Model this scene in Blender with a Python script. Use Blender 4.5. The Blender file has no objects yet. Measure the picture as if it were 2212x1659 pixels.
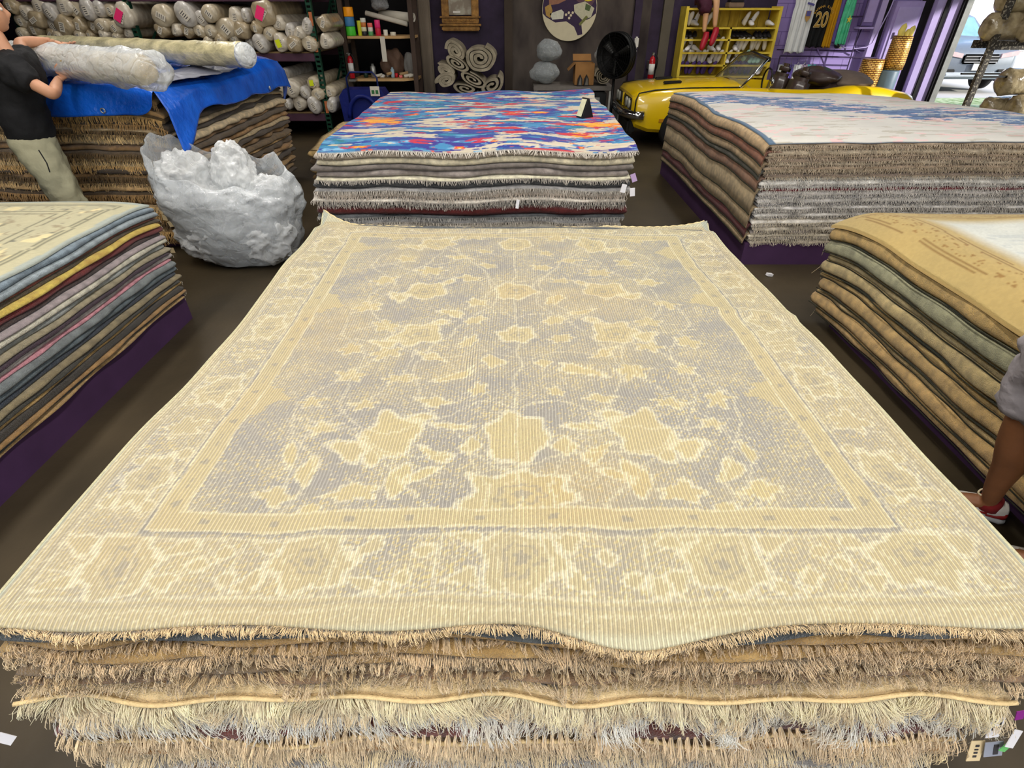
import bpy, bmesh, math, random
import numpy as np
from mathutils import Vector, Matrix, Euler, noise as mnoise
C = bpy.context.scene.collection
S = bpy.context.scene
PI = math.pi
rnd = random.Random(7)
NR = np.random.RandomState(11)

# ------------------------------------------------------------------ camera
FPX, PITCH, CAMH = 1170.0, math.radians(35), 1.78
cam = bpy.data.cameras.new('camera'); cam.sensor_width = 36.0; cam.sensor_fit = 'HORIZONTAL'
cam.lens = 36.0 * FPX / 2212.0; cam.clip_start = 0.05; cam.clip_end = 400
camo = bpy.data.objects.new('camera', cam); C.objects.link(camo)
camo.location = (0, 0, CAMH); camo.rotation_euler = (PI / 2 - PITCH, 0, 0)
S.camera = camo
# ------------------------------------------------------------------ world, sun, exposure
S.view_settings.view_transform = 'Standard'; S.view_settings.look = 'None'
S.view_settings.exposure = 0.16; S.view_settings.gamma = 1.0; S.view_settings.use_curve_mapping = False
w = bpy.data.worlds.new('sky'); S.world = w; w.use_nodes = True
nt = w.node_tree; bg = nt.nodes['Background']
skyt = nt.nodes.new('ShaderNodeTexSky'); skyt.sky_type = 'NISHITA'; skyt.sun_disc = False
skyt.sun_elevation = math.radians(48); skyt.sun_rotation = math.radians(200); skyt.air_density = 1.0; skyt.dust_density = 2.5
nt.links.new(skyt.outputs[0], bg.inputs[0]); bg.inputs[1].default_value = 0.42
sun = bpy.data.lights.new('sun', 'SUN'); sun.energy = 5.5; sun.angle = math.radians(1.0); sun.color = (1, .96, .88)
suno = bpy.data.objects.new('sun', sun); C.objects.link(suno); suno.rotation_euler = Vector((-.80, .50, -.30)).to_track_quat('-Z', 'Y').to_euler()
S.cycles.use_denoising = True
S.cycles.max_bounces = 8; S.cycles.diffuse_bounces = 4; S.cycles.glossy_bounces = 4; S.cycles.transparent_max_bounces = 12
S.cycles.caustics_reflective = False; S.cycles.caustics_refractive = False
S.cycles.sample_clamp_indirect = 6.0
def area(name, loc, rot, sx, sy, power, col=(1, 1, 1), portal=False):
    l = bpy.data.lights.new(name, 'AREA'); l.shape = 'RECTANGLE'; l.size = sx; l.size_y = sy
    l.energy = power; l.color = col
    if portal: l.cycles.is_portal = True
    o = bpy.data.objects.new(name, l); C.objects.link(o); o.location = loc; o.rotation_euler = rot
    return o
LAMP_POS = [(-2.6, -0.6), (0.3, -0.6), (3.2, -0.6), (-2.6, 2.4), (0.3, 2.4), (3.2, 2.4), (-3.6, 5.4), (0.6, 5.6), (3.6, 5.4), (-4.8, 8.4), (2.6, 8.9)]
LAMP_W = 74.0
X1_ = 12.5
# daylight enters through the two big door openings behind the camera and the one at the back right
area('doorway_sky_light', (0.5, -4.92, 1.95), (PI / 2, 0, 0), 8.6, 3.5, 100, portal=True)
area('side_sky_light', (X1_ - .05, 6.05, 1.9), (0, PI / 2, 0), 3.6, 8.9, 100, portal=True)
area('garage_sky_light', (9.6, 11.05, 1.9), (-PI / 2, 0, 0), 4.2, 3.7, 100, portal=True)

# ------------------------------------------------------------------ helpers
def lin(c):
    return tuple(((x / 255) / 12.92 if x / 255 <= .04045 else ((x / 255 + .055) / 1.055) ** 2.4) for x in c[:3])
def atZ(u, v, z):
    a = (u - 1106) / FPX; b = (829.5 - v) / FPX
    d = (a, math.cos(PITCH) + b * math.sin(PITCH), -math.sin(PITCH) + b * math.cos(PITCH))
    t = (z - CAMH) / d[2]; return Vector((d[0] * t, d[1] * t, z))
def atY(u, v, y):
    a = (u - 1106) / FPX; b = (829.5 - v) / FPX
    d = (a, math.cos(PITCH) + b * math.sin(PITCH), -math.sin(PITCH) + b * math.cos(PITCH))
    t = y / d[1]; return Vector((d[0] * t, y, CAMH + d[2] * t))
MATS = {}
def nodes_of(m):
    return m.node_tree.nodes, m.node_tree.links
def mat(name, col, rough=.8, var=.12, scale=12, bump=0, bscale=60, metal=0, spec=.3, col2=None, alpha=1, trans=0, sheen=0, coat=0, stretch=None, thr=None, emis=None):
    """noise-varied procedural material; col2 mixes a second colour in patches"""
    if name in MATS: return MATS[name]
    m = bpy.data.materials.new(name); m.use_nodes = True
    n, l = nodes_of(m); p = n['Principled BSDF']
    p.inputs['Roughness'].default_value = rough; p.inputs['Metallic'].default_value = metal
    p.inputs['Specular IOR Level'].default_value = spec; p.inputs['Alpha'].default_value = alpha
    p.inputs['Transmission Weight'].default_value = trans; p.inputs['Sheen Weight'].default_value = sheen
    p.inputs['Coat Weight'].default_value = coat
    tc = n.new('ShaderNodeTexCoord'); mp = n.new('ShaderNodeMapping'); l.new(tc.outputs['Object'], mp.inputs[0])
    if stretch: mp.inputs['Scale'].default_value = stretch
    ns = n.new('ShaderNodeTexNoise'); ns.inputs['Scale'].default_value = scale; ns.inputs['Detail'].default_value = 4
    l.new(mp.outputs[0], ns.inputs[0])
    cr = n.new('ShaderNodeValToRGB')
    a = lin(col); b = lin(col2) if col2 else a
    lo, hi = (thr or (.3, .7))
    cr.color_ramp.elements[0].position = lo; cr.color_ramp.elements[1].position = hi
    cr.color_ramp.elements[0].color = (*[x * (1 - var) for x in a], 1)
    cr.color_ramp.elements[1].color = (*[min(1, x * (1 + var)) for x in b], 1)
    l.new(ns.outputs[0], cr.inputs[0]); l.new(cr.outputs[0], p.inputs['Base Color'])
    if bump:
        nb = n.new('ShaderNodeTexNoise'); nb.inputs['Scale'].default_value = bscale; nb.inputs['Detail'].default_value = 3
        l.new(mp.outputs[0], nb.inputs[0])
        bp = n.new('ShaderNodeBump'); bp.inputs['Strength'].default_value = bump; bp.inputs['Distance'].default_value = .01
        l.new(nb.outputs[0], bp.inputs['Height']); l.new(bp.outputs[0], p.inputs['Normal'])
    if emis:
        p.inputs['Emission Color'].default_value = (*lin(emis[0]), 1); p.inputs['Emission Strength'].default_value = emis[1]
    MATS[name] = m
    return m

def tag(o, label=None, cat=None, group=None, kind=None):
    if label: o['label'] = label
    if cat: o['category'] = cat
    if group: o['group'] = group
    if kind: o['kind'] = kind
    return o
def empty(name, loc, label, cat, group=None, rz=0):
    o = bpy.data.objects.new(name, None); o.empty_display_size = .1
    C.objects.link(o); o.location = loc; o.rotation_euler = (0, 0, rz)
    return tag(o, label, cat, group)
def smooth(me):
    me.polygons.foreach_set('use_smooth', [True] * len(me.polygons))
class MB:
    def __init__(s): s.v = []; s.f = []
    def add(s, vs, fs):
        b = len(s.v); s.v += [tuple(v) for v in vs]; s.f += [tuple(b + i for i in f) for f in fs]; return s
    def box(s, c, d, rot=None, bev=0):
        x, y, z = d[0] / 2, d[1] / 2, d[2] / 2
        if bev:
            bm = bmesh.new(); bmesh.ops.create_cube(bm, size=1); bmesh.ops.scale(bm, vec=d, verts=bm.verts)
            bmesh.ops.bevel(bm, geom=bm.edges[:], offset=bev, segments=2, affect='EDGES')
            vs = [v.co.copy() for v in bm.verts]; bm.verts.index_update(); fs = [[v.index for v in f.verts] for f in bm.faces]; bm.free()
        else:
            vs = [Vector(q) for q in ((-x,-y,-z),(x,-y,-z),(x,y,-z),(-x,y,-z),(-x,-y,z),(x,-y,z),(x,y,z),(-x,y,z))]
            fs = [(3,2,1,0),(4,5,6,7),(0,1,5,4),(1,2,6,5),(2,3,7,6),(3,0,4,7)]
        if rot is not None:
            R = rot if isinstance(rot, Matrix) else Euler(rot).to_matrix()
            vs = [R @ v for v in vs]
        c = Vector(c); return s.add([v + c for v in vs], fs)
    def tube(s, pts, r, n=8, cap=True, squash=None):
        """tube along points; r number or list; squash = (axis vector, factor)"""
        pts = [Vector(p) for p in pts]; rs = r if isinstance(r, (list, tuple)) else [r] * len(pts)
        vs = []; up = Vector((0, 0, 1)); pu = None
        for i, p in enumerate(pts):
            t = (pts[min(i + 1, len(pts) - 1)] - pts[max(i - 1, 0)])
            t = t.normalized() if t.length > 1e-9 else Vector((0, 0, 1))
            if pu is None:
                a = up if abs(t.dot(up)) < .95 else Vector((1, 0, 0)); u = t.cross(a).normalized()
            else:
                u = (pu - t * pu.dot(t)); u = u.normalized() if u.length > 1e-6 else t.orthogonal().normalized()
            pu = u; w_ = t.cross(u)
            for k in range(n):
                an = 2 * PI * k / n; d = (u * math.cos(an) + w_ * math.sin(an)) * rs[i]
                if squash: ax = squash[0]; d = d - ax * d.dot(ax) * (1 - squash[1])
                vs.append(p + d)
        fs = [(i * n + k, i * n + (k + 1) % n, (i + 1) * n + (k + 1) % n, (i + 1) * n + k) for i in range(len(pts) - 1) for k in range(n)]
        if cap: fs += [tuple(reversed(range(n))), tuple((len(pts) - 1) * n + k for k in range(n))]
        return s.add(vs, fs)
    def lathe(s, prof, n=20, c=(0, 0, 0), R=None, wob=None):
        """prof list of (r, z)"""
        c = Vector(c); vs = []
        for i, (r, z) in enumerate(prof):
            for k in range(n):
                a = 2 * PI * k / n; rr = r * (wob(a, z) if wob else 1)
                v = Vector((rr * math.cos(a), rr * math.sin(a), z)); vs.append((R @ v if R else v) + c)
        fs = [(i * n + k, i * n + (k + 1) % n, (i + 1) * n + (k + 1) % n, (i + 1) * n + k) for i in range(len(prof) - 1) for k in range(n)]
        fs += [tuple(reversed(range(n))), tuple((len(prof) - 1) * n + k for k in range(n))]
        return s.add(vs, fs)
    def prism(s, poly, ax, a, b):
        """poly of 2D points extruded along axis ax ('x','y','z') from a to b"""
        def P(q, t): return {'x': (t, q[0], q[1]), 'y': (q[0], t, q[1]), 'z': (q[0], q[1], t)}[ax]
        n = len(poly); vs = [P(q, a) for q in poly] + [P(q, b) for q in poly]
        fs = [(i, (i + 1) % n, n + (i + 1) % n, n + i) for i in range(n)] + [tuple(reversed(range(n))), tuple(range(n, 2 * n))]
        return s.add(vs, fs)
    def build(s, name, m, parent=None, origin=None, sm=False, fix=True):
        """origin: world point the vertices are measured from (the parent's location when it has one)"""
        if origin is None: origin = parent_loc(parent) if parent else Vector((0, 0, 0))
        me = bpy.data.meshes.new(name)
        me.from_pydata([(v[0] - origin[0], v[1] - origin[1], v[2] - origin[2]) for v in s.v], [], s.f); me.update()
        if fix:
            bm = bmesh.new(); bm.from_mesh(me); bmesh.ops.recalc_face_normals(bm, faces=bm.faces); bm.to_mesh(me); bm.free()
        if sm: smooth(me)
        for q in (m if isinstance(m, (list, tuple)) else [m]): me.materials.append(q)
        o = bpy.data.objects.new(name, me); C.objects.link(o)
        if parent: o.parent = parent
        else: o.location = origin
        return o
def parent_loc(p):
    v = Vector((0, 0, 0))
    while p: v += Vector(p.location); p = p.parent
    return v
def np_mesh(name, V, F, m, parent=None, origin=(0, 0, 0), sm=True, cols=None):
    """V (n,3) array in world space, F (k,4) array"""
    me = bpy.data.meshes.new(name); V = np.asarray(V, dtype=np.float32) - np.asarray(origin, dtype=np.float32); F = np.asarray(F, dtype=np.int32)
    k, q = F.shape
    me.vertices.add(len(V)); me.vertices.foreach_set('co', V.ravel())
    me.loops.add(k * q); me.loops.foreach_set('vertex_index', F.ravel())
    me.polygons.add(k); me.polygons.foreach_set('loop_start', np.arange(0, k * q, q, dtype=np.int32))
    try: me.polygons.foreach_set('loop_total', np.full(k, q, dtype=np.int32))
    except Exception: pass
    if sm: me.polygons.foreach_set('use_smooth', np.ones(k, dtype=bool))
    me.update(calc_edges=True); me.validate()
    if cols is not None:
        at = me.color_attributes.new('pile', 'FLOAT_COLOR', 'POINT')
        cc = np.ones((len(V), 4), dtype=np.float32); cc[:, :3] = cols; at.data.foreach_set('color', cc.ravel())
    if m: me.materials.append(m)
    o = bpy.data.objects.new(name, me); C.objects.link(o)
    if parent: o.parent = parent
    else: o.location = origin
    return o
def copy_tree(o, parent=None):
    c = o.copy(); C.objects.link(c); c.parent = parent
    for ch in [x for x in o.children]: copy_tree(ch, c)
    return c
def struct(o): o['kind'] = 'structure'; return o
def box_obj(name, lo, hi, m, parent=None, bev=0):
    c = [(a + b) / 2 for a, b in zip(lo, hi)]; d = [abs(b - a) for a, b in zip(lo, hi)]
    o = (lo[0] + hi[0]) / 2, (lo[1] + hi[1]) / 2, lo[2]
    return MB().box(c, d, bev=bev).build(name, m, parent, origin=None if parent else o)

# ------------------------------------------------------------------ room shell
def concrete(name, c1, c2, rough):
    m = mat(name, c1, rough, .25, 1.6, .15, 30, col2=c2, spec=.35)
    return m
M_floor = mat('dark_concrete', (42, 35, 22), .5, .22, 1.1, .12, 24, col2=(66, 56, 40), spec=.35)
M_purple = mat('dark_purple_paint', (40, 30, 48), .75, .18, 3, .1, 20, col2=(56, 44, 68))
M_lilac = mat('purple_paint', (112, 92, 150), .7, .12, 2.5, .08, 18, col2=(132, 112, 172))
M_lilac2 = mat('pale_lilac_paint', (186, 170, 222), .7, .08, 3)
M_black = mat('black_soot_paint', (26, 24, 26), .8, .2, 3)
M_plinth = mat('plinth_purple', (66, 42, 74), .6, .12, 5, .05, 30)
M_ceil = mat('corrugated_ceiling', (96, 92, 88), .8, .1, 2)
X0, X1, YB, YF, ZC = -9.5, 12.5, 11.1, -5.0, 4.4
struct(box_obj('floor', (X0, YF, -.1), (X1, YB + .2, 0), M_floor))
struct(box_obj('floor_alcove', (X0, YB + .2, -.1), (-1.56, YB + 2.3, 0), M_floor))
struct(box_obj('ceiling_alcove', (X0, YB + .2, ZC), (-1.56, YB + 2.3, ZC + .12), M_ceil))
struct(box_obj('ceiling', (X0, YF, ZC), (X1, YB + .2, ZC + .12), M_ceil))
struct(box_obj('wall_left', (X0 - .15, YF, 0), (X0, YB + 2.3, ZC), M_purple))
struct(box_obj('wall_right', (X1, YF, 0), (X1 + .15, 1.5, ZC), M_purple))
struct(box_obj('wall_right_corner', (X1, 10.6, 0), (X1 + .15, YB + .2, ZC), M_purple))
struct(box_obj('wall_right_header', (X1, 1.5, 3.75), (X1 + .15, 10.6, ZC), M_purple))
# back wall: dark panels on the left, lilac block wall behind the jerseys
M_wallL = mat('grimy_dark_wall', (52, 44, 46), .85, .3, 2.2, .1, 14, col2=(84, 76, 70), stretch=(1, 1, .5))
struct(box_obj('wall_back_left', (X0, YB + 2.1, 0), (-1.62, YB + 2.3, ZC), M_black))
struct(box_obj('wall_back_return', (-1.68, YB + .2, 0), (-1.56, YB + 2.1, ZC), M_black))
struct(box_obj('wall_back_purple', (-1.62, YB, 0), (-.12, YB + .2, ZC), M_purple))
struct(box_obj('wall_back_middle', (-.12, YB, 0), (2.35, YB + .2, ZC), M_wallL))
struct(box_obj('wall_back_dark', (2.35, YB, 0), (4.45, YB + .2, ZC), M_purple))
def block_wall(name, x0, x1, m_unused):
    m = bpy.data.materials.new('lilac_blocks'); m.use_nodes = True; n, l = nodes_of(m); p = n['Principled BSDF']; p.inputs['Roughness'].default_value = .7
    tc = n.new('ShaderNodeTexCoord'); sep = n.new('ShaderNodeSeparateXYZ'); cb = n.new('ShaderNodeCombineXYZ')
    l.new(tc.outputs['Object'], sep.inputs[0]); l.new(sep.outputs[0], cb.inputs[0]); l.new(sep.outputs[2], cb.inputs[1])
    br = n.new('ShaderNodeTexBrick'); l.new(cb.outputs[0], br.inputs[0]); br.inputs['Scale'].default_value = 1
    br.inputs['Brick Width'].default_value = .4; br.inputs['Row Height'].default_value = .2; br.inputs['Mortar Size'].default_value = .006
    br.inputs[1].default_value = (*lin((140, 120, 184)), 1); br.inputs[2].default_value = (*lin((150, 130, 194)), 1); br.inputs[3].default_value = (*lin((112, 92, 154)), 1)
    l.new(br.outputs[0], p.inputs[0])
    o = struct(box_obj(name, (x0, YB, 0), (x1, YB + .2, ZC), m)); return o
block_wall('wall_back_lilac', 4.45, 7.62, None)
struct(box_obj('wall_back_right', (11.7, YB, 0), (X1, YB + .2, ZC), M_lilac))
struct(box_obj('wall_back_header', (7.62, YB, 3.75), (11.7, YB + .2, ZC), M_lilac))
# rear wall behind the camera with a wide open roll-up doorway
struct(box_obj('wall_rear_left', (X0, YF - .15, 0), (-3.8, YF, ZC), M_purple))
struct(box_obj('wall_rear_right', (4.8, YF - .15, 0), (X1, YF, ZC), M_purple))
struct(box_obj('wall_rear_header', (-3.8, YF - .15, 3.7), (4.8, YF, ZC), M_purple))
M_ground = mat('bright_pavement', (196, 192, 184), .9, .08, .8)
struct(box_obj('ground_outside_back', (-1.5, YB + .2, -.1), (70, 70, -.02), M_ground))
struct(box_obj('ground_outside_side', (X1 + .15, YF, -.1), (70, YB + .2, -.02), M_ground))
struct(box_obj('ground_outside_front', (-30, -40, -.1), (30, YF, -.02), M_ground))
# ceiling lamps
M_lampbody = mat('lamp_housing', (200, 200, 198), .5, .03)
M_tube = mat('lamp_diffuser', (255, 250, 240), .6, 0, emis=((255, 244, 226), 6.0))
lamp0 = empty('ceiling_lamp', (LAMP_POS[0][0], LAMP_POS[0][1], ZC - .16), 'long fluorescent ceiling lamp with a white housing', 'ceiling lamp', 'fluorescent ceiling lamps')
MB().box((LAMP_POS[0][0], LAMP_POS[0][1], ZC - .06), (.34, 2.3, .12)).build('housing', M_lampbody, lamp0)
MB().box((LAMP_POS[0][0], LAMP_POS[0][1], ZC - .135), (.26, 2.2, .03)).build('diffuser', M_tube, lamp0)
for i, (x, y) in enumerate(LAMP_POS):
    o = lamp0 if i == 0 else copy_tree(lamp0); o.location = (x, y, ZC - .16)
    area('lamp_light', (x, y, ZC - .2), (0, 0, 0), .3, 2.2, LAMP_W * (1.0 if y < 0 else .8 if y < 3 else .5) * (.75 if x > 3 else 1), (1, .97, .93))
# ------------------------------------------------------------------ rugs and piles
def wave(seed, amp, L):
    """smooth 1-D noise over metres, a sum of sines"""
    r = np.random.RandomState(seed); k = 2 * PI / (L * (.6 + .9 * r.rand(5))); ph = r.rand(5) * 6.28; a = r.rand(5); a = a / a.sum() * 1.6
    return lambda t: amp * sum(a[i] * np.sin(k[i] * np.asarray(t) + ph[i]) for i in range(5))
def wave2(seed, amp, L):
    r = np.random.RandomState(seed); n = 6; an = r.rand(n) * 6.28; k = 2 * PI / (L * (.6 + .9 * r.rand(n))); ph = r.rand(n) * 6.28
    return lambda x, y: amp * sum(np.sin(k[i] * (np.cos(an[i]) * x + np.sin(an[i]) * y) + ph[i]) for i in range(n)) / 2.4
def rugmat(col, col2=None, var=.2, rows=None):
    """knotted wool: fine grain bump, soft two-colour mottling"""
    key = 'wool_%d_%d_%d_%s' % (*col, '' if not col2 else '%d_%d_%d' % col2)
    return mat(key, col, .95, var, 22, .9, 260, col2=col2 or tuple(min(255, int(c * 1.12)) for c in col), spec=.1, sheen=.25)
def fringe(name, P, T, N, length, m, parent, origin, seed=0, r=.0011, seg=4, lean=.6, out=.022, spread=.006, drop=1.0, sides=3, per=1):
    """strands: P (n,3) roots along an edge, T edge direction, N outward direction; they come out of the edge, lean in clumps and hang"""
    R = np.random.RandomState(seed); P = np.repeat(np.asarray(P), per, axis=0); n = len(P)
    T = np.asarray(T, float); N = np.asarray(N, float)
    s = P @ T
    f1 = wave(seed + 5, 1, .16); f2 = wave(seed + 6, 1, .5); f3 = wave(seed + 7, 1, .035)
    ln = lean * (f1(s) * .55 + f2(s) * .5 + f3(s) * .35) + R.randn(n) * .16
    L = length * (1 + .22 * f1(s * 1.7 + 3) + R.randn(n) * .10).clip(.35, 1.7)
    o = out * (1 + .5 * f2(s * 2.3 + 1) + R.randn(n) * .25).clip(.25, 2)
    curl = R.randn(n) * .25 + f3(s * 1.3) * .4
    pts = []
    for j in range(seg + 1):
        t = j / seg
        along = ln * t * L + curl * L * .25 * np.sin(t * 5) 
        outw = o * (1 - (1 - t) ** 2.2) * (1 + .3 * np.sin(t * 3 + curl * 3))
        dn = -drop * L * (t ** 1.25) * np.sqrt(np.clip(1 - .35 * np.minimum(ln ** 2, 1.6), .25, 1))
        q = P + np.outer(along, T) + np.outer(outw, N); q[:, 2] += dn + (R.randn(n) * spread * .3 if j else 0)
        pts.append(q)
    pts = np.stack(pts, 1)                       # n, seg+1, 3
    rr = r * np.linspace(1.15, .75, seg + 1)
    Bn = np.array([0, 0, 1.0])
    ring = []
    for k in range(sides):
        a = 2 * PI * k / sides
        ring.append(pts + (np.cos(a) * T + np.sin(a) * (N * .7 + Bn * .3))[None, None, :] * rr[None, :, None])
    V = np.stack(ring, 2).reshape(-1, 3)         # index ((i*(seg+1))+j)*sides+k
    i = np.arange(n)[:, None, None]; j = np.arange(seg)[None, :, None]; k = np.arange(sides)[None, None, :]
    b = (i * (seg + 1) + j) * sides
    F = np.stack([b + k + 0 * j, b + (k + 1) % sides, b + sides + (k + 1) % sides, b + sides + k], -1).reshape(-1, 4)
    return np_mesh(name, V, F, m, parent, origin)

class Pile:
    """a stack of rugs: level(k) is the height field the k-th rug lies on, so neighbours nest without cutting into each other"""
    def __init__(s, x0, x1, y0, y1, zb, zt, ths, seed, undul=.35, droop=None, L=1.1, top=None):
        s.b = (x0, x1, y0, y1); s.zb = zb; n = len(ths); tot = sum(ths); sc = (zt - zb) / tot
        s.t = [t * sc for t in ths]; s.n = n; s.seed = seed; s.droop = droop; s.top = top; s.zt = zt
        s.nf = [wave2(seed * 100 + i, undul, L) for i in range(n)]
    def z(s, k, x, y):
        x = np.asarray(x, float); y = np.asarray(y, float); h = np.zeros(np.broadcast(x, y).shape) + s.zb
        norm = 0
        for i in range(k): h = h + s.t[i] * np.clip(1 + s.nf[i](x, y), .25, 2)
        if s.top is not None: h = h + s.top(x, y) * (k / s.n)
        if s.droop: h = h + s.droop(x, y) * (.35 + .65 * k / s.n)
        return h
    def rug(s, k, col, name='rug', label='', cat='rug', group=None, dx0=0, dx1=0, dy0=0, dy1=0, col2=None, jit=.012, m=None, ringN=(120, 120), rnd=.46):
        """body of rug k: rounded slab following the height fields k and k+1"""
        x0, x1, y0, y1 = s.b; x0 += dx0; x1 += dx1; y0 += dy0; y1 += dy1
        nx, ny = ringN; sd = s.seed * 1000 + k * 13
        wv = [wave(sd + i, jit, .45) for i in range(4)]
        tx = np.linspace(0, 1, nx, endpoint=False); ty = np.linspace(0, 1, ny, endpoint=False)
        rc = .03
        def loop(ins):
            X = []; Y = []
            xs = x0 + (x1 - x0) * tx; ys = y0 + (y1 - y0) * ty
            px = np.concatenate([xs, np.full(ny, x1), xs[::-1] + (x1 - x0) / nx, np.full(ny, x0)])
            py = np.concatenate([np.full(nx, y0), ys, np.full(nx, y1), ys[::-1] + (y1 - y0) / ny])
            # edge waviness pushes each side in or out
            wy0 = wv[0](px); wy1 = wv[1](px); wx0 = wv[2](py); wx1 = wv[3](py)
            fx = (px - x0) / (x1 - x0); fy = (py - y0) / (y1 - y0)
            qx = x0 + ins + wx0 + fx * ((x1 - ins + wx1) - (x0 + ins + wx0))
            qy = y0 + ins + wy0 + fy * ((y1 - ins + wy1) - (y0 + ins + wy0))
            return qx, qy
        t = s.t[k]; rad = t * rnd
        V = []; 
        for ins, w_ in ((.45, 1), (.36, 1), (.28, 1), (.2, 1), (.13, 1), (.08, 1), (.03, 1), (rad, 1), (rad * .35, .82), (0, .5), (rad * .35, .18), (rad, .0), (.03, 0), (.08, 0), (.13, 0), (.2, 0), (.28, 0), (.36, 0), (.45, 0)):
            qx, qy = loop(ins); lo = s.z(k, qx, qy); hi = s.z(k + 1, qx, qy)
            V.append(np.stack([qx, qy, lo + .0022 + (hi - lo - .0028) * w_], -1))
        P = V[0].shape[0]; qx, qy = loop(.45); mx_, my_ = qx.mean(), qy.mean()
        pre = []; post = []
        for f_ in (.05, .15, .25, .35, .45, .55, .65, .75, .84, .92):
            cx_ = mx_ + (qx - mx_) * f_; cy_ = my_ + (qy - my_) * f_; lo = s.z(k, cx_, cy_); hi = s.z(k + 1, cx_, cy_)
            pre.append(np.stack([cx_, cy_, hi - .0005], -1)); post.insert(0, np.stack([cx_, cy_, lo + .0022], -1))
        V = np.concatenate(pre + V + post); R_ = len(pre) * 2 + 19
        i = np.arange(R_ - 1)[:, None]; j = np.arange(P)[None, :]
        F = np.stack([i * P + j, (i + 1) * P + j, (i + 1) * P + (j + 1) % P, i * P + (j + 1) % P], -1).reshape(-1, 4)
        o = ((x0 + x1) / 2, (y0 + y1) / 2, s.zb + sum(s.t[:k]))
        me_o = np_mesh(name, V, F, m or rugmat(col, col2), None, o)
        # caps
        bm = bmesh.new(); bm.from_mesh(me_o.data); bm.verts.ensure_lookup_table()
        for base, rev in ((0, False), ((R_ - 1) * P, True)):
            vs = [bm.verts[base + q] for q in range(P)]
            try: bm.faces.new(vs if not rev else list(reversed(vs)))
            except Exception: pass
        bmesh.ops.recalc_face_normals(bm, faces=bm.faces); bm.to_mesh(me_o.data); bm.free()
        if label: tag(me_o, label, cat, group)
        me_o['_k'] = k
        s.last = (x0, x1, y0, y1, wv, t)
        return me_o
    def edge_pts(s, k, side, n, frac=.5, ins=.0, a0=0, a1=1):
        x0, x1, y0, y1, wv, t = s.last; u = np.linspace(a0, a1, n)
        if side == 'front': px = x0 + (x1 - x0) * u; py = y0 + wv[0](px) + ins; T = (1, 0, 0); N = (0, -1, 0)
        elif side == 'back': px = x0 + (x1 - x0) * u; py = y1 + wv[1](px) - ins; T = (1, 0, 0); N = (0, 1, 0)
        elif side == 'left': py = y0 + (y1 - y0) * u; px = x0 + wv[2](py) + ins; T = (0, 1, 0); N = (-1, 0, 0)
        else: py = y0 + (y1 - y0) * u; px = x1 + wv[3](py) - ins; T = (0, 1, 0); N = (1, 0, 0)
        lo = s.z(k, px, py); hi = s.z(k + 1, px, py)
        return np.stack([px, py, lo + (hi - lo) * frac], -1), T, N
ORD = ['topmost', 'second', 'third', 'fourth', 'fifth', 'sixth', 'seventh', 'eighth', 'ninth', 'tenth', 'eleventh', 'twelfth', 'thirteenth', 'fourteenth', 'fifteenth', 'sixteenth', 'seventeenth', 'eighteenth', 'nineteenth', 'twentieth', 'twenty-first', 'twenty-second', 'twenty-third', 'twenty-fourth', 'twenty-fifth', 'twenty-sixth', 'twenty-seventh', 'twenty-eighth', 'twenty-ninth', 'thirtieth', 'thirty-first']
def ordn(i): return ORD[i]
def plinth(lo, hi, label):
    o = empty('pile_plinth', ((lo[0] + hi[0]) / 2, (lo[1] + hi[1]) / 2, 0), label, 'plinth')
    t = .02
    MB().box(((lo[0] + hi[0]) / 2, (lo[1] + hi[1]) / 2, hi[2] - t / 2), (hi[0] - lo[0], hi[1] - lo[1], t)).build('deck', M_plinth, o)
    for a, b in (((lo[0], lo[1]), (hi[0], lo[1] + t)), ((lo[0], hi[1] - t), (hi[0], hi[1])), ((lo[0], lo[1] + t), (lo[0] + t, hi[1] - t)), ((hi[0] - t, lo[1] + t), (hi[0], hi[1] - t))):
        box_obj('side_board', (a[0], a[1], 0), (b[0], b[1], hi[2] - t), M_plinth, o)
    return o

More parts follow.
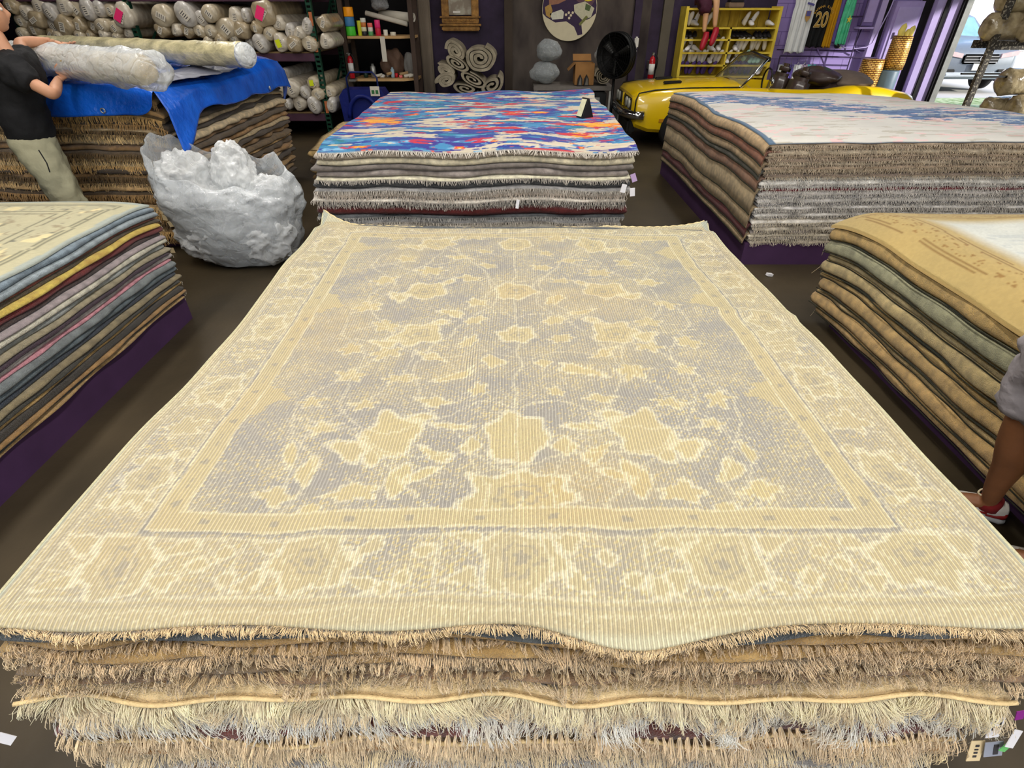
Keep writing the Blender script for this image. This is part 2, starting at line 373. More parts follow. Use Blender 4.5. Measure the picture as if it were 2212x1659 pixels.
# ---- the main pile -------------------------------------------------
CX = .015
def main_top(x, y):
    # gentle swells, a valley near the front right of centre, raised far corners
    h = .018 * np.sin(1.7 * x + .6) * np.sin(1.3 * y) 
    h = h - .040 * np.exp(-((x - .23) / .17) ** 2) * np.exp(-((y - .5) / .24) ** 2)
    h = h + .012 * np.exp(-((x + .22) / .3) ** 2) * np.exp(-((y - .5) / .25) ** 2) + .012 * np.exp(-((x - .85) / .25) ** 2) * np.exp(-((y - .5) / .3) ** 2)
    return h
MAINC = [  # top to bottom: colour, second colour, fringe colour or None, fringe length, strands, thickness
    ('dark', (56, 62, 66), (70, 74, 74), None, 0, 0, .5, 'charcoal', 'with no fringe'),
    ('a', (150, 118, 70), (170, 138, 88), (206, 178, 138), .016, 620, .74, 'tan', 'with a short ragged fringe'),
    ('b', (160, 126, 74), (178, 146, 92), (212, 186, 148), .018, 620, .74, 'golden brown', 'with a matted fringe'),
    ('c', (166, 132, 78), (178, 146, 94), (220, 198, 160), .014, 520, .80, 'ochre', 'with a pale tufted fringe'),
    ('d', (142, 112, 70), (120, 104, 82), (206, 180, 138), .022, 620, .74, 'brown', 'with a shaggy tan fringe'),
    ('e', (120, 96, 72), (150, 120, 88), (214, 192, 156), .020, 560, .74, 'mid brown', 'with a loose wispy fringe'),
    ('f', (168, 128, 90), (184, 142, 100), None, 0, 0, .70, 'plain caramel', 'with a bare bound end'),
    ('g', (226, 196, 142), (236, 208, 156), (232, 214, 178), .046, 760, 1.4, 'cream banded', 'with long combed cream fringe'),
    ('h', (170, 146, 108), (190, 166, 126), (224, 204, 168), .040, 700, 1.4, 'beige', 'with a thick beige fringe'),
    ('i', (150, 140, 124), (176, 160, 136), (244, 234, 214), .050, 760, 1.8, 'grey beige', 'with a silky white fringe'),
    ('j', (84, 66, 60), (120, 60, 52), (222, 198, 160), .040, 520, 1.2, 'dark patterned', 'with knotted tassels'),
    ('k', (150, 124, 92), (120, 104, 84), (216, 194, 158), .056, 760, 1.8, 'fawn', 'with a looped fawn fringe'),
    ('l', (176, 128, 74), (190, 146, 92), (230, 206, 166), .040, 760, 1.0, 'amber', 'with a thin pale fringe'),
    ('m', (150, 146, 140), (120, 116, 112), (200, 196, 186), .036, 640, 1.0, 'grey', 'with a short grey fringe'),
    ('n', (140, 110, 76), (160, 130, 90), (206, 178, 138), .040, 620, 1.0, 'sand brown', 'with a plain sandy fringe'),
    ('o', (120, 100, 76), (140, 118, 88), (190, 168, 130), .036, 560, 1.0, 'drab', 'with a flattened fringe'),
]
ths = [m_[6] for m_ in reversed(MAINC)] + [.55]
MP = Pile(-1.085 + CX, 1.085 + CX, .592, 3.02, .16, .775, ths, 3, undul=.055, L=1.5, top=main_top)
plinth((-.98, .66, 0), (1.0, 2.9, .155), 'purple painted plinth under the big central pile of rugs')
for j, (kk, c1, c2, fc, fl, ns, th, cn, fn) in enumerate(MAINC):
    k = len(MAINC) - 1 - j
    dy = -.0022 * j + .006 * math.sin(j * 2.3) + (.012 if kk == 'f' else 0) - (.010 if kk == 'g' else 0)
    dxx = .02 * math.sin(j * 1.7); low = .012 * max(0, j - 9)
    o = MP.rug(k, c1, label='%s rug %s, %s below the pale patterned top rug' % (cn, fn, ordn(j) if j else 'directly'), cat='rug', group=None, dy0=dy, dx0=.02 + dxx + low, dx1=-.02 + dxx - low, col2=c2, jit=.010)
    del o['_k']
    if fc:
        fm = mat('fringe_%d_%d_%d' % fc, fc, .8, .16, 30, spec=.15, sheen=.3, col2=tuple(min(255, int(q * 1.08)) for q in fc))
        P, T, N = MP.edge_pts(k, 'front', ns, .30 if kk in 'abcde' else .62, ins=.004, a0=.003, a1=.997)
        if kk == 'j':   # knotted tassels: strands gathered in bunches
            u = P[:, 0]; per = .0185; c = np.round(u / per) * per; P[:, 0] = c + (u - c) * .35
        elif kk in 'aced':  # ragged tufts
            u = P[:, 0]; per = .022; c = np.round(u / per) * per; P[:, 0] = c + (u - c) * .6
        fringe('fringe', P, T, N, fl * (1.0 if kk in 'ghi' else .8), fm, o, tuple(o.location), seed=100 + j, r=.00085 if kk != 'j' else .0011,
               lean=1.0 if kk in 'ghi' else (1.5 if kk in 'abcde' else .5 if kk != 'j' else .25), out=.017 if kk in 'abcde' else .022, per=3 if kk in 'abcdeghijk' else 2,
               spread=.016 if kk in 'abcde' else .006, drop=.45 if kk in 'abcde' else 1.0)
    if kk in 'gk':      # stitched heading above the fringe
        P, T, N = MP.edge_pts(k, 'front', 260, .75, ins=.0)
        P[:, 1] -= .003
        MB().tube([tuple(p) for p in P], .0052, 6).build('heading_cord', mat('heading_cream', (232, 204, 150), .9, .1, 60, .4, 300), o, sm=True)

# ---- top rug: pattern knotted into a per-knot colour attribute ------
def oushak(x, y):
    """x,y arrays in metres (rug centred on x=0); returns linear rgb"""
    R = np.random.RandomState(5)
    cell = .0075
    # step the outlines like knots, and let the hand-drawn shapes wander a little
    jx = wave2(21, .009, .22); jy = wave2(22, .010, .22)
    gx = np.round((x + jx(x, y)) / cell) * cell; gy = np.round((y + jy(x, y)) / cell) * cell
    gold = np.zeros_like(x); line = np.zeros_like(x); dk = np.zeros_like(x); org = np.zeros_like(x)
    ax = np.abs(gx)
    Y0, Y1 = .60, 3.05
    sx_ = np.round((x + .3 * jx(x, y)) / cell) * cell; sy_ = np.round((y + .3 * jy(x, y)) / cell) * cell
    d_end = np.minimum(sy_ - Y0, Y1 - sy_); d_side = 1.09 - np.abs(sx_)
    d = np.minimum(d_end, d_side + .0)                 # distance to the rug edge
    BO, BI, GI = .055, .215, .290                      # outer guard, inner edge of border, inner edge of gold band
    border = (d > BO) & (d <= BI); band = (d > BI + .012) & (d <= GI); field = d > GI
    outer = d <= BO
    gold[outer] = .78; gold[band] = .92
    def ell(cx, cy, rx, ry, lob=0, amp=0, ph=0, rot=0):
        dx = gx - cx; dy = gy - cy
        if rot: c, s_ = math.cos(rot), math.sin(rot); dx, dy = dx * c + dy * s_, -dx * s_ + dy * c
        r = np.hypot(dx / rx, dy / ry)
        if lob: r = r / (1 + amp * np.cos(lob * np.arctan2(dy / ry, dx / rx) + ph))
        return r
    def motif(reg, cx, cy, rx, ry, lob, amp, ph=0, rot=0, val=1.0, core=True, ol=.012):
        for sx in ((1, -1) if abs(cx) > .02 else (1,)):
            r = ell(sx * cx, cy, rx, ry, lob, amp, ph if sx > 0 else (PI * lob - ph), sx * rot)
            e = ol / min(rx, ry)
            gold[reg & (r < 1)] = val; line[reg & (r >= 1 - e * .4) & (r < 1 + e * .75)] = 1
            if core:
                dk[reg & (r > .36) & (r < .47)] = .55; dk[reg & (r < .18)] = .7
                line[reg & (r > .60) & (r < .66)] = .6
    # ---- field: three to four registers of palmettes with leaves and vines
    rows = [1.15, 1.75, 2.12, 2.66]
    for q, cy in enumerate(rows):
        motif(field, 0, cy, .085 if q % 2 == 0 else .07, .098 if q == 0 else .075, 6, .10, PI / 2, core=q != 0)
        cx = .36 + .01 * q
        motif(field, cx, cy, .082, .10 if q == 0 else .08, 5, .16, .8 + q, rot=.25, core=q != 0)
        motif(field, cx - .085, cy + .085, .030, .022, 0, 0, rot=-.6, core=False)
        motif(field, cx + .10, cy - .05, .045, .030, 3, .25, rot=.5, core=False)
    motif(field, 0, .93, .135, .085, 7, .12, PI / 2, core=True)
    motif(field, 0, 2.92, .12, .06, 7, .12, PI / 2)
    for (cx, cy, rx, ry, lob, amp, rot) in [
        (.245, 1.0, .05, .016, 0, 0, -.35), (.21, 1.08, .055, .02, 3, .3, .7), (.13, 1.10, .03, .028, 4, .15, 0), (.30, .985, .035, .06, 3, .2, .3), (.19, 1.19, .065, .014, 0, 0, .15),
        (.41, .945, .06, .028, 5, .25, .1), (.545, 1.03, .028, .045, 3, .2, -.2), (.62, 1.09, .022, .045, 3, .2, -.1), (.60, .94, .05, .03, 4, .3, 0), (.50, .90, .03, .02, 0, 0, 0),
        (.55, 1.20, .035, .022, 5, .3, 0), (.46, 1.30, .04, .025, 5, .4, .2), (.62, 1.32, .04, .03, 5, .4, .1), (.25, 1.33, .05, .02, 4, .3, .3), (.12, 1.36, .03, .03, 5, .25, 0),
        (.20, 1.47, .07, .02, 3, .3, -.3), (.38, 1.46, .05, .03, 6, .3, 0), (.55, 1.48, .045, .03, 5, .3, .4), (.08, 1.52, .035, .03, 4, .2, 0), (.30, 1.60, .05, .022, 4, .3, .5),
        (.46, 1.62, .05, .035, 5, .35, 0), (.60, 1.66, .04, .035, 5, .3, 0), (.17, 1.70, .04, .03, 6, .2, 0), (.15, 1.86, .04, .03, 6, .2, 0), (.50, 1.83, .05, .035, 5, .3, .3),
        (.25, 1.92, .06, .02, 3, .3, .3), (.60, 1.98, .05, .035, 5, .3, 0), (.16, 2.02, .035, .03, 5, .2, 0), (.48, 2.06, .035, .04, 4, .3, 0), (.20, 2.24, .05, .03, 5, .3, 0),
        (.58, 2.22, .05, .035, 5, .3, 0), (.38, 2.33, .06, .03, 6, .3, 0), (.12, 2.38, .04, .03, 5, .2, 0), (.26, 2.46, .06, .025, 4, .3, .3), (.52, 2.44, .05, .035, 5, .3, 0),
        (.15, 2.55, .04, .03, 5, .2, 0), (.55, 2.62, .05, .035, 5, .3, 0), (.22, 2.74, .05, .03, 5, .3, 0), (.62, 2.76, .04, .035, 5, .3, 0), (.45, 2.80, .05, .03, 4, .3, 0)]:
        motif(field, cx, cy, rx * .88, ry * .90, lob, amp, 0, rot, core=False, ol=.006)
    # jagged leaves reaching in from the gold side bands
    for cy in (1.36, 2.02, 2.6):
        tri = field & (d_side < GI + .11 - 1.1 * np.abs(gy - cy) - .02 * ((np.round(gy / .03) % 2) == 0)) & (np.abs(gy - cy) < .11)
        gold[tri] = .95
    # stems and vines
    def vine(fx, w_=.0045, reg=field):
        for sx in (1, -1):
            line[reg & (np.abs(sx * gx - fx(gy)) < w_)] = .75
    line[field & (ax < .005)] = .8
    vine(lambda t: .21 + .13 * np.sin(5.2 * t)); vine(lambda t: .48 + .12 * np.sin(6.4 * t + 1)); vine(lambda t: .33 + .22 * np.cos(4.1 * t + .5)); vine(lambda t: .60 + .07 * np.sin(11 * t))
    for (a, b) in ((1.02, .33), (1.28, -.25), (1.55, .3), (1.9, -.22), (2.2, .3), (2.5, -.25)):
        line[field & (np.abs(gy - a - b * np.abs(ax - .05) - .03 * np.sin(ax * 14)) < .004) & (ax < .66)] = .7
    # gold band: small scattered flowers
    pos = np.where(d_end < d_side, gx, gy)
    bb = np.abs(((pos + .0) % .165) - .0825); mid = np.abs(d - (BI + .012 + GI) / 2)
    dk[band & (np.hypot(bb, mid) < .011)] = .75
    bb2 = np.abs(((pos + .0825) % .165) - .0825); dk[band & (np.hypot(bb2 - .012, mid + .004) < .008)] = .5
    line[band & ((d < BI + .020) | (d > GI - .008))] = .8
    dk[(d > BI + .003) & (d <= BI + .010)] = .7
    line[(d > BI - .008) & (d <= BI)] = .7
    # main border: palmettes every .45 m, small squares and paired stems between
    for sgn in (1,):
        for cx in (0, .45, .87):
            motif(border, cx, .745, .088, .070, 6, .13, PI / 2, core=True)
            motif(border, cx, 2.905, .088, .070, 6, .13, PI / 2, core=True)
            for dxx, dyy, rr in ((.115, .045, .034), (.115, -.05, .03), (-.115, .045, .034), (-.115, -.05, .03)):
                if cx + dxx > 0: motif(border, cx + dxx, .745 + dyy, rr, rr * .55, 3, .25, rot=.5 if dxx * dyy > 0 else -.5, core=False, ol=.006)
        for cx in (.20, .245, .66, .70, .29, .62): 
            motif(border, cx, .72 + .05 * math.sin(cx * 40), .020, .018, 4, .1, core=False, ol=.007)
        for cy in np.arange(1.0, 2.9, .42):
            motif(border, .955, cy, .055, .085, 6, .15, core=True)
            motif(border, .955, cy + .21, .045, .04, 5, .3, core=False, ol=.008)
            for q in (-.09, .09): motif(border, .90, cy + q, .02, .02, 4, .1, core=False, ol=.006); motif(border, 1.01, cy + q * .8, .02, .02, 4, .1, core=False, ol=.006)
    st = border & (np.abs(((pos + .06) % .225) - .1125) < .0035); line[st] = .8
    line[(d > BO) & (d <= BO + .007)] = .7; dk[(d > BO - .016) & (d <= BO - .006)] = .35; line[(d > BO - .03) & (d <= BO - .024)] = .5
    # abrash and wear
    n1 = wave2(31, 1, .8)(x, y); n2 = wave2(32, 1, .23)(x, y); n3 = wave2(33, 1, .07)(x, y * .6)
    spk = R.rand(*x.shape)
    g = gold.copy(); 
    inb = border
    g = np.where(border, .20 + .50 * g, g * np.where(band | outer, .86, .86))
    g = np.clip(g * (.88 + .05 * n2) + np.where(gold < .5, .13 + .10 * n1 + .07 * n2 + .05 * n3, 0), 0, 1)
    # flecks of the other yarn, denser in the border and in worn bands
    fle = np.where(border, .26, .12) + .06 * n2
    fl = (spk < fle); g = np.where(fl, 1 - g * .55, g)
    grey = np.array(lin((166, 161, 150))); gld = np.array(lin((213, 195, 140))); crm = np.array(lin((238, 228, 192))); ora = np.array(lin((204, 174, 120)))
    A = grey[None] * (1 - g[..., None]) + gld[None] * g[..., None]
    warm = np.clip(n1 * .5 - .1, 0, 1)[..., None] * .5 * g[..., None]
    A = A * (1 - warm) + ora[None] * warm
    lf = np.clip(line - .5 * (spk > .55), 0, 1)[..., None] * .72; A = A * (1 - lf) + crm[None] * lf
    df = np.clip(dk, 0, 1)[..., None] * .8; A = A * (1 - df) + (grey * .82)[None] * df
    cs = ((R.rand(*x.shape) < .10 + .06 * n2) & (gold < .9))[..., None] * .45; A = A * (1 - cs) + crm[None] * cs
    endb = np.clip((.018 - np.minimum(y - Y0 + .012, Y1 - y + .012)) / .012, 0, 1)[..., None]
    A = A * (1 - endb) + np.array(lin((204, 198, 166)))[None] * endb
    sel = np.clip((.016 - (1.09 - np.abs(x))) / .008, 0, 1)[..., None]; A = A * (1 - sel) + np.array(lin((176, 180, 162)))[None] * sel
    A = A * (1 + .10 * (R.rand(*x.shape)[..., None] - .5))
    return A
def pile_attr_mat(name, ridge=True, period=.0092, bump=.9, depth=.004, ridge_axis='X'):
    m = bpy.data.materials.new(name); m.use_nodes = True; n, l = nodes_of(m); p = n['Principled BSDF']
    p.inputs['Roughness'].default_value = .92; p.inputs['Specular IOR Level'].default_value = .15; p.inputs['Sheen Weight'].default_value = .15
    at = n.new('ShaderNodeAttribute'); at.attribute_name = 'pile'
    tc = n.new('ShaderNodeTexCoord'); sp = n.new('ShaderNodeSeparateXYZ'); l.new(tc.outputs['Object'], sp.inputs[0])
    ns = n.new('ShaderNodeTexNoise'); ns.inputs['Scale'].default_value = 180; l.new(tc.outputs['Object'], ns.inputs[0])
    def math_(op, a, b):
        q = n.new('ShaderNodeMath'); q.operation = op
        for i, v in enumerate((a, b)):
            if v is None: continue
            if isinstance(v, (int, float)): q.inputs[i].default_value = v
            else: l.new(v, q.inputs[i])
        return q.outputs[0]
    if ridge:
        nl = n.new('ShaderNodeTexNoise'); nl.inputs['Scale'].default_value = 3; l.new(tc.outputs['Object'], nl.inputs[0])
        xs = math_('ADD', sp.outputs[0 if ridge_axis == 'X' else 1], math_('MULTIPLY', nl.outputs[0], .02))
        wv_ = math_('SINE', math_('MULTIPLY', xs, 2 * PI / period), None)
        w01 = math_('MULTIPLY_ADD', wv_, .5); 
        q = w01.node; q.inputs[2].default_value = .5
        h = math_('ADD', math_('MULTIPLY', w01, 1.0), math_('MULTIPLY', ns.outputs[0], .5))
        # furrows between the ridges are tinted darker: their shadow put into the colour
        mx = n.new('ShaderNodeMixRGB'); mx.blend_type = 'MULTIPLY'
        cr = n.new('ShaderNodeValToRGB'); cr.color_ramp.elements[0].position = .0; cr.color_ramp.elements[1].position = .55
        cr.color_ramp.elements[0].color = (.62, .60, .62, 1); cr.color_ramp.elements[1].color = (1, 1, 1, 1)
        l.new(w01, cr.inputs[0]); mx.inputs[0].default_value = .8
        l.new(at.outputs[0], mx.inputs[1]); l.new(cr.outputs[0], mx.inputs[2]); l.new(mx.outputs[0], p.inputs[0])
    else:
        h = ns.outputs[0]; l.new(at.outputs[0], p.inputs[0])
    bp = n.new('ShaderNodeBump'); bp.inputs['Strength'].default_value = bump; bp.inputs['Distance'].default_value = depth
    l.new(h, bp.inputs['Height']); l.new(bp.outputs[0], p.inputs['Normal'])
    return m
def top_sheet(name, X, Y, zf, th, colf, m, origin, edge_col=None):
    """patterned rug: grid top, thin sides and underside; X (n), Y (m) 2-D arrays of positions"""
    ny, nx = X.shape; Z = zf(X, Y); cols = colf(X, Y).reshape(-1, 3)
    V = np.stack([X, Y, Z + th], -1).reshape(-1, 3)
    j = np.arange(ny - 1)[:, None]; i = np.arange(nx - 1)[None, :]; b = j * nx + i
    F = [np.stack([b, b + 1, b + nx + 1, b + nx], -1).reshape(-1, 4)]
    per = np.concatenate([np.arange(nx), np.arange(1, ny) * nx + nx - 1, (ny - 1) * nx + np.arange(nx - 2, -1, -1), np.arange(ny - 2, 0, -1) * nx])
    n = len(per); V2 = V[per].copy(); V2[:, 2] -= th * .97
    ec = cols[per] if edge_col is None else np.tile(np.array(lin(edge_col)), (n, 1))
    base = len(V); q = np.arange(n); F.append(np.stack([per[q], base + q, base + (q + 1) % n, per[(q + 1) % n]], -1))
    return np_mesh(name, np.concatenate([V, V2]), np.concatenate(F), m, None, origin, True, np.concatenate([cols, ec]))
nxm, nym = 470, 560
u = np.linspace(-1, 1, nxm); v = np.linspace(0, 1, nym)
U, Vv = np.meshgrid(u, v)
# outline: sides bow in a little along the middle and flare at the far corners; front hem waves
ynear = .603 + .004 * np.sin(5 * u) - .030 * np.exp(-((u - .2) / .14) ** 2) + .006 * np.sin(11 * u + 1)
yfar = 3.02 + .15 * np.clip((-u - .78) / .22, 0, 1) ** 1.8 + .12 * np.clip((u - .62) / .38, 0, 1) ** 1.7 + .02 * np.sin(4 * u)
YY = ynear[None, :] + (yfar - ynear)[None, :] * Vv
hw = 1.09 - .012 * np.sin(PI * Vv) + .03 * np.clip((Vv - .93) / .07, 0, 1)
XX = CX + U * hw
crease = lambda x, y: (.016 * np.exp(-((x + .10 + .05 * (y - 1.5)) / .045) ** 2) * np.exp(-((y - 1.55) / .35) ** 2)
                       - .012 * np.exp(-((x + .19) / .05) ** 2) * np.exp(-((y - 1.5) / .25) ** 2)
                       + .020 * np.exp(-((y - 1.49 + .16 * (x - .3)) / .035) ** 2) * np.exp(-((x - .34) / .26) ** 2)
                       - .010 * np.exp(-((y - 1.38 + .16 * (x - .3)) / .05) ** 2) * np.exp(-((x - .32) / .2) ** 2)
                       + .010 * np.exp(-((y - 2.0 + .22 * (x - .5)) / .03) ** 2) * np.clip((x - .05) * 3, 0, 1)
                       + .010 * np.exp(-((x + .22) / .06) ** 2) * np.exp(-((y - 2.3) / .35) ** 2)
                       + wave2(77, .004, .5)(x, y))
Kt = len(MAINC)
MP.last = None
def main_z(x, y):
    b = MP.z(Kt, np.clip(x, -1.1, 1.12), np.clip(y, .5, 3.0))
    e = np.clip((.635 - y) / .04, 0, 1)
    far = np.clip((y - 2.98) / .3, 0, 1)
    return b + .008 + np.maximum(crease(x, y), -.006) + .007 - .012 * e ** 2 + .05 * far * (np.abs(x) > .5) - .035 * np.clip((y - 2.9) / .12, 0, 1) * (np.abs(x) < 3)
def main_z2(x, y):
    z = main_z(x, y); return z
oush = lambda x, y: oushak(x - CX, np.maximum(y, .585) + .0 * x)
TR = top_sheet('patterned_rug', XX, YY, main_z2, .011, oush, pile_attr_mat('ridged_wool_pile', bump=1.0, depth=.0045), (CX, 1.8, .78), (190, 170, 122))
tag(TR, 'large faded gold and grey floral rug spread on top of the central pile', 'rug')
P = np.stack([XX[0, ::1], YY[0, ::1], main_z2(XX, YY)[0] + .006], -1)
xi = np.linspace(0, nxm - 1.01, 900); ia = xi.astype(int); fr = (xi - ia)[:, None]
P = P[ia] * (1 - fr) + P[ia + 1] * fr
fm = mat('fringe_top', (218, 192, 146), .85, .15, 30, spec=.15, sheen=.3, col2=(222, 194, 148))
fringe('fringe', P, (1, 0, 0), (0, -1, 0), .013, fm, TR, (CX, 1.8, .78), seed=55, r=.0009, seg=3, lean=1.3, out=.013, per=3, drop=.5, spread=.012)
P = np.stack([XX[-1], YY[-1], main_z2(XX, YY)[-1] + .004], -1)[::5]
P = P + np.array([0, .004, .003])
MB().tube([tuple(p + np.array([0, 0, .004 * (i % 2)])) for i, p in enumerate(P)], .006, 5).build('end_cord', mat('end_cord_cream', (214, 196, 150), .9, .15, 80, .5, 300), TR, sm=True)
for sx, nm in ((0, 0), (-1, 0)):
    P = np.stack([XX[:, sx], YY[:, sx], main_z2(XX, YY)[:, sx] + .008], -1)[::8]
    MB().tube([tuple(p) for p in P], .005, 6).build('side_cord', mat('side_cord', (186, 180, 146), .9, .15, 80, .5, 300), TR, sm=True)
# ------------------------------------------------------------------ the five other piles
def vnoise(x, y, sx, sy, seed):
    R = np.random.RandomState(seed); G = R.rand(128, 128); a = x / sx + 50; b = y / sy + 50
    i = np.floor(a).astype(int); j = np.floor(b).astype(int); fx = a - i; fy = b - j; fx = fx * fx * (3 - 2 * fx); fy = fy * fy * (3 - 2 * fy)
    g = lambda p, q: G[p % 128, q % 128]
    return (g(i, j) * (1 - fx) + g(i + 1, j) * fx) * (1 - fy) + (g(i, j + 1) * (1 - fx) + g(i + 1, j + 1) * fx) * fy
def fnoise(x, y, sx, sy, seed, oct=3):
    v = 0; a = 1; t = 0
    for o in range(oct): v = v + a * vnoise(x, y, sx / 2 ** o, sy / 2 ** o, seed + o); t += a; a *= .55
    return v / t
def mixc(cols, w):
    return sum(np.array(lin(c))[None, None] * w_[..., None] for c, w_ in zip(cols, w))
def sheet_on(pile, name, label, colf, cell, over=(0, 0, 0, 0), th=.012, hang=None, edge=(200, 190, 170), group=None, bump=.5, outline=None):
    """patterned rug lying on a finished pile, its edges hanging over by `over` (x0,x1,y0,y1)"""
    x0, x1, y0, y1 = pile.b; x0 -= over[0]; x1 += over[1]; y0 -= over[2]; y1 += over[3]
    nx = int((x1 - x0) / cell); ny = int((y1 - y0) / cell)
    u = np.linspace(0, 1, nx); v = np.linspace(0, 1, ny); U, V_ = np.meshgrid(u, v)
    a0, a1, b0, b1 = [wave(pile.seed * 7 + i, .008, .5) for i in range(4)]
    X = x0 + (x1 - x0) * U; Y = y0 + (y1 - y0) * V_
    X = X + a0(Y) * (1 - U) + a1(Y) * U; Y = Y + b0(X) * (1 - V_) + b1(X) * V_
    if outline: X, Y = outline(X, Y, U, V_)
    zf = lambda x, y: pile.z(pile.n, x, y) + .003 + (hang(x, y) if hang else 0)
    o = ((x0 + x1) / 2, (y0 + y1) / 2, pile.zt)
    ob = top_sheet(name, X, Y, zf, th, colf, pile_attr_mat(name + '_' + str(pile.seed), ridge=False, bump=bump, depth=.004), o, edge)
    tag(ob, label, 'rug', group); return ob, X, Y, zf
def fringe_mat(c): return mat('fringe_%d_%d_%d' % c, c, .85, .16, 30, spec=.15, sheen=.3, col2=tuple(min(255, int(q * 1.08)) for q in c))

# ---- near left pile -------------------------------------------------
LC = [((108, 122, 132), .9, 'slate blue'), ((138, 148, 152), 1.1, 'pale blue grey'), ((128, 66, 52), .6, 'brick red'), ((78, 66, 44), .7, 'olive brown'),
      ((236, 188, 88), .9, 'bright yellow'), ((112, 38, 36), 1.2, 'maroon'), ((66, 50, 46), .8, 'dark brown'), ((172, 158, 158), .8, 'pinkish grey'), ((206, 200, 180), 1.1, 'cream'),
      ((150, 154, 150), 1.1, 'cool grey'), ((158, 146, 118), .9, 'sandy grey'), ((52, 30, 44), .5, 'dark plum'), ((176, 168, 164), 1.2, 'light grey'), ((196, 134, 144), .5, 'dusty pink'),
      ((122, 128, 128), 1.3, 'mid grey'), ((88, 100, 106), 1.2, 'slate'), ((46, 54, 64), .9, 'navy'), ((142, 128, 96), 1.0, 'khaki'), ((62, 60, 52), .9, 'charcoal green'), ((178, 146, 88), .8, 'straw gold'),
      ((54, 48, 40), 1.1, 'black brown'), ((154, 118, 70), .7, 'nut brown'), ((44, 48, 48), .7, 'near black'), ((166, 134, 84), .6, 'biscuit')]
def drp_left(x, y): return -.05 * np.clip((x + 2.45) / .4, 0, 1) ** 2 - .05 * np.clip((y - 2.9) / .5, 0, 1) ** 2
LP = Pile(-4.3, -2.17, .5, 3.32, .19, .82, [c[1] for c in reversed(LC)], 5, undul=.045, droop=drp_left, L=1.6)
plinth((-4.2, .6, 0), (-2.215, 3.34, .185), 'purple painted plinth under the near left pile of rugs')
for j, (c, t, nm) in enumerate(LC):
    k = len(LC) - 1 - j
    o = LP.rug(k, c, label='%s rug in the near left pile, %s counted from the top' % (nm, ordn(j + 1)), dx1=.012 * math.sin(j * 1.9) - .015 + .0 * j, dy1=.02 * math.sin(j * 2.7), jit=.005, ringN=(50, 110), rnd=.28)
    del o['_k']
    P, T, N = LP.edge_pts(k, 'back', 60, .5, a0=.6, a1=.995)
    fringe('fringe', P, T, N, .022, fringe_mat((186, 176, 158)), o, tuple(o.location), seed=300 + j, r=.0022, seg=2, lean=.6, out=.012)
def lcol(x, y):
    d = np.minimum(-2.17 - x, 3.32 - y); g = fnoise(x, y, .18, .30, 3)
    A = mixc([(184, 176, 140), (166, 160, 132)], [g, 1 - g])
    ln = (np.abs(d - .12) < .006) | (np.abs(d - .145) < .004) | (np.abs(d - .34) < .006) | (np.abs(d - .50) < .006) | (np.abs(d - .29) < .004)
    A[ln] = np.array(lin((112, 110, 88)))
    mo = fnoise(x + .02 * np.sin(y * 20), y, .085, .11, 9, 2); ring = (np.abs(mo - .5) < .018) & (d > .15)
    A[ring] = A[ring] * .55 + np.array(lin((110, 78, 48))) * .35
    bl = (fnoise(x, y, .10, .14, 14, 2) > .66) & (d > .15); A[bl] = np.array(lin((206, 192, 146)))
    sm = (d > .13) & (d < .29) & (vnoise(x, y, .022, .022, 4) > .90); A[sm] = np.array(lin((96, 96, 84)))
    e = d < .05; A[e] = np.array(lin((150, 156, 148)))
    return A * (1 + .12 * (np.random.RandomState(3).rand(*x.shape)[..., None] - .5))
sheet_on(LP, 'patterned_rug', 'beige rug with thin green border lines on top of the near left pile', lcol, .012, over=(0, -.03, 0, .0), edge=(160, 164, 152))

# ---- near right pile ------------------------------------------------
RC = [((190, 158, 96), 1.35, 'gold', 'dark'), ((50, 58, 46), .35, 'dark green', None), ((150, 148, 116), 1.2, 'sage', 'dark'), ((60, 60, 46), .3, 'moss edged', None), ((168, 150, 106), .9, 'khaki striped', 'dark'),
      ((176, 156, 108), 1.2, 'dull gold', 'dark'), ((58, 64, 54), .55, 'grey green', None), ((182, 152, 94), .55, 'ochre', 'dark'), ((176, 146, 92), 1.3, 'tan bordered', 'dark'), ((84, 82, 66), .5, 'olive grey', None),
      ((170, 146, 98), .45, 'buff', 'dark'), ((186, 152, 96), 1.35, 'sandy', 'dark'), ((66, 62, 46), .35, 'brown green', None), ((180, 148, 94), .9, 'honey', 'dark')]
def drp_right(x, y): return -.075 * np.clip((2.26 - x) / .26, 0, 1) ** 1.8 - .10 * np.clip((y - 2.7) / .65, 0, 1) ** 2
RP = Pile(2.0, 4.5, .5, 3.32, .12, .79, [c[1] for c in reversed(RC)], 6, undul=.06, droop=drp_right, L=1.5)
plinth((2.14, .6, 0), (4.4, 3.22, .11), 'purple painted plinth under the near right pile of rugs')
M_bind = mat('dark_binding', (44, 44, 32), .9, .2, 60, .4, 200)
for j, (c, t, nm, bd) in enumerate(RC):
    k = len(RC) - 1 - j
    o = RP.rug(k, c, label='%s rug in the near right pile, %s counted from the top' % (nm, ordn(j + 1)), dx0=.012 * math.sin(j * 2.1) + (.012 if bd is None else 0) + .003 * j, dy1=.03 * math.sin(j * 1.3), jit=.006, ringN=(50, 120), rnd=.16)
    del o['_k']
    if bd:
        P, T, N = RP.edge_pts(k, 'left', 90, .06, ins=-.001)
        MB().tube([tuple(p) for p in P], .0032, 5).build('edge_binding', M_bind, o, sm=True)
    P, T, N = RP.edge_pts(k, 'back', 90, .5, a0=.005, a1=.6)
    fringe('fringe', P, T, N, .05, fringe_mat((150, 136, 104)), o, tuple(o.location), seed=400 + j, r=.0022, seg=2, lean=.6, out=.010)
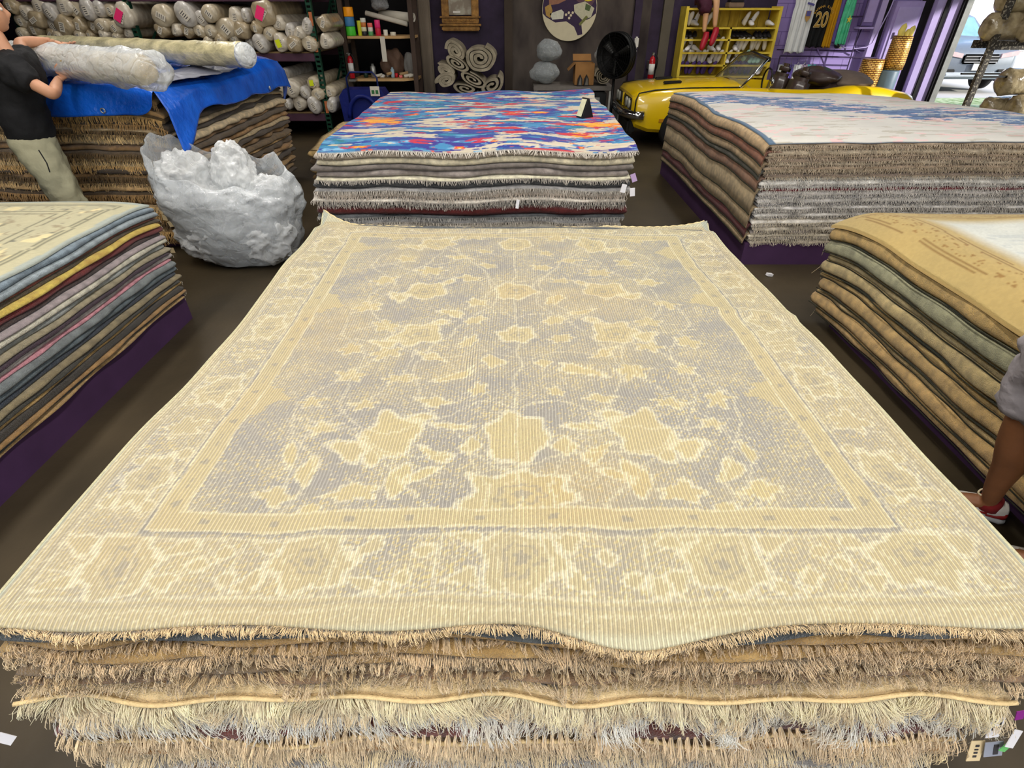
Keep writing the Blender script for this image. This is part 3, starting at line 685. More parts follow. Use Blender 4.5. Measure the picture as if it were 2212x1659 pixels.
def rcol(x, y):
    d = np.minimum(x - 2.0, 3.36 - y) + .012 * np.sin(y * 2); g = fnoise(x, y, .25, .25, 5)
    fld = mixc([(200, 200, 190), (176, 180, 174)], [g, 1 - g]); bor = mixc([(172, 148, 92), (158, 138, 88)], [g, 1 - g])
    w = np.clip((d - .30 + .03 * (g - .5)) / .12, 0, 1)[..., None]; A = bor * (1 - w) + fld * w
    for q in (.09, .115, .25, .27): 
        s_ = np.abs(d - q) < .004; A[s_] = np.array(lin((128, 100, 54)))
    sq = (d > .13) & (d < .235) & (np.abs(((y * 1.0) % .11) - .055) < .036) & (np.abs(fnoise(x, y, .03, .03, 8, 2) - .5) < .045)
    A[sq] = np.array(lin((134, 102, 52)))
    pk = (fnoise(x, y, .30, .05, 21) > .62) & (d > .42); A[pk] = A[pk] * np.array([.86, .88, .92])
    return A * (1 + .12 * (np.random.RandomState(3).rand(*x.shape)[..., None] - .5))
sheet_on(RP, 'patterned_rug', 'whitish rug with a wide gold border on top of the near right pile', rcol, .012, over=(.006, 0, 0, .02), th=.02, edge=(198, 166, 104))

# ---- colourful pile -------------------------------------------------
CC = [((176, 164, 148), 1.0, 'oatmeal'), ((206, 196, 168), 1.1, 'cream'), ((118, 110, 104), .8, 'stone grey'), ((146, 136, 130), 1.2, 'warm grey'), ((216, 206, 178), .6, 'pale cream'), ((70, 70, 70), 1.3, 'charcoal'),
      ((150, 148, 146), .6, 'silver grey'), ((186, 174, 158), 1.3, 'beige'), ((206, 198, 184), .6, 'ivory'), ((104, 102, 98), .9, 'dark grey'), ((82, 28, 26), 1.3, 'dark red'), ((82, 84, 86), .9, 'slate grey'), ((130, 130, 130), .9, 'mid grey'),
      ((190, 184, 170), 1.2, 'light beige'), ((150, 140, 118), 1.3, 'tweed'), ((58, 60, 62), .6, 'near black'), ((172, 166, 154), .9, 'putty'), ((96, 88, 84), .9, 'brown grey'), ((160, 150, 130), .9, 'flax'), ((74, 70, 70), .9, 'graphite'), ((180, 170, 150), .9, 'linen')]
def drp_c(x, y): return -.03 * np.clip((4.2 - y) / .25, 0, 1) ** 2 + .007 * np.sin(x * 7 + 1.2) * np.clip((4.5 - y) / .5, 0, 1)
CP = Pile(-1.36, .84, 3.93, 6.5, .16, .985, [c[1] for c in reversed(CC)], 7, undul=.08, droop=drp_c, L=1.3)
plinth((-1.2, 4.1, 0), (.7, 6.35, .15), 'purple painted plinth under the pile with the multicoloured rug')
for j, (c, t, nm) in enumerate(CC):
    k = len(CC) - 1 - j
    o = CP.rug(k, c, label='%s rug under the multicoloured rug, %s down in that pile' % (nm, ordn(j)) if j else '%s rug directly under the multicoloured rug' % nm,
               dx0=-.05 * math.sin(min(j, 14) / 14 * 2.2) + .02 * math.sin(j * 2.2), dx1=.018 * math.sin(j * 1.4) - .012 * (j / 6), dy0=.010 * math.sin(j * 2.9), jit=.010, ringN=(120, 60))
    del o['_k']
    if j in (6, 7, 9, 13, 11, 14, 16, 18, 4, 12, 8):
        P, T, N = CP.edge_pts(k, 'front', 330, .55, a0=.003, a1=.997)
        cf = {7: (206, 192, 176), 13: (208, 200, 182), 14: (184, 172, 148), 11: (160, 158, 152)}.get(j, (188, 180, 168))
        fringe('fringe', P, T, N, .026 if j not in (7, 13) else .038, fringe_mat(cf), o, tuple(o.location), seed=500 + j, r=.0019, seg=2, lean=.5, out=.014)
        P, T, N = CP.edge_pts(k, 'left', 90, .5, a0=.003, a1=.6)
        fringe('fringe', P, T, N, .026, fringe_mat(cf), o, tuple(o.location), seed=540 + j, r=.0022, seg=2, lean=.5, out=.012)
def ccol(x, y):
    w1 = fnoise(x, y, .42, .13, 41, 4); w2 = fnoise(x, y, .30, .09, 51, 4); w3 = fnoise(x, y, .16, .045, 61, 3); w4 = fnoise(x, y, .12, .022, 71, 3)
    A = np.zeros(x.shape + (3,)); A[:] = np.array(lin((26, 96, 160)))
    def put(mk, c): A[mk] = np.array(lin(c))
    put(w1 > .50, (24, 66, 156)); put(w1 > .59, (54, 44, 146)); put(w1 < .40, (24, 130, 164)); put((w1 < .30), (30, 120, 130))
    put((w3 > .60), (60, 140, 190)); put((w3 < .36), (40, 60, 150)); put(w4 > .70, (120, 170, 200))
    sp = lambda cx, cy, rx, ry: np.exp(-((x - cx) / rx) ** 2 - ((y - cy) / ry) ** 2)
    be = w2 + .16 * sp(-.1, 4.75, .9, .10) + .12 * sp(.3, 5.6, .7, .16) + .14 * sp(-.7, 5.3, .4, .12) + .1 * sp(-.3, 6.2, .9, .1) + (w4 - .5) * .22
    put(be > .61, (196, 184, 162))
    rd = fnoise(x, y, .22, .08, 81, 3) + .22 * sp(-.35, 5.65, .22, .22) + .12 * sp(.35, 4.5, .5, .2) + .1 * sp(.55, 5.0, .25, .2) + .14 * sp(-.2, 4.3, .3, .12) + (w4 - .5) * .25
    put(rd > .70, (186, 40, 80)); put(rd > .765, (206, 36, 50))
    og = .26 * sp(-1.08, 4.95, .20, .18) + .26 * sp(.72, 4.75, .18, .16) + .22 * sp(.52, 4.4, .10, .08) + .18 * sp(.2, 5.2, .18, .07) + .2 * sp(-.5, 4.45, .05, .04) + .5 * fnoise(x, y, .12, .05, 91, 3) + (w4 - .5) * .2
    put(og > .40, (222, 60, 40)); put(og > .44, (248, 164, 32)); put(og > .54, (250, 190, 60))
    dk = .25 * sp(-.42, 5.5, .08, .14) + .5 * w3; put(dk > .47, (30, 36, 90))
    sat = A.max(-1, keepdims=True) - A.min(-1, keepdims=True); A = A * np.where(sat > .25, .90, .92) * (1 - .15 * (A.min(-1, keepdims=True) < .05))
    return A * (1 + .35 * (w4[..., None] - .5))
def c_out(X, Y, U, V_):
    return X + .03 * (U - .5) * V_, Y
o, X_, Y_, zf_ = sheet_on(CP, 'multicoloured_rug', 'shaggy rug in bright blue, red, orange and cream patches on its pile', ccol, .0095, over=(-.03, .02, .012, .2), th=.016, edge=(196, 190, 178), bump=1.0)
P = np.stack([X_[0], Y_[0], zf_(X_, Y_)[0] + .008], -1); P = P[np.linspace(0, len(P) - 1, 420).astype(int)]
fringe('fringe', P, (1, 0, 0), (0, -1, 0), .028, fringe_mat((206, 198, 186)), o, tuple(o.location), seed=57, r=.0024, seg=2, lean=.9, out=.016)

# ---- far right pile: thin ends at the front, wide flaps draped down its left side ----
FC = []
base_cols = [(150, 132, 110), (138, 120, 100), (176, 162, 140), (160, 140, 118), (128, 110, 94), (186, 172, 150), (146, 126, 104), (168, 150, 126), (120, 104, 90), (206, 202, 192), (212, 208, 200), (176, 172, 168), (100, 28, 34), (196, 190, 184),
             (150, 148, 146), (190, 186, 182), (130, 128, 128), (204, 200, 196), (160, 156, 154), (196, 192, 186), (120, 118, 118), (208, 202, 192), (170, 164, 156), (186, 178, 164), (132, 124, 118), (206, 196, 176), (140, 134, 128), (196, 184, 166)]
cnames = ['taupe', 'brown taupe', 'pale taupe', 'fawn', 'umber', 'beige', 'dun', 'sand', 'dark taupe', 'off-white', 'ivory', 'grey', 'crimson', 'pale grey', 'mid grey', 'silver', 'pewter', 'whitish', 'ash', 'light ash', 'steel grey', 'cream', 'stone', 'linen', 'brown grey', 'buttermilk', 'drab grey', 'parchment']
def drp_f(x, y): return -.03 * np.clip((4.5 - y) / .25, 0, 1) ** 2 - .012 * np.clip((2.1 - x) / .2, 0, 1) ** 2 - .04 * np.clip((y - 6.3) / .9, 0, 1) ** 1.5 - .055 * np.clip((x - 3.2) / 1.4, 0, 1) * np.clip((y - 4.8) / 2.2, 0, 1)
nF = len(base_cols)
FP = Pile(1.90, 4.6, 4.30, 7.25, .185, .96, [1 + .25 * math.sin(i * 2.3) for i in range(nF)], 8, undul=.07, droop=drp_f, L=1.5)
plinth((1.905, 4.285, 0), (4.6, 7.27, .18), 'purple painted plinth under the far right pile of rugs')
flaps = {0: ('draped_edge', (176, 148, 108), .075), 2: ('x', (152, 98, 70), .10), 5: ('x', (168, 142, 104), .085), 7: ('x', (104, 100, 88), .07), 9: ('x', (136, 98, 70), .10), 12: ('x', (172, 150, 112), .20), 17: ('x', (180, 156, 116), .16), 22: ('x', (100, 28, 26), .10), 25: ('x', (186, 160, 118), .07)}
for j in range(nF):
    k = nF - 1 - j; c = base_cols[j]
    o = FP.rug(k, c, label='%s rug in the far right pile, %s counted from the top' % (cnames[j], ordn(j + 1)), dx0=.012 * math.sin(j * 1.7) + .02, dy0=.008 * math.sin(j * 2.9) - .02 * (j > 20), jit=.008, ringN=(130, 60))
    del o['_k']
    P, T, N = FP.edge_pts(k, 'front', 330, .6, a0=.003, a1=.997)
    cf = (188, 170, 144) if j < 9 else (214, 208, 198) if j < 20 else (206, 194, 172)
    fringe('fringe', P, T, N, .022, fringe_mat(cf), o, tuple(o.location), seed=600 + j, r=.0020, seg=2, lean=.7 if j < 9 else .35, out=.014)
    if j in flaps:
        _, fc, L_ = flaps[j]
        ys = np.linspace(4.30, 7.23, 70); w1 = wave(700 + j, .006, .8); w2 = wave(720 + j, .016, 1.1); ztop = FP.z(k + 1, 1.95, ys)
        prof = []
        L2 = L_ * (1 + .12 * w2(ys) / .016 * .5)
        seq = [(.10, .0, .0), (.03, .001, 0), (-.006, -.006, 0), (-.022, -.02, .1), (-.024, 0, .5), (-.030, 0, 1.0)]
        th_ = .007
        for dx, dz, f in seq: prof.append(np.stack([1.912 + dx - np.abs(w1(ys)) * f, ys, ztop + .001 + dz - f * L2], -1))
        for dx, dz, f in reversed(seq): prof.append(np.stack([1.912 + dx + th_ - np.abs(w1(ys)) * f, ys, ztop - .004 + dz - f * L2 + (.003 if f == 1 else 0)], -1))
        V = np.stack(prof, 0); a, b = V.shape[:2]; i_ = np.arange(a)[:, None]; j_ = np.arange(b - 1)[None, :]
        F = np.stack([i_ * b + j_, i_ * b + j_ + 1, ((i_ + 1) % a) * b + j_ + 1, ((i_ + 1) % a) * b + j_], -1).reshape(-1, 4)
        np_mesh('draped_edge', V.reshape(-1, 3), F, rugmat(fc), o, tuple(o.location))
        MB().tube([tuple(p) for p in prof[5]], .005, 5).build('edge_binding', M_bind, o, sm=True)
def fcol(x, y):
    w1 = fnoise(x, y, .30, .12, 141, 4); w2 = fnoise(x, y, .14, .04, 151, 3); w4 = fnoise(x, y, .12, .025, 171, 3)
    A = mixc([(206, 203, 194), (186, 183, 178)], [w1, 1 - w1])
    band = np.exp(-(((x - 2.2) * .55 + (y - 6.4) * 1.0) / .75) ** 2)
    bl = .42 * band + .5 * w1 + .3 * (w2 - .5) > .60; A[bl] = np.array(lin((92, 120, 158)))
    A[bl & (w4 > .55)] = np.array(lin((70, 96, 140))); A[bl & (w4 < .34)] = np.array(lin((190, 196, 200)))
    pk = (fnoise(x, y, .16, .06, 181, 3) > .66); A[pk] = np.array(lin((214, 182, 180)))
    gy = (fnoise(x, y, .2, .05, 191, 3) > .64); A[gy] = A[gy] * np.array(lin((196, 190, 174)))/np.array(lin((206, 203, 194))) * .86
    e = x < 1.945; A[e] = np.array(lin((84, 106, 128)))
    return A
sheet_on(FP, 'patterned_rug', 'pale rug with broken blue and pink patches on the far right pile', fcol, .012, over=(-.015, 0, .0, .0), th=.010, edge=(90, 110, 130), bump=.6)

# ---- tall pile under the blue tarp ---------------------------------
TPc = [(104, 80, 48), (148, 117, 73), (70, 56, 39), (183, 143, 90), (117, 92, 58), (80, 65, 48), (170, 148, 112), (63, 51, 39), (200, 178, 141), (134, 102, 63), (90, 73, 51), (163, 124, 75), (183, 161, 122), (73, 58, 41), (146, 112, 68), (112, 90, 58), (192, 156, 102), (85, 68, 46), (156, 119, 73), (178, 148, 102), (68, 56, 41), (134, 107, 70), (165, 131, 82), (97, 78, 53), (146, 117, 75), (80, 65, 48)]
TNm = ['bronze', 'camel', 'dark umber', 'golden tan', 'brown', 'smoky brown', 'stone tan', 'blackish brown', 'pale straw', 'rust brown', 'coffee', 'amber tan', 'flaxen', 'peat brown', 'cinnamon', 'walnut', 'wheat', 'cocoa', 'toffee', 'hay', 'dark coffee', 'hazel', 'caramel', 'bark brown', 'tawny', 'earth brown']
def drp_t(x, y): return -.05 * np.clip((x + 2.95) / .28, 0, 1) ** 2 - .03 * np.clip((4.8 - y) / .25, 0, 1) ** 2 + .02 * np.sin(1.8 * x + 2 * y)
TP = Pile(-5.6, -2.70, 4.58, 7.1, .10, 1.30, [1 + .3 * math.sin(i * 1.9) for i in range(26)], 9, undul=.11, droop=drp_t, L=1.4)
plinth((-5.5, 4.7, 0), (-2.84, 7.0, .095), 'dark purple plinth under the tall pile with the blue tarp')
for j, c in enumerate(TPc):
    k = 25 - j
    bul = .08 * math.sin(j / 25 * PI)
    o = TP.rug(k, c, label='%s rug in the tall pile under the blue tarp, %s from the top' % (TNm[j], ordn(j + 1)), dx1=.02 * math.sin(j * 2.6) + bul * .6, dy0=.016 * math.sin(j * 1.8), jit=.014, ringN=(110, 90))
    del o['_k']
    if j % 5 != 3 and j % 7 != 2:
        P, T, N = TP.edge_pts(k, 'front', 380, .6, a0=.3, a1=.997)
        cf = [(204, 164, 104), (166, 130, 82), (104, 82, 52), (222, 188, 132)][j % 4]
        fringe('fringe', P, T, N, .055, fringe_mat(cf), o, tuple(o.location), seed=800 + j, r=.0026, seg=2, lean=.25, out=.016)
# low pile of tan rugs behind it
BP = Pile(-2.45, -1.75, 6.9, 8.5, 0.0, .40, [1, 1, 1, 1], 12, undul=.15, L=1.2)
for k, (nm, c) in enumerate([('brown', (120, 96, 60)), ('straw', (176, 150, 96)), ('dark', (84, 68, 48)), ('plain tan', (190, 160, 104))]):
    o = BP.rug(k, c, label='%s rug in the low stack behind the plastic bag, %s' % (nm, ['lowest', 'second from below', 'third from below', 'topmost'][k]), jit=.006, ringN=(30, 50)); del o['_k']
# ------------------------------------------------------------------ tarp, wrapped rolls on it
def noisy(v, amp, sc, seed=0):
    q = Vector(v) * sc + Vector((seed * 3.1, seed * 1.7, 0)); return mnoise.noise_vector(q) * amp
def plastic(name, col, alpha, rough=.18, bump=.8, bs=14, var=.12):
    if name in MATS: return MATS[name]
    m = mat(name, col, rough, var, 5, bump, bs, spec=.7, alpha=alpha); n, l = nodes_of(m); p = n['Principled BSDF']
    tc = n.new('ShaderNodeTexCoord'); vo = n.new('ShaderNodeTexVoronoi'); vo.feature = 'DISTANCE_TO_EDGE'; vo.inputs['Scale'].default_value = bs * .55
    nz = n.new('ShaderNodeTexNoise'); nz.inputs['Scale'].default_value = 4; mx = n.new('ShaderNodeVectorMath'); mx.operation = 'MULTIPLY_ADD'; mx.inputs[1].default_value = (.35, .35, .35)
    l.new(tc.outputs['Object'], nz.inputs[0]); l.new(nz.outputs['Color'], mx.inputs[0]); l.new(tc.outputs['Object'], mx.inputs[2]); l.new(mx.outputs[0], vo.inputs[0])
    b1 = [q for q in n if q.type == 'BUMP']; b2 = n.new('ShaderNodeBump'); b2.inputs['Strength'].default_value = .9; b2.inputs['Distance'].default_value = .02
    mr = n.new('ShaderNodeMath'); mr.operation = 'MINIMUM'; mr.inputs[1].default_value = .22; l.new(vo.outputs[0], mr.inputs[0]); l.new(mr.outputs[0], b2.inputs['Height'])
    if b1: l.new(b1[0].outputs[0], b2.inputs['Normal'])
    l.new(b2.outputs[0], p.inputs['Normal'])
    if alpha < 1:
        lw = n.new('ShaderNodeLayerWeight'); lw.inputs['Blend'].default_value = .35; l.new(b2.outputs[0], lw.inputs['Normal'])
        ma = n.new('ShaderNodeMath'); ma.operation = 'MULTIPLY_ADD'; ma.use_clamp = True; ma.inputs[1].default_value = .75; ma.inputs[2].default_value = alpha * .75; l.new(lw.outputs['Facing'], ma.inputs[0]); l.new(ma.outputs[0], p.inputs['Alpha'])
    return m
def ridged(x, y, s, seed):
    return 1 - np.abs(fnoise(x, y, s, s * .6, seed, 3) * 2 - 1)
M_tarp = mat('blue_tarpaulin', (14, 84, 196), .25, .10, 6, .9, 22, spec=.5, col2=(24, 100, 214), coat=.15)
def tarp():
    V = []; F = []
    def grid(P):
        a, b = P.shape[:2]; base = sum(len(v) for v in V); V.append(P.reshape(-1, 3))
        j = np.arange(a - 1)[:, None]; i = np.arange(b - 1)[None, :]; q = base + j * b + i
        F.append(np.stack([q, q + 1, q + b + 1, q + b], -1).reshape(-1, 4))
    xs = np.linspace(-5.65, -2.66, 130); ys = np.linspace(7.12, 4.54, 70)
    Xg, Yg = np.meshgrid(xs, ys)
    zt = TP.z(26, np.clip(Xg, -5.6, -2.68), np.clip(Yg, 4.58, 7.1)) + .012 + .012 * ridged(Xg, Yg, .5, 5)
    top = np.stack([Xg, Yg, zt], -1)
    # front skirt, its near right corner rounding up
    t = np.linspace(0, 1, 14)[:, None]; e = np.clip((xs + 2.86) / .20, 0, 1)[None, :]
    L = (.205 + .012 * np.sin(xs * 3))[None, :] * np.sqrt(np.clip(1 - e ** 2.2, 0.02, 1))
    sk = np.stack([np.broadcast_to(xs[None, :], (14, 130)), 4.54 - .018 * np.minimum(t * 4, 1) - .012 * t * np.sin(xs[None, :] * 9) - .02 * t, zt[-1][None, :] - t * L], -1)
    grid(np.concatenate([top, sk[1:]], 0))
    # right skirt with the long pointed corner
    yr = np.linspace(4.54, 7.12, 90); zr = TP.z(26, np.full(90, -2.68), np.clip(yr, 4.58, 7.1)) + .012 + .012 * ridged(np.full(90, -2.66), yr, .5, 5)
    Lr = .20 + .22 * np.exp(-((yr - 4.56) / .28) ** 2) + .06 * np.clip((yr - 5.2), 0, 1.2) + .012 * np.sin(yr * 7)
    t = np.linspace(0, 1, 16)[:, None]
    rs = np.stack([-2.66 + .045 * np.minimum(t * 3, 1) + .05 * t * (1 + .25 * np.sin(yr * 11)[None, :]) + .03 * np.clip(.6 - (yr[None, :] - 4.54), 0, 1) * t, np.broadcast_to(yr[None, :], (16, 90)) - .05 * t * np.exp(-((yr - 4.56) / .3) ** 2)[None, :], zr[None, :] - t * Lr[None, :]], -1)
    grid(rs)
    # fold sticking out past the far corner
    A = np.array([-2.66, 6.85, 1.29]); B = np.array([-2.60, 7.12, 1.03]); C_ = np.array(atY(620, 178, 7.15)); D = np.array(atY(608, 228, 7.15))
    g = np.zeros((8, 8, 3))
    for a in range(8):
        for b in range(8):
            p, q = a / 7, b / 7; g[a, b] = (1 - p) * ((1 - q) * A + q * B) + p * ((1 - q) * C_ + q * D) + np.array([0, .05 * math.sin(q * 3) * p, .02 * math.sin(p * 5)])
    grid(g)
    o = np_mesh('tarpaulin', np.concatenate(V), np.concatenate(F), M_tarp, None, (-4.1, 5.8, 1.32))
    md = o.modifiers.new('thick', 'SOLIDIFY'); md.thickness = .003; md.offset = 1
    tag(o, 'blue plastic tarpaulin draped over the tall pile of rugs', 'tarpaulin')
    M_g = mat('grommet_metal', (190, 190, 180), .35, .05, metal=.8)
    for u, v in ((27, 235), (222, 239)):
        p = atY(u, v, 4.50)
        MB().tube([(p.x + .016 * math.cos(a), p.y, p.z + .016 * math.sin(a)) for a in np.linspace(0, 2 * PI, 15)], .0045, 6).build('grommet', M_g, o, sm=True)
    p = atY(550, 190, 6.45); p.x = -2.545
    MB().tube([(p.x, p.y + .016 * math.cos(a), p.z + .016 * math.sin(a)) for a in np.linspace(0, 2 * PI, 15)], .0045, 6).build('grommet', M_g, o, sm=True)
    # tarp's reverse between the rolls, its shadow put into the grey colour
    n = 30; G, H = np.meshgrid(np.linspace(0, 1, n), np.linspace(0, 1, n))
    Xs = -3.6 + 1.0 * G + .1 * H; Ys = 4.72 + 1.5 * H * (.35 + .65 * G); Zs = TP.z(26, np.clip(Xs, -5.6, -2.7), Ys) + .034 + .014 * ridged(Xs, Ys, .3, 9)
    j = np.arange(n - 1)[:, None]; i = np.arange(n - 1)[None, :]; q = j * n + i
    s = np_mesh('shaded_tarp_reverse', np.stack([Xs, Ys, Zs], -1).reshape(-1, 3), np.stack([q, q + 1, q + n + 1, q + n], -1).reshape(-1, 4), plastic('shaded_tarp_grey', (112, 114, 130), 1, .4), None, (-3.1, 5.4, 1.33))
    md = s.modifiers.new('thick', 'SOLIDIFY'); md.thickness = .002
    tag(s, 'wrinkled grey plastic sheet lying on the blue tarp between the rolls', 'plastic sheet')
tarp()
def roll_tube(mb, a, b, r, n=24, rings=40, wr=.006, endr=.75, seed=0, squash=1.0):
    """a wrapped roll from a to b: wrinkled side, gathered ends"""
    a = Vector(a); b = Vector(b); d = (b - a).normalized(); u = d.cross(Vector((0, 0, 1))).normalized(); w_ = u.cross(d); L = (b - a).length
    prof = [(0, 0.04), (.0, endr * .6), (.012, endr * .9), (.05, 1.0)]
    ts = [(0, .05), (.004, endr * .6), (.012, endr * .88), (.05, .99)] + [(x, 1.0) for x in np.linspace(.1, L - .1, rings)] + [(L - .05, .99), (L - .012, endr * .88), (L - .004, endr * .6), (L, .05)]
    vs = []
    for i, (t, f) in enumerate(ts):
        for k in range(n):
            an = 2 * PI * k / n; wob = 1 + (mnoise.noise(Vector((t * 2.2 + seed, math.cos(an) * 1.3, math.sin(an) * 1.3))) * .10) + (mnoise.noise(Vector((t * 9, math.cos(an) * 3 + seed, math.sin(an) * 3 + t * 6))) * wr / r * 1.6)
            rr = r * f * wob; vs.append(a + d * (t + .010 * mnoise.noise(Vector((an * 2, seed, f * 3))) * (f < .9)) + u * math.cos(an) * rr + w_ * math.sin(an) * rr * squash)
    m = len(ts); fs = [(i * n + k, i * n + (k + 1) % n, (i + 1) * n + (k + 1) % n, (i + 1) * n + k) for i in range(m - 1) for k in range(n)]
    fs += [tuple(reversed(range(n))), tuple((m - 1) * n + k for k in range(n))]
    mb.add(vs, fs); return mb
M_rollA = mat('film_wrapped_beige', (176, 168, 132), .25, .22, 6, .7, 24, spec=.6, coat=.4, stretch=(1, 2, 2), col2=(214, 202, 158))
M_core = mat('rolled_rug_back', (170, 150, 108), .9, .15, 14, .4, 160)
M_film = plastic('clear_film', (225, 228, 228), .34, .12, 1.0, 18)
e1 = empty('wrapped_rug_roll', (-3.5, 6.1, 1.33), 'long film wrapped rug roll lying across the back of the blue tarp', 'rug roll')
b_ = atZ(536, 120, 1.425); a_ = Vector((-4.95, 6.70, 1.43))
roll_tube(MB(), a_, b_, .094, seed=2, wr=.008).build('roll', M_rollA, e1, sm=True)
dd = (b_ - a_).normalized()
MB().tube([b_ - dd * .05, b_ - dd * .02, b_ + dd * .012, b_ + dd * .016], [.100, .098, .08, .015], 20).build('end_film', plastic('white_film', (226, 230, 232), .85, .15, 1.0, 30), e1, sm=True)
e2 = empty('wrapped_rug_roll', (-3.0, 4.9, 1.32), 'short tan rug roll in loose clear plastic at the front edge of the blue tarp', 'rug roll')
b2 = atZ(318, 152, 1.435); a2 = Vector((-4.35, 5.25, 1.44))
d2 = (b2 - a2).normalized()
roll_tube(MB(), a2, b2, .098, seed=5, wr=.004, squash=.92).build('roll', M_core, e2, sm=True)
roll_tube(MB(), a2 - d2 * .12, b2 + d2 * .14, .118, seed=8, wr=.018, endr=.62, squash=.95).build('plastic_cover', M_film, e2, sm=True)
# ------------------------------------------------------------------ the big bag of plastic film
def bag():
    e = empty('plastic_bag', (-2.2, 4.4, 0), 'huge clear plastic bag stuffed with crumpled film on the floor', 'plastic bag')
    n = 96; prof = [(0, .03, -2.22, 4.46), (.004, .28, -2.22, 4.46), (.03, .36, -2.22, 4.45), (.12, .43, -2.22, 4.44), (.25, .50, -2.22, 4.43), (.40, .545, -2.23, 4.42), (.52, .56, -2.24, 4.42), (.62, .56, -2.25, 4.41), (.72, .55, -2.26, 4.41), (.80, .54, -2.27, 4.41), (.88, .52, -2.28, 4.42)]
    vs = []; zz = []
    fine = []
    for i in range(len(prof) - 1):
        for q in range(5):
            f = q / 5; fine.append(tuple(a + (b - a) * f for a, b in zip(prof[i], prof[i + 1])))
    fine.append(prof[-1])
    for i, (z, r, cx, cy) in enumerate(fine):
        for k in range(n):
            a = 2 * PI * k / n; ca, sa = math.cos(a), math.sin(a)
            q = Vector((ca * 1.6, sa * 1.6, z * 3)); nz = mnoise.noise(q * 1.3) * .10 + (1 - abs(mnoise.noise(q * 2.6 + Vector((7, 0, 0))))) * .09 - .08 + (1 - abs(mnoise.noise(q * 7))) * .040
            # diagonal tension folds
            nz += .014 * math.sin(a * 9 + z * 22 + 3 * mnoise.noise(q)) * min(1, z * 4)
            up = z + (max(0, z - .55) / .33) ** 1.5 * (.22 * max(0, math.cos(a - 2.9)) ** 3 - .12 * max(0, math.cos(a + .9)) + .06 * mnoise.noise(q * 2))
            rr = r * (1 + nz) * .93
            vs.append(Vector((cx + .02 + ca * rr * 1.0, cy - .07 + sa * rr * .62, max(up * .90, 0.003))))
    m = len(fine); fs = [(i * n + k, i * n + (k + 1) % n, (i + 1) * n + (k + 1) % n, (i + 1) * n + k) for i in range(m - 1) for k in range(n)] + [tuple(reversed(range(n)))]
    o = MB().add(vs, fs).build('bag_film', plastic('bag_film', (226, 230, 232), .22, .10, 1.0, 16), e, sm=True)
    md = o.modifiers.new('thick', 'SOLIDIFY'); md.thickness = .002
    Mw = plastic('crumpled_film', (236, 238, 238), .50, .12, 1.0, 20)
    lumps = [(-2.49, 4.29, .62, .19, .19, .22), (-2.12, 4.31, .70, .13, .13, .20), (-2.26, 4.31, .36, .34, .20, .26), (-2.0, 4.29, .28, .22, .18, .21), (-2.42, 4.33, .26, .24, .18, .20), (-1.93, 4.33, .50, .17, .16, .17), (-2.3, 4.44, .54, .26, .14, .20)]
    for i, (x, y, z, rx, ry, rz) in enumerate(lumps):
        bm = bmesh.new(); bmesh.ops.create_icosphere(bm, subdivisions=5, radius=1)
        for v in bm.verts:
            c = v.co.copy(); k = 1 + .45 * (1 - abs(mnoise.noise(c * 1.8 + Vector((i * 5, 0, 0))))) - .35 + .28 * (1 - abs(mnoise.noise(c * 4.5 + Vector((i, 3, 0))))) - .1 + .10 * (1 - abs(mnoise.noise(c * 11)))
            v.co = Vector((x + c.x * rx * k, y + c.y * ry * k, max(.02, z + c.z * rz * k)))
        vs = [v.co.copy() for v in bm.verts]; bm.verts.index_update(); fs = [[v.index for v in f.verts] for f in bm.faces]; bm.free()
        MB().add(vs, fs).build('crumpled_film', Mw, e, sm=True, fix=False)
bag()
# ------------------------------------------------------------------ people
def skinned(name, nodes, edges, m, parent, root, sub=2, smooth_=True):
    keys = list(nodes); o0 = parent_loc(parent) if parent else Vector((0, 0, 0))
    me = bpy.data.meshes.new(name); me.from_pydata([tuple(Vector(nodes[k][0]) - o0) for k in keys], [(keys.index(a), keys.index(b)) for a, b in edges], [])
    me.materials.append(m); o = bpy.data.objects.new(name, me); C.objects.link(o); o.parent = parent
    sk = o.modifiers.new('skin', 'SKIN'); sk.use_smooth_shade = True; sk.branch_smoothing = .4
    lay = me.skin_vertices[0].data if me.skin_vertices else None
    if lay is None:
        bm = bmesh.new(); bm.from_mesh(me); bm.verts.layers.skin.verify(); bm.to_mesh(me); bm.free(); lay = me.skin_vertices[0].data
    for i, k in enumerate(keys):
        r = nodes[k][1]; lay[i].radius = r if isinstance(r, tuple) else (r, r); lay[i].use_root = (k == root)
    cloth = name in ('trousers', 't_shirt', 'shorts'); s = o.modifiers.new('sub', 'SUBSURF'); s.levels = s.render_levels = sub + (1 if cloth else 0)
    if cloth:
        tx = bpy.data.textures.new('folds', 'CLOUDS'); tx.noise_scale = .07; tx.noise_depth = 2; d_ = o.modifiers.new('folds', 'DISPLACE'); d_.texture = tx; d_.strength = .045; d_.mid_level = .38; d_.texture_coords = 'GLOBAL'
    return o
M_skin = mat('light_skin', (188, 138, 108), .55, .08, 14, .1, 60, spec=.35)
M_skin2 = mat('tanned_skin', (128, 84, 54), .5, .10, 12, .1, 60, spec=.35)
M_tee = mat('black_cotton', (20, 20, 22), .85, .2, 18, .5, 30)
M_khaki = mat('khaki_cotton', (150, 146, 120), .85, .14, 9, .9, 16)
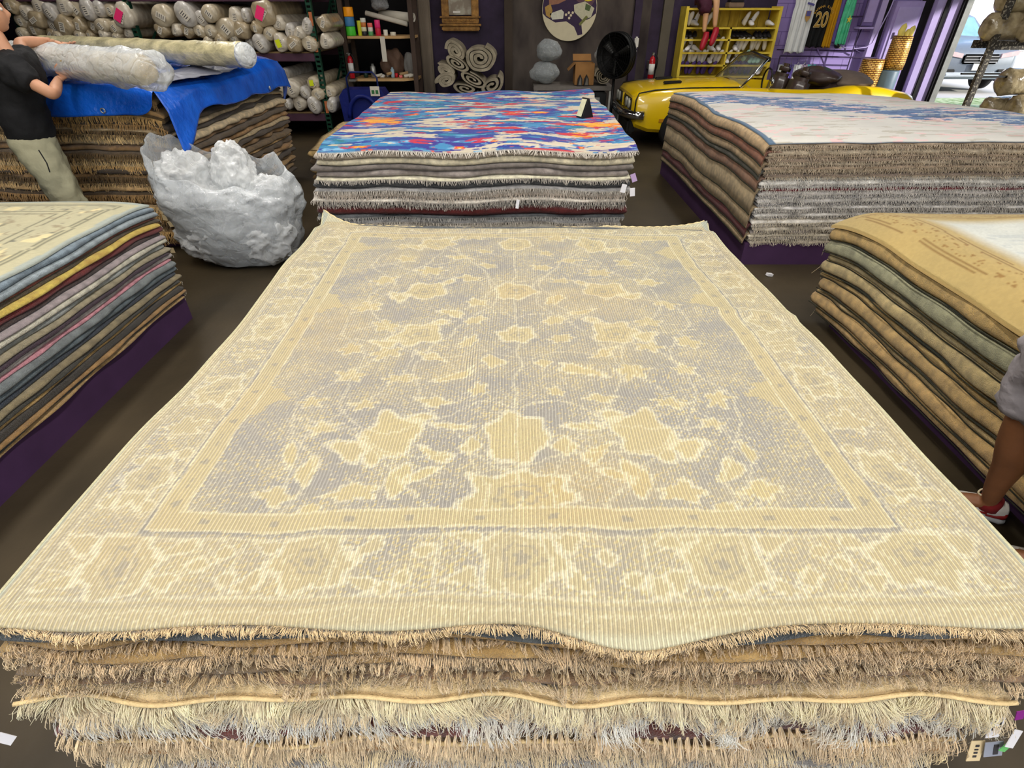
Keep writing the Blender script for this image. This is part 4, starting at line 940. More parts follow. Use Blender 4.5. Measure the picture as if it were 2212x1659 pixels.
def hand(nodes, edges, pre, wrist, d, n, side, grip=.5):
    """d: direction of the fingers, n: palm normal, side: direction towards the thumb"""
    d = Vector(d).normalized(); n = Vector(n).normalized(); s = Vector(side).normalized(); w = Vector(wrist)
    nodes[pre + 'palm'] = (w + d * .05, (.030, .020)); edges.append((pre + 'wrist', pre + 'palm'))
    for i, (off, ln) in enumerate(((.030, .082), (.011, .090), (-.009, .084), (-.028, .066))):
        k0 = w + d * .088 + s * off; nodes[pre + 'k%d' % i] = (k0, .0105); edges.append((pre + 'palm', pre + 'k%d' % i))
        d1 = (d - n * grip * .5).normalized(); d2 = (d - n * grip * 1.4).normalized()
        k1 = k0 + d1 * ln * .48; k2 = k1 + d2 * ln * .34; k3 = k2 + (d - n * grip * 2.4).normalized() * ln * .25
        for q, (p, r) in enumerate(((k1, .0092), (k2, .0082), (k3, .0066))):
            nodes[pre + 'f%d%d' % (i, q)] = (p, r); edges.append((pre + ('k%d' % i if q == 0 else 'f%d%d' % (i, q - 1)), pre + 'f%d%d' % (i, q)))
    t0 = w + d * .03 + s * .034; t1 = t0 + (d * .7 + s * .55 - n * .3).normalized() * .036; t2 = t1 + (d - n * .5).normalized() * .030
    for q, (p, r) in enumerate(((t0, .0125), (t1, .0105), (t2, .0085))):
        nodes[pre + 't%d' % q] = (p, r); edges.append((pre + ('palm' if q == 0 else 't%d' % (q - 1)), pre + 't%d' % q))
def head(mb_parent, c, fwd, m_skin, m_hair, size=1.0, body=None):
    """separate shaped head surface merged onto the neck; face with nose, mouth, eye sockets, ears; hair cap"""
    f = Vector(fwd).normalized(); up = Vector((0, 0, 1)); s = f.cross(up).normalized()
    bm = bmesh.new(); bmesh.ops.create_icosphere(bm, subdivisions=5, radius=1)
    out = []
    for v in bm.verts:
        q = v.co; x, y, z = q.x, q.y, q.z      # x side, y forward, z up
        X = x * .074 * (1 - .22 * max(0, -z) ** 1.3 * 1.2); Y = y * .096; Z = z * .120
        if z < 0: Y += .012 * (-z) * (y > -.2); Y *= 1 - .10 * max(0, -z) * (y < 0) * 2
        g = lambda a, b, c_, ra, rb: math.exp(-((x - a) / ra) ** 2 - ((z - b) / rb) ** 2) * (y > 0) * c_
        Y += g(0, -.14, .024, .13, .20) + g(0, -.42, .006, .3, .05) + g(0, -.52, .006, .25, .05) - g(0, -.47, .004, .3, .025) + g(0, -.82, .010, .3, .16)
        Y -= g(.36, .05, .012, .16, .12) + g(-.36, .05, .012, .16, .12); Y += g(.36, .24, .006, .3, .07) + g(-.36, .24, .006, .3, .07)
        out.append(Vector(c) + (s * X + f * Y + up * Z) * size)
    bm.verts.index_update(); fs = [[v.index for v in q.verts] for q in bm.faces]; bm.free()
    mb = MB().add(out, fs)
    for sg in (1, -1):
        ec = Vector(c) + (s * sg * .074 - f * .006 - up * .006) * size
        mb.tube([ec - up * .030 * size, ec - up * .012 * size + s * sg * .008 * size, ec + up * .014 * size + s * sg * .012 * size, ec + up * .032 * size], [.006 * size, .011 * size, .013 * size, .006 * size], 8, squash=(s, .6))
    h = mb.build('head', m_skin, mb_parent, sm=True)
    for sg in (1, -1):
        ec = Vector(c) + (s * sg * .030 + f * .080 + up * .007) * size
        MB().lathe([(0.001, -.011), (.009, -.007), (.0115, 0), (.009, .007), (.001, .011)], 12, ec).build('eye', mat('eye_white', (220, 214, 206), .3, .02), h, sm=True)
    hv = []
    bm = bmesh.new(); bmesh.ops.create_icosphere(bm, subdivisions=4, radius=1); bm.verts.ensure_lookup_table()
    bmesh.ops.delete(bm, geom=[v for v in bm.verts if v.co.z < -.25 + (.75 if v.co.y > .25 else 0) or (v.co.y > .72)], context='VERTS')
    bm.verts.index_update()
    for v in bm.verts:
        q = v.co; hv.append(Vector(c) + (s * q.x * .079 + f * (q.y * .099 - .004) + up * (q.z * .124 + .003)) * size * (1 + .012 * mnoise.noise(q * 9)))
    fs = [[v.index for v in q.verts] for q in bm.faces]; bm.free()
    o = MB().add(hv, fs).build('hair', m_hair, mb_parent, sm=True); md = o.modifiers.new('t', 'SOLIDIFY'); md.thickness = .008
    return h
def person_left():
    base = Vector((-3.42, 4.12, 0))
    e = empty('person', base, 'person in black t-shirt and khaki trousers handling the rolls beside the blue tarp', 'person')
    hipc = Vector((-3.42, 4.16, 1.0))
    P = {}; E = []
    sh_n = Vector((-3.26, 4.03, 1.44)); sh_f = Vector((-3.36, 4.34, 1.46))
    P['pelvis'] = (hipc, (.115, .09)); P['waist'] = (Vector((-3.40, 4.16, 1.14)), (.10, .08)); P['chest'] = (Vector((-3.34, 4.17, 1.33)), (.11, .085)); P['neckb'] = (Vector((-3.32, 4.18, 1.49)), (.055, .05)); P['neck'] = (Vector((-3.36, 4.19, 1.575)), .052); P['skull'] = (Vector((-3.37, 4.20, 1.66)), .055)
    E += [('pelvis', 'waist'), ('waist', 'chest'), ('chest', 'neckb'), ('neckb', 'neck'), ('neck', 'skull')]
    # near arm: elbow low, forearm raised to the roll
    en = atY(116, 205, 4.02); wn = atY(126, 172, 4.40)
    ef = atY(42, 92, 4.52); wf = atY(104, 88, 4.74)
    P['nsh'] = (sh_n, .048); P['nmid'] = ((sh_n + en) / 2, .043); P['nelb'] = (en, .040); P['nfore'] = ((en + wn) / 2, .038); P['nwrist'] = (wn, (.026, .022))
    E += [('chest', 'nsh'), ('nsh', 'nmid'), ('nmid', 'nelb'), ('nelb', 'nfore'), ('nfore', 'nwrist')]
    P['fsh'] = (sh_f, .048); P['fmid'] = ((sh_f + ef) / 2, .046); P['felb'] = (ef, .040); P['ffore'] = ((ef + wf) / 2, .038); P['fwrist'] = (wf, (.026, .022))
    E += [('chest', 'fsh'), ('fsh', 'fmid'), ('fmid', 'felb'), ('felb', 'ffore'), ('ffore', 'fwrist')]
    hand(P, E, 'n', wn, (.62, .35, .40), (.1, 1, -.1), (-.6, 0, .8), .30)
    hand(P, E, 'f', wf, (.85, .25, -.22), (0, .3, -1), (-.2, -1, 0), .35)
    ka = Vector((-3.30, 4.10, .55)); fa = Vector((-3.22, 4.06, .10)); kb = Vector((-3.42, 4.24, .54)); fb = Vector((-3.50, 4.28, .10))
    ha = hipc + Vector((.06, -.08, -.06)); hb = hipc + Vector((-.04, .09, -.06))
    for nm, h_, k_, f_ in (('a', ha, ka, fa), ('b', hb, kb, fb)):
        P['h' + nm] = (h_, .095); P['k' + nm] = (k_, .060); P['c' + nm] = (k_ + (f_ - k_) * .35, .055); P['an' + nm] = (f_, .036); P['to' + nm] = (f_ + Vector((.13, -.02, -.055)), .030)
        E += [('pelvis', 'h' + nm), ('h' + nm, 'k' + nm), ('k' + nm, 'c' + nm), ('c' + nm, 'an' + nm), ('an' + nm, 'to' + nm)]
    skinned('body', P, E, M_skin, e, 'pelvis')
    # t-shirt
    T = {}; TE = []
    T['hem'] = (hipc + Vector((-.0, 0, -.07)), (.186, .156)); T['wa'] = (Vector((-3.40, 4.16, 1.16)), (.165, .135)); T['ch'] = (Vector((-3.34, 4.17, 1.34)), (.180, .145)); T['up'] = (Vector((-3.31, 4.18, 1.46)), (.125, .105)); T['nk'] = (Vector((-3.295, 4.185, 1.525)), (.072, .065))
    TE += [('hem', 'wa'), ('wa', 'ch'), ('ch', 'up'), ('up', 'nk')]
    T['ns'] = (sh_n + Vector((0, 0, .005)), .085); T['ne'] = (sh_n + (en - sh_n) * .62, .072); T['fs'] = (sh_f + Vector((0, 0, .005)), .085); T['fe'] = (sh_f + (ef - sh_f) * .62, .070)
    TE += [('up', 'ns'), ('ns', 'ne'), ('up', 'fs'), ('fs', 'fe')]
    skinned('t_shirt', T, TE, M_tee, e, 'hem')
    K = {}; KE = []
    K['w'] = (hipc + Vector((0, 0, .10)), (.150, .120)); K['p'] = (hipc + Vector((0, 0, -.03)), (.170, .135))
    KE.append(('w', 'p'))
    for nm, h_, k_, f_ in (('a', ha, ka, fa), ('b', hb, kb, fb)):
        K['h' + nm] = (h_ + Vector((0, 0, -.06)), .125); K['t' + nm] = ((h_ + k_) / 2, .115); K['k' + nm] = (k_, .102); K['c' + nm] = (k_ + (f_ - k_) * .5, .095); K['e' + nm] = (f_ + Vector((0, 0, .03)), .090)
        KE += [('p', 'h' + nm), ('h' + nm, 't' + nm), ('t' + nm, 'k' + nm), ('k' + nm, 'c' + nm), ('c' + nm, 'e' + nm)]
    k = skinned('trousers', K, KE, M_khaki, e, 'p')
    MB().tube([ha + Vector((.10, -.10, .02)), ha + Vector((.13, -.12, -.06)), ha + Vector((.13, -.13, -.12))], .004, 6).build('drawstring', mat('black_cord', (24, 24, 24), .8, .1), k)
    for f_ in (fa, fb):
        MB().lathe([(.05, 0), (.055, .02), (.05, .05), (.035, .09), (.01, .10)], 16, (f_.x + .05, f_.y, .0), wob=lambda a, z: 1 + 1.1 * max(0, math.cos(a)) ** 2).build('shoe', mat('dark_shoe', (52, 48, 46), .6, .1), e, sm=True)
    head(e, Vector((-3.365, 4.20, 1.755)), (.75, .55, -.05), M_skin, mat('brown_hair', (78, 60, 44), .8, .2, 60, .6, 200), 1.04)
person_left()
def sneaker(parent, heel, toe, zb, s_=1.0):
    heel = Vector((heel[0], heel[1], zb)); toe = Vector((toe[0], toe[1], zb)); d = (toe - heel).normalized(); L = (toe - heel).length; n = d.cross(Vector((0, 0, 1)))
    def loft(prof, name, m):
        vs = []; N_ = 20
        for (t, w, z0, z1) in prof:
            for k in range(N_):
                a = 2 * PI * k / N_; ca, sa = math.cos(a), math.sin(a)
                sq = lambda q: math.copysign(abs(q) ** .7, q)
                vs.append(heel + d * (t * L) + n * (sq(ca) * w / 2) + Vector((0, 0, (z0 + z1) / 2 + sq(sa) * (z1 - z0) / 2)))
        m_ = len(prof); fs = [(i * N_ + k, i * N_ + (k + 1) % N_, (i + 1) * N_ + (k + 1) % N_, (i + 1) * N_ + k) for i in range(m_ - 1) for k in range(N_)] + [tuple(reversed(range(N_))), tuple((m_ - 1) * N_ + k for k in range(N_))]
        return MB().add(vs, fs).build(name, m, parent, sm=True)
    M_up = mat('sneaker_white', (196, 190, 180), .7, .1, 20); M_red = mat('sneaker_red', (132, 28, 26), .6, .1); M_sole = mat('sneaker_sole', (170, 172, 170), .6, .1); M_lace = mat('lace_cream', (206, 194, 160), .8, .1)
    u = loft([(0, .045, .03, .075), (.05, .070, .02, .092), (.2, .078, .018, .098), (.4, .082, .018, .085), (.55, .090, .018, .075), (.75, .094, .018, .058), (.92, .078, .018, .046), (1, .035, .02, .032)], 'upper', M_up)
    loft([(-.03, .05, .004, .026), (.05, .078, 0, .034), (.3, .082, 0, .030), (.6, .098, 0, .026), (.85, .096, .002, .026), (1.02, .05, .012, .026)], 'sole', M_sole)
    loft([(-.01, .052, .026, .062), (.04, .074, .024, .070), (.16, .080, .024, .050), (.3, .083, .024, .040)], 'heel_counter', M_red)
    loft([(.3, .0835, .03, .052), (.45, .088, .026, .048), (.6, .0935, .024, .040), (.7, .095, .024, .034)], 'side_stripe', M_red)
    for i in range(5):
        t = .40 + .09 * i; c = heel + d * (t * L) + Vector((0, 0, .094 - .075 * (t - .3)))
        MB().tube([c - n * .03 - Vector((0, 0, .010)), c + Vector((0, 0, .004)) + d * .006, c + n * .03 - Vector((0, 0, .010))], .0042, 6).build('lace', M_lace, parent, sm=True)
    for sg in (1, -1):
        c = heel + d * (.42 * L) + Vector((0, 0, .098))
        MB().tube([c + n * sg * .03 * math.sin(a) + d * .028 * math.cos(a) * 1.0 + Vector((0, 0, .012 * math.sin(a))) for a in np.linspace(0, PI, 9)], .004, 6).build('lace', M_lace, parent, sm=True)
def person_right():
    e = empty('person', (1.95, 1.5, 0), 'person in grey shorts and red and white sneakers stepping along the right aisle', 'person')
    P = {}; E = []
    hip = Vector((1.70, 1.36, .92)); an = Vector((1.985, 1.565, .085)); kn = Vector((1.80, 1.47, .50)); hp1 = hip + Vector((.05, .10, -.02))
    an2 = Vector((2.0, 1.27, .085)); kn2 = Vector((1.83, 1.26, .48)); hp2 = hip + Vector((.03, -.10, -.02))
    P['pel'] = (hip, (.11, .09)); P['wai'] = (hip + Vector((-.02, 0, .18)), (.095, .075)); P['che'] = (hip + Vector((-.03, 0, .42)), (.10, .08)); P['nb'] = (hip + Vector((-.02, 0, .57)), .06); P['nk'] = (hip + Vector((-.02, .01, .63)), .055)
    E += [('pel', 'wai'), ('wai', 'che'), ('che', 'nb'), ('nb', 'nk')]
    for nm, a, k, h_ in (('1', an, kn, hp1), ('2', an2, kn2, hp2)):
        P['h' + nm] = (h_, .085); P['k' + nm] = (k, .058); P['c' + nm] = (k + (a - k) * .33 + Vector((.018, 0, 0)), .056); P['m' + nm] = (k + (a - k) * .7, .040); P['a' + nm] = (a, .034); P['t' + nm] = (a + Vector((-.11, .07, -.045)), .028)
        E += [('pel', 'h' + nm), ('h' + nm, 'k' + nm), ('k' + nm, 'c' + nm), ('c' + nm, 'm' + nm), ('m' + nm, 'a' + nm), ('a' + nm, 't' + nm)]
    for nm, sy in (('l', .2), ('r', -.2)):
        sh = hip + Vector((-.03, sy, .50)); el = sh + Vector((.05, sy * .2, -.27)); wr = el + Vector((-.03, -sy * .5, .22))
        P[nm + 'sh'] = (sh, .044); P[nm + 'el'] = (el, .04); P[nm + 'wrist'] = (wr, .026); E += [('che', nm + 'sh'), (nm + 'sh', nm + 'el'), (nm + 'el', nm + 'wrist')]
        hand(P, E, nm, wr, (-.2, 0, 1), (0, -1 if sy > 0 else 1, 0), (-1, 0, 0), .3)
    skinned('body', P, E, M_skin2, e, 'pel')
    K = {'w': (hip + Vector((0, 0, .12)), (.150, .125)), 'p': (hip + Vector((0, 0, -.03)), (.17, .14))}; KE = [('w', 'p')]
    for nm, k, h_ in (('1', kn, hp1), ('2', kn2, hp2)):
        K['h' + nm] = (h_ + Vector((0, 0, -.06)), .115); K['e' + nm] = (h_ + (k - h_) * .74, .112); KE += [('p', 'h' + nm), ('h' + nm, 'e' + nm)]
    skinned('shorts', K, KE, mat('grey_shorts', (150, 144, 146), .85, .1, 14, .4, 40), e, 'p')
    T = {'h': (hip + Vector((-.01, 0, -.05)), (.19, .165)), 'w': (hip + Vector((-.02, 0, .2)), (.165, .135)), 'c': (hip + Vector((-.03, 0, .42)), (.175, .14)), 'n': (hip + Vector((-.02, 0, .56)), .075), 'ls': (hip + Vector((-.03, .19, .50)), .08), 'le': (hip + Vector((-.02, .22, .34)), .07), 'rs': (hip + Vector((-.03, -.19, .50)), .08), 're': (hip + Vector((-.02, -.22, .34)), .07)}
    skinned('t_shirt', T, [('h', 'w'), ('w', 'c'), ('c', 'n'), ('c', 'ls'), ('ls', 'le'), ('c', 'rs'), ('rs', 're')], mat('navy_cotton', (40, 44, 60), .85, .1), e, 'h')
    for a, tl in ((an, (1.885, 1.66)), (an2, (1.885, 1.37))):
        s = bpy.data.objects.new('sneaker', None); C.objects.link(s); s.parent = e
        sneaker(s, (a.x + .07, a.y - .03), tl, 0.0)
        MB().lathe([(.040, 0), (.042, .03), (.038, .06)], 14, (a.x + .005, a.y, .055)).build('sock', mat('red_sock', (120, 26, 28), .9, .1), e, sm=True)
    head(e, hip + Vector((-.03, .02, .76)), (-.7, .6, 0), M_skin2, mat('black_hair', (26, 22, 20), .8, .2, 60, .6, 200), 1.0)
person_right()
# ------------------------------------------------------------------ storage rack with wrapped rolls
M_green = mat('green_rack_steel', (30, 74, 56), .5, .15, 9, metal=.3); M_beam = mat('plum_rack_beam', (80, 52, 68), .6, .12, 4)
M_orange = mat('orange_clip', (190, 112, 70), .6, .1); M_deck = mat('raw_plywood', (150, 124, 86), .8, .15, 3, stretch=(1, 8, 1))
RY = 9.6
def rack():
    e = empty('pallet_rack', (-4.3, RY + .7, 0), 'tall green storage rack with plum beams holding wrapped rug rolls', 'storage rack')
    for x in (-2.95, -5.58, -8.3):
        for y in (RY, RY + 1.35):
            mb = MB(); z = 0
            mb.box((x - .034, y, 1.5), (.012, .07, 3.0)); mb.box((x + .034, y, 1.5), (.012, .07, 3.0))
            for q in range(48): mb.box((x, y - .03, .04 + q * .0625), (.062, .012, .034))
            mb.build('upright', M_green, e)
        for q in range(3):
            z0 = .25 + q * .9; MB().tube([(x, RY + .05, z0), (x, RY + 1.3, z0 + .75)], .018, 6).build('brace', M_green, e)
    for z in (.30, 1.125, 1.87, 2.75):
        for x0, x1 in ((-8.26, -5.62), (-5.54, -2.99)):
            for y in (RY - .02, RY + 1.37): MB().box(((x0 + x1) / 2, y, z), (x1 - x0, .05, .105), bev=.008).build('beam', M_beam, e)
            MB().box(((x0 + x1) / 2, RY + .67, z + .06), (x1 - x0 - .02, 1.3, .018)).build('shelf_deck', M_deck, e)
    for x in (-2.95, -5.58):
        for z in (.34, 1.17, 1.50): MB().box((x + .01, RY - .045, z + .11), (.045, .012, .17)).build('clip', M_orange, e)
rack()
M_film2 = [mat('film_end_%d' % i, c, .32, .22, 9, .8, 22, spec=.6, coat=.3, col2=c2) for i, (c, c2) in enumerate([((176, 160, 134), (206, 194, 168)), ((190, 176, 156), (216, 208, 190)), ((150, 134, 106), (186, 168, 136)), ((168, 160, 148), (206, 202, 196))])]
M_lab = mat('paper_label', (214, 206, 190), .7, .05); M_pink = mat('pink_note', (250, 50, 120), .7, .03); M_yel = mat('yellow_note', (220, 232, 30), .7, .03); M_ink = mat('printed_ink', (60, 58, 60), .7, .05)
UP_L = [(22, 12, 15), (50, 27, 13), (75, 14, 16), (106, 27, 16), (133, 14, 17), (153, 19, 18), (185, 21, 18), (206, 19, 14), (228, 22, 14), (262, 35, 24), (38, 46, 14), (77, 43, 16), (70, 64, 16), (108, 57, 14), (136, 56, 19), (165, 55, 15), (194, 56, 14), (217, 55, 14), (242, 60, 14), (268, 72, 11), (44, 72, 12), (103, 74, 12), (126, 79, 11), (167, 77, 11), (186, 76, 10), (222, 76, 10), (246, 80, 9)]
UP_R = [(348, 34, 22), (396, 31, 22), (429, 40, 14), (451, 29, 18), (484, 62, 21), (502, 35, 16), (529, 33, 12), (565, 29, 25), (597, 51, 14), (453, 68, 14), (426, 68, 13), (521, 66, 17), (550, 61, 13), (577, 73, 14), (561, 95, 17), (604, 94, 18), (398, 66, 15), (347, 64, 15), (375, 66, 12), (622, 68, 14), (645, 72, 12), (660, 57, 15), (636, 100, 16), (667, 98, 16), (500, 84, 13), (475, 88, 12), (446, 90, 11), (534, 95, 12), (698, 50, 15), (702, 90, 15)]
LO_R = [(629, 191, 19), (656, 201, 12), (643, 225, 16), (678, 232, 17), (684, 205, 14), (673, 180, 14), (621, 226, 10), (606, 164, 12), (708, 200, 14), (716, 228, 15), (598, 195, 16), (596, 228, 15)]
protos = []
for i in range(4):
    mb = MB(); r = .1; n = 18
    pr_ = [(-.02, .012), (-.017, .035), (-.008, .066), (.004, .088), (.03, .098)] + [(.03 + q * .13, .1) for q in range(1, 11)] + [(1.36, .06)]
    vs = []
    for k_, (t, rr) in enumerate(pr_):
        for k in range(n):
            a = 2 * PI * k / n; w_ = 1 + .10 * math.cos(a * (2 + i % 3) + i) * (1 if k_ > 2 else .5) + .05 * mnoise.noise(Vector((math.cos(a) * 2 + i * 3, math.sin(a) * 2, t * 5)))
            vs.append((rr * w_ * math.cos(a), t + (.012 * mnoise.noise(Vector((math.cos(a) * 3, math.sin(a) * 3, i + k_))) if k_ < 4 else 0), rr * w_ * math.sin(a)))
    m_ = len(pr_); fs = [(a * n + b, a * n + (b + 1) % n, (a + 1) * n + (b + 1) % n, (a + 1) * n + b) for a in range(m_ - 1) for b in range(n)] + [tuple(range(n)), tuple(range((m_ - 1) * n, m_ * n))]
    o = MB().add(vs, fs).build('rolled_rug', M_film2[i], None, sm=True)
    lb = MB(); ang = (-.5, .2, .6, -.15)[i]; R = Matrix.Rotation(ang, 3, 'Y')
    lb.box(R @ Vector((.0, -.024, -.01)), (.052, .004, .088), rot=R); l_ = lb.build('label', M_lab, o)
    ib = MB()
    for q in range(4): ib.box(R @ Vector((.0, -.0265, .02 - .018 * q)), (.038 - .008 * (q % 2), .002, .006), rot=R)
    ib.build('print', M_ink, l_)
    protos.append(o)
first = {}
def add_rolls(lst, where, zmin):
    order = sorted(range(len(lst)), key=lambda i: (lst[i][0]))
    rows = {}
    for idx, (u, v, r) in enumerate(lst):
        p = atY(u, v, RY - .12); R_ = r / 143.0 * 1.02; pi = (idx * 7 + int(u)) % 4
        if pi not in first: o = protos[pi]; first[pi] = 1
        else: o = copy_tree(protos[pi])
        yoff = ((idx * 37) % 11) * .012
        o.location = (p.x, RY - .14 + yoff, max(p.z, zmin + R_ * .97)); s_ = R_ / .1
        o.scale = (s_ * (1 - .12 * (idx % 3 == 0)), 1, s_); o.rotation_euler = (0, (idx * 1.3) % 1.2 - .6, ((idx * 13) % 7 - 3) * .004)
        rank = order.index(idx); col = ('beige', 'pale', 'tan', 'greyish')[pi]
        size = 'fat' if r >= 18 else 'thin' if r <= 12 else 'medium'
        nb = lst[order[rank - 1]] if rank else None
        tag(o, '%s %s wrapped rug roll, %s from the left, %s' % (size, col, ordn(rank + 1), where), 'rug roll', 'wrapped rug rolls stored in the rack')
        yield o, (u, v, r), p, R_
for lst, where, zm in ((UP_L, 'upper shelf, left bay', 1.19), (UP_R, 'upper shelf, right bay', 1.19), (LO_R, 'lower rack shelf', .365)):
    for o, (u, v, r), p, R_ in add_rolls(lst, where, zm):
        note = {(262, 35): (M_pink, 'pink'), (565, 29): (M_pink, 'pink'), (604, 94): (M_yel, 'yellow'), (673, 180): (M_yel, 'yellow')}.get((u, v))
        if note:
            q = Vector(o.location); MB().box((-.02, -.034, .0), (.062, .004, .095 if note[1] == 'pink' else .08), rot=(0, .35 if note[1] == 'pink' else .05, 0)).build('%s_note' % note[1], note[0], o, origin=(0, 0, 0))
            o['label'] = 'wrapped rug roll with a %s note %s' % (note[1], {262: 'beside the green rack upright', 565: 'high in the right rack bay', 604: 'low on the upper shelf', 673: 'on the lower rack shelf'}[u])
            o['label'] = o['label'][:90]
# bare olive roll end by the upright: visible spiral
def spiral_pts(r0, r1, turns, n=90, sq=1.0):
    return [((r0 + (r1 - r0) * t / n) * math.cos(2 * PI * turns * t / n), (r0 + (r1 - r0) * t / n) * math.sin(2 * PI * turns * t / n) * sq) for t in range(n + 1)]
# ------------------------------------------------------------------ wooden shelves with tape, cans and clutter
M_pine = mat('pine_board', (196, 158, 108), .7, .10, 5, stretch=(1, 6, 1)); M_post = mat('dark_wood_post', (70, 56, 48), .8, .15, 4)
def shelves():
    e = empty('wooden_shelves', (-2.1, 10.4, 0), 'open wooden shelves crowded with tape, tubes and odds and ends', 'shelves')
    for x in (-2.66, -1.58):
        for y in (10.2, 10.7): MB().box((x, y, 1.25), (.07, .06, 2.5)).build('post', M_post, e)
    for z in (.785, 1.375, 2.05):
        MB().prism([(-2.60, 10.14), (-1.78, 10.14), (-1.56, 10.34), (-1.56, 10.75), (-2.60, 10.75)], 'z', z - .035, z).build('shelf_board', M_pine, e)
shelves()
def lathed(name, prof, c, m, label=None, cat=None, group=None, n=20, parent=None, R=None):
    o = MB().lathe(prof, n, c if parent is None else c, R=R).build(name, m, parent, origin=None if parent else Vector(c), sm=True)
    if label: tag(o, label, cat, group)
    return o
zs = 1.376
for i, (c, nm) in enumerate([((70, 190, 50), 'green'), ((60, 120, 170), 'blue'), ((250, 160, 20), 'orange')]):
    p = atY(757, 60, 10.24); h = .125
    o = MB().lathe([(.045, 0), (.075, 0), (.077, .01), (.074, h - .01), (.070, h), (.045, h)], 22, (p.x, 10.24, zs + h * i + .001 * i)).build('tape_roll', mat('tape_%s' % nm, c, .4, .05), None, origin=Vector((p.x, 10.24, zs + h * i)), sm=True)
    tag(o, '%s roll of wide tape, %s of the stack on the upper wooden shelf' % (nm, ['lowest', 'middle one', 'topmost'][i]), 'tape roll')
for (u, w_, h, cs, lb) in [(777, .035, .2, [(196, 200, 40)], 'yellow green spray can behind the paper cans'), (786, .042, .235, [(222, 224, 214), (200, 120, 60), (220, 216, 180), (40, 40, 44)], 'tall white can with coloured bands on the upper wooden shelf'), (800, .040, .17, [(230, 110, 100), (226, 224, 214), (90, 160, 100)], 'short white can with a red top on the upper wooden shelf'), (816, .044, .21, [(236, 50, 120), (200, 30, 60)], 'bright pink can on the upper wooden shelf'), (832, .034, .08, [(222, 220, 206)], 'small white paper cup on the upper wooden shelf'), (848, .045, .05, [(214, 208, 190)], 'low cream tub at the right of the cans')]:
    p = atY(u, 66, 10.24); e = empty('can', (p.x, 10.26, zs), lb, 'can'); hh = h / len(cs)
    for i, c in enumerate(cs):
        MB().lathe([(w_ * .96, hh * (len(cs) - 1 - i)), (w_, hh * (len(cs) - 1 - i) + .004), (w_, hh * (len(cs) - i) - .004), (w_ * .94, hh * (len(cs) - i))], 18, (p.x, 10.26, zs)).build('band' if i else 'top_band', mat('can_%d_%d_%d' % c, c, .4, .06), e, sm=True)
M_paper = mat('white_paper_roll', (206, 200, 186), .7, .05)
for i, (u0, v0, u1, v1, r, lb) in enumerate([(822, 30, 893, 38, .062, 'thick white paper roll end on the upper wooden shelf'), (790, 28, 880, 52, .035, 'thin pale tube lying across the upper wooden shelf')]):
    a = atY(u0, v0, 10.62 - .2 * i); b = atY(u1, v1, 10.34)
    a.z = max(a.z, zs + r + .10 * (1 - i)); b.z = max(b.z, zs + r)
    o = MB().tube([a, b], r, 20, cap=False); L = (b - a).normalized()
    o.tube([b + L * .001, a], r * .45, 16); o = o.build('paper_roll', M_paper, None, origin=a, sm=True)
    md = o.modifiers.new('t', 'SOLIDIFY'); md.thickness = .006; tag(o, lb, 'paper roll')
# crumpled lumps helper
def lump(name, c, r, m, label, cat, seed=0, rough=.3, group=None, parent=None, sub=4, zmin=None):
    bm = bmesh.new(); bmesh.ops.create_icosphere(bm, subdivisions=sub, radius=1); vs = []
    for v in bm.verts:
        q = v.co; k = 1 + rough * (.9 * mnoise.noise(q * 1.4 + Vector((seed, 0, 0))) + .5 * (1 - abs(mnoise.noise(q * 3 + Vector((0, seed, 0))))) - .25) + .06 * rough * mnoise.noise(q * 12)
        p = Vector((c[0] + q.x * r[0] * k, c[1] + q.y * r[1] * k, c[2] + q.z * r[2] * k))
        if zmin is not None: p.z = max(p.z, zmin)
        vs.append(p)
    bm.verts.index_update(); fs = [[v.index for v in f.verts] for f in bm.faces]; bm.free()
    o = MB().add(vs, fs).build(name, m, parent, origin=None if parent else Vector((c[0], c[1], c[2] - r[2])), sm=True, fix=False)
    if label: tag(o, label, cat, group)
    return o
M_brownp = mat('brown_wrapping', (92, 70, 56), .7, .2, 8, .6, 24); M_greyp = plastic('grey_bagfilm', (150, 152, 154), .8, .3, .9, 30); M_white = mat('glossy_white', (214, 212, 206), .4, .05); M_redp = mat('red_plastic', (190, 30, 40), .4, .08); M_steel = mat('brushed_steel', (150, 150, 146), .35, .1, metal=.7); M_dkg = mat('dark_green_bottle', (30, 52, 42), .3, .1)
p = atY(820, 8, 10.5); lump('plastic_bag', (p.x, 10.5, zs + .42), (.14, .10, .09), M_greyp, 'grey clear plastic bag on top of the paper rolls', 'plastic bag', 3)
zl = .787
lump('wrapping_paper', (-1.98, 10.46, zl + .20), (.17, .14, .19), M_brownp, 'crumpled brown wrapping paper on the lower wooden shelf', 'paper', 5, .4)
lump('wrapping_paper', (-1.72, 10.5, zl + .17), (.09, .1, .16), mat('grey_paper', (124, 122, 118), .8, .1, 8, .4, 24), 'grey crumpled paper at the right of the lower wooden shelf', 'paper', 8, .3)
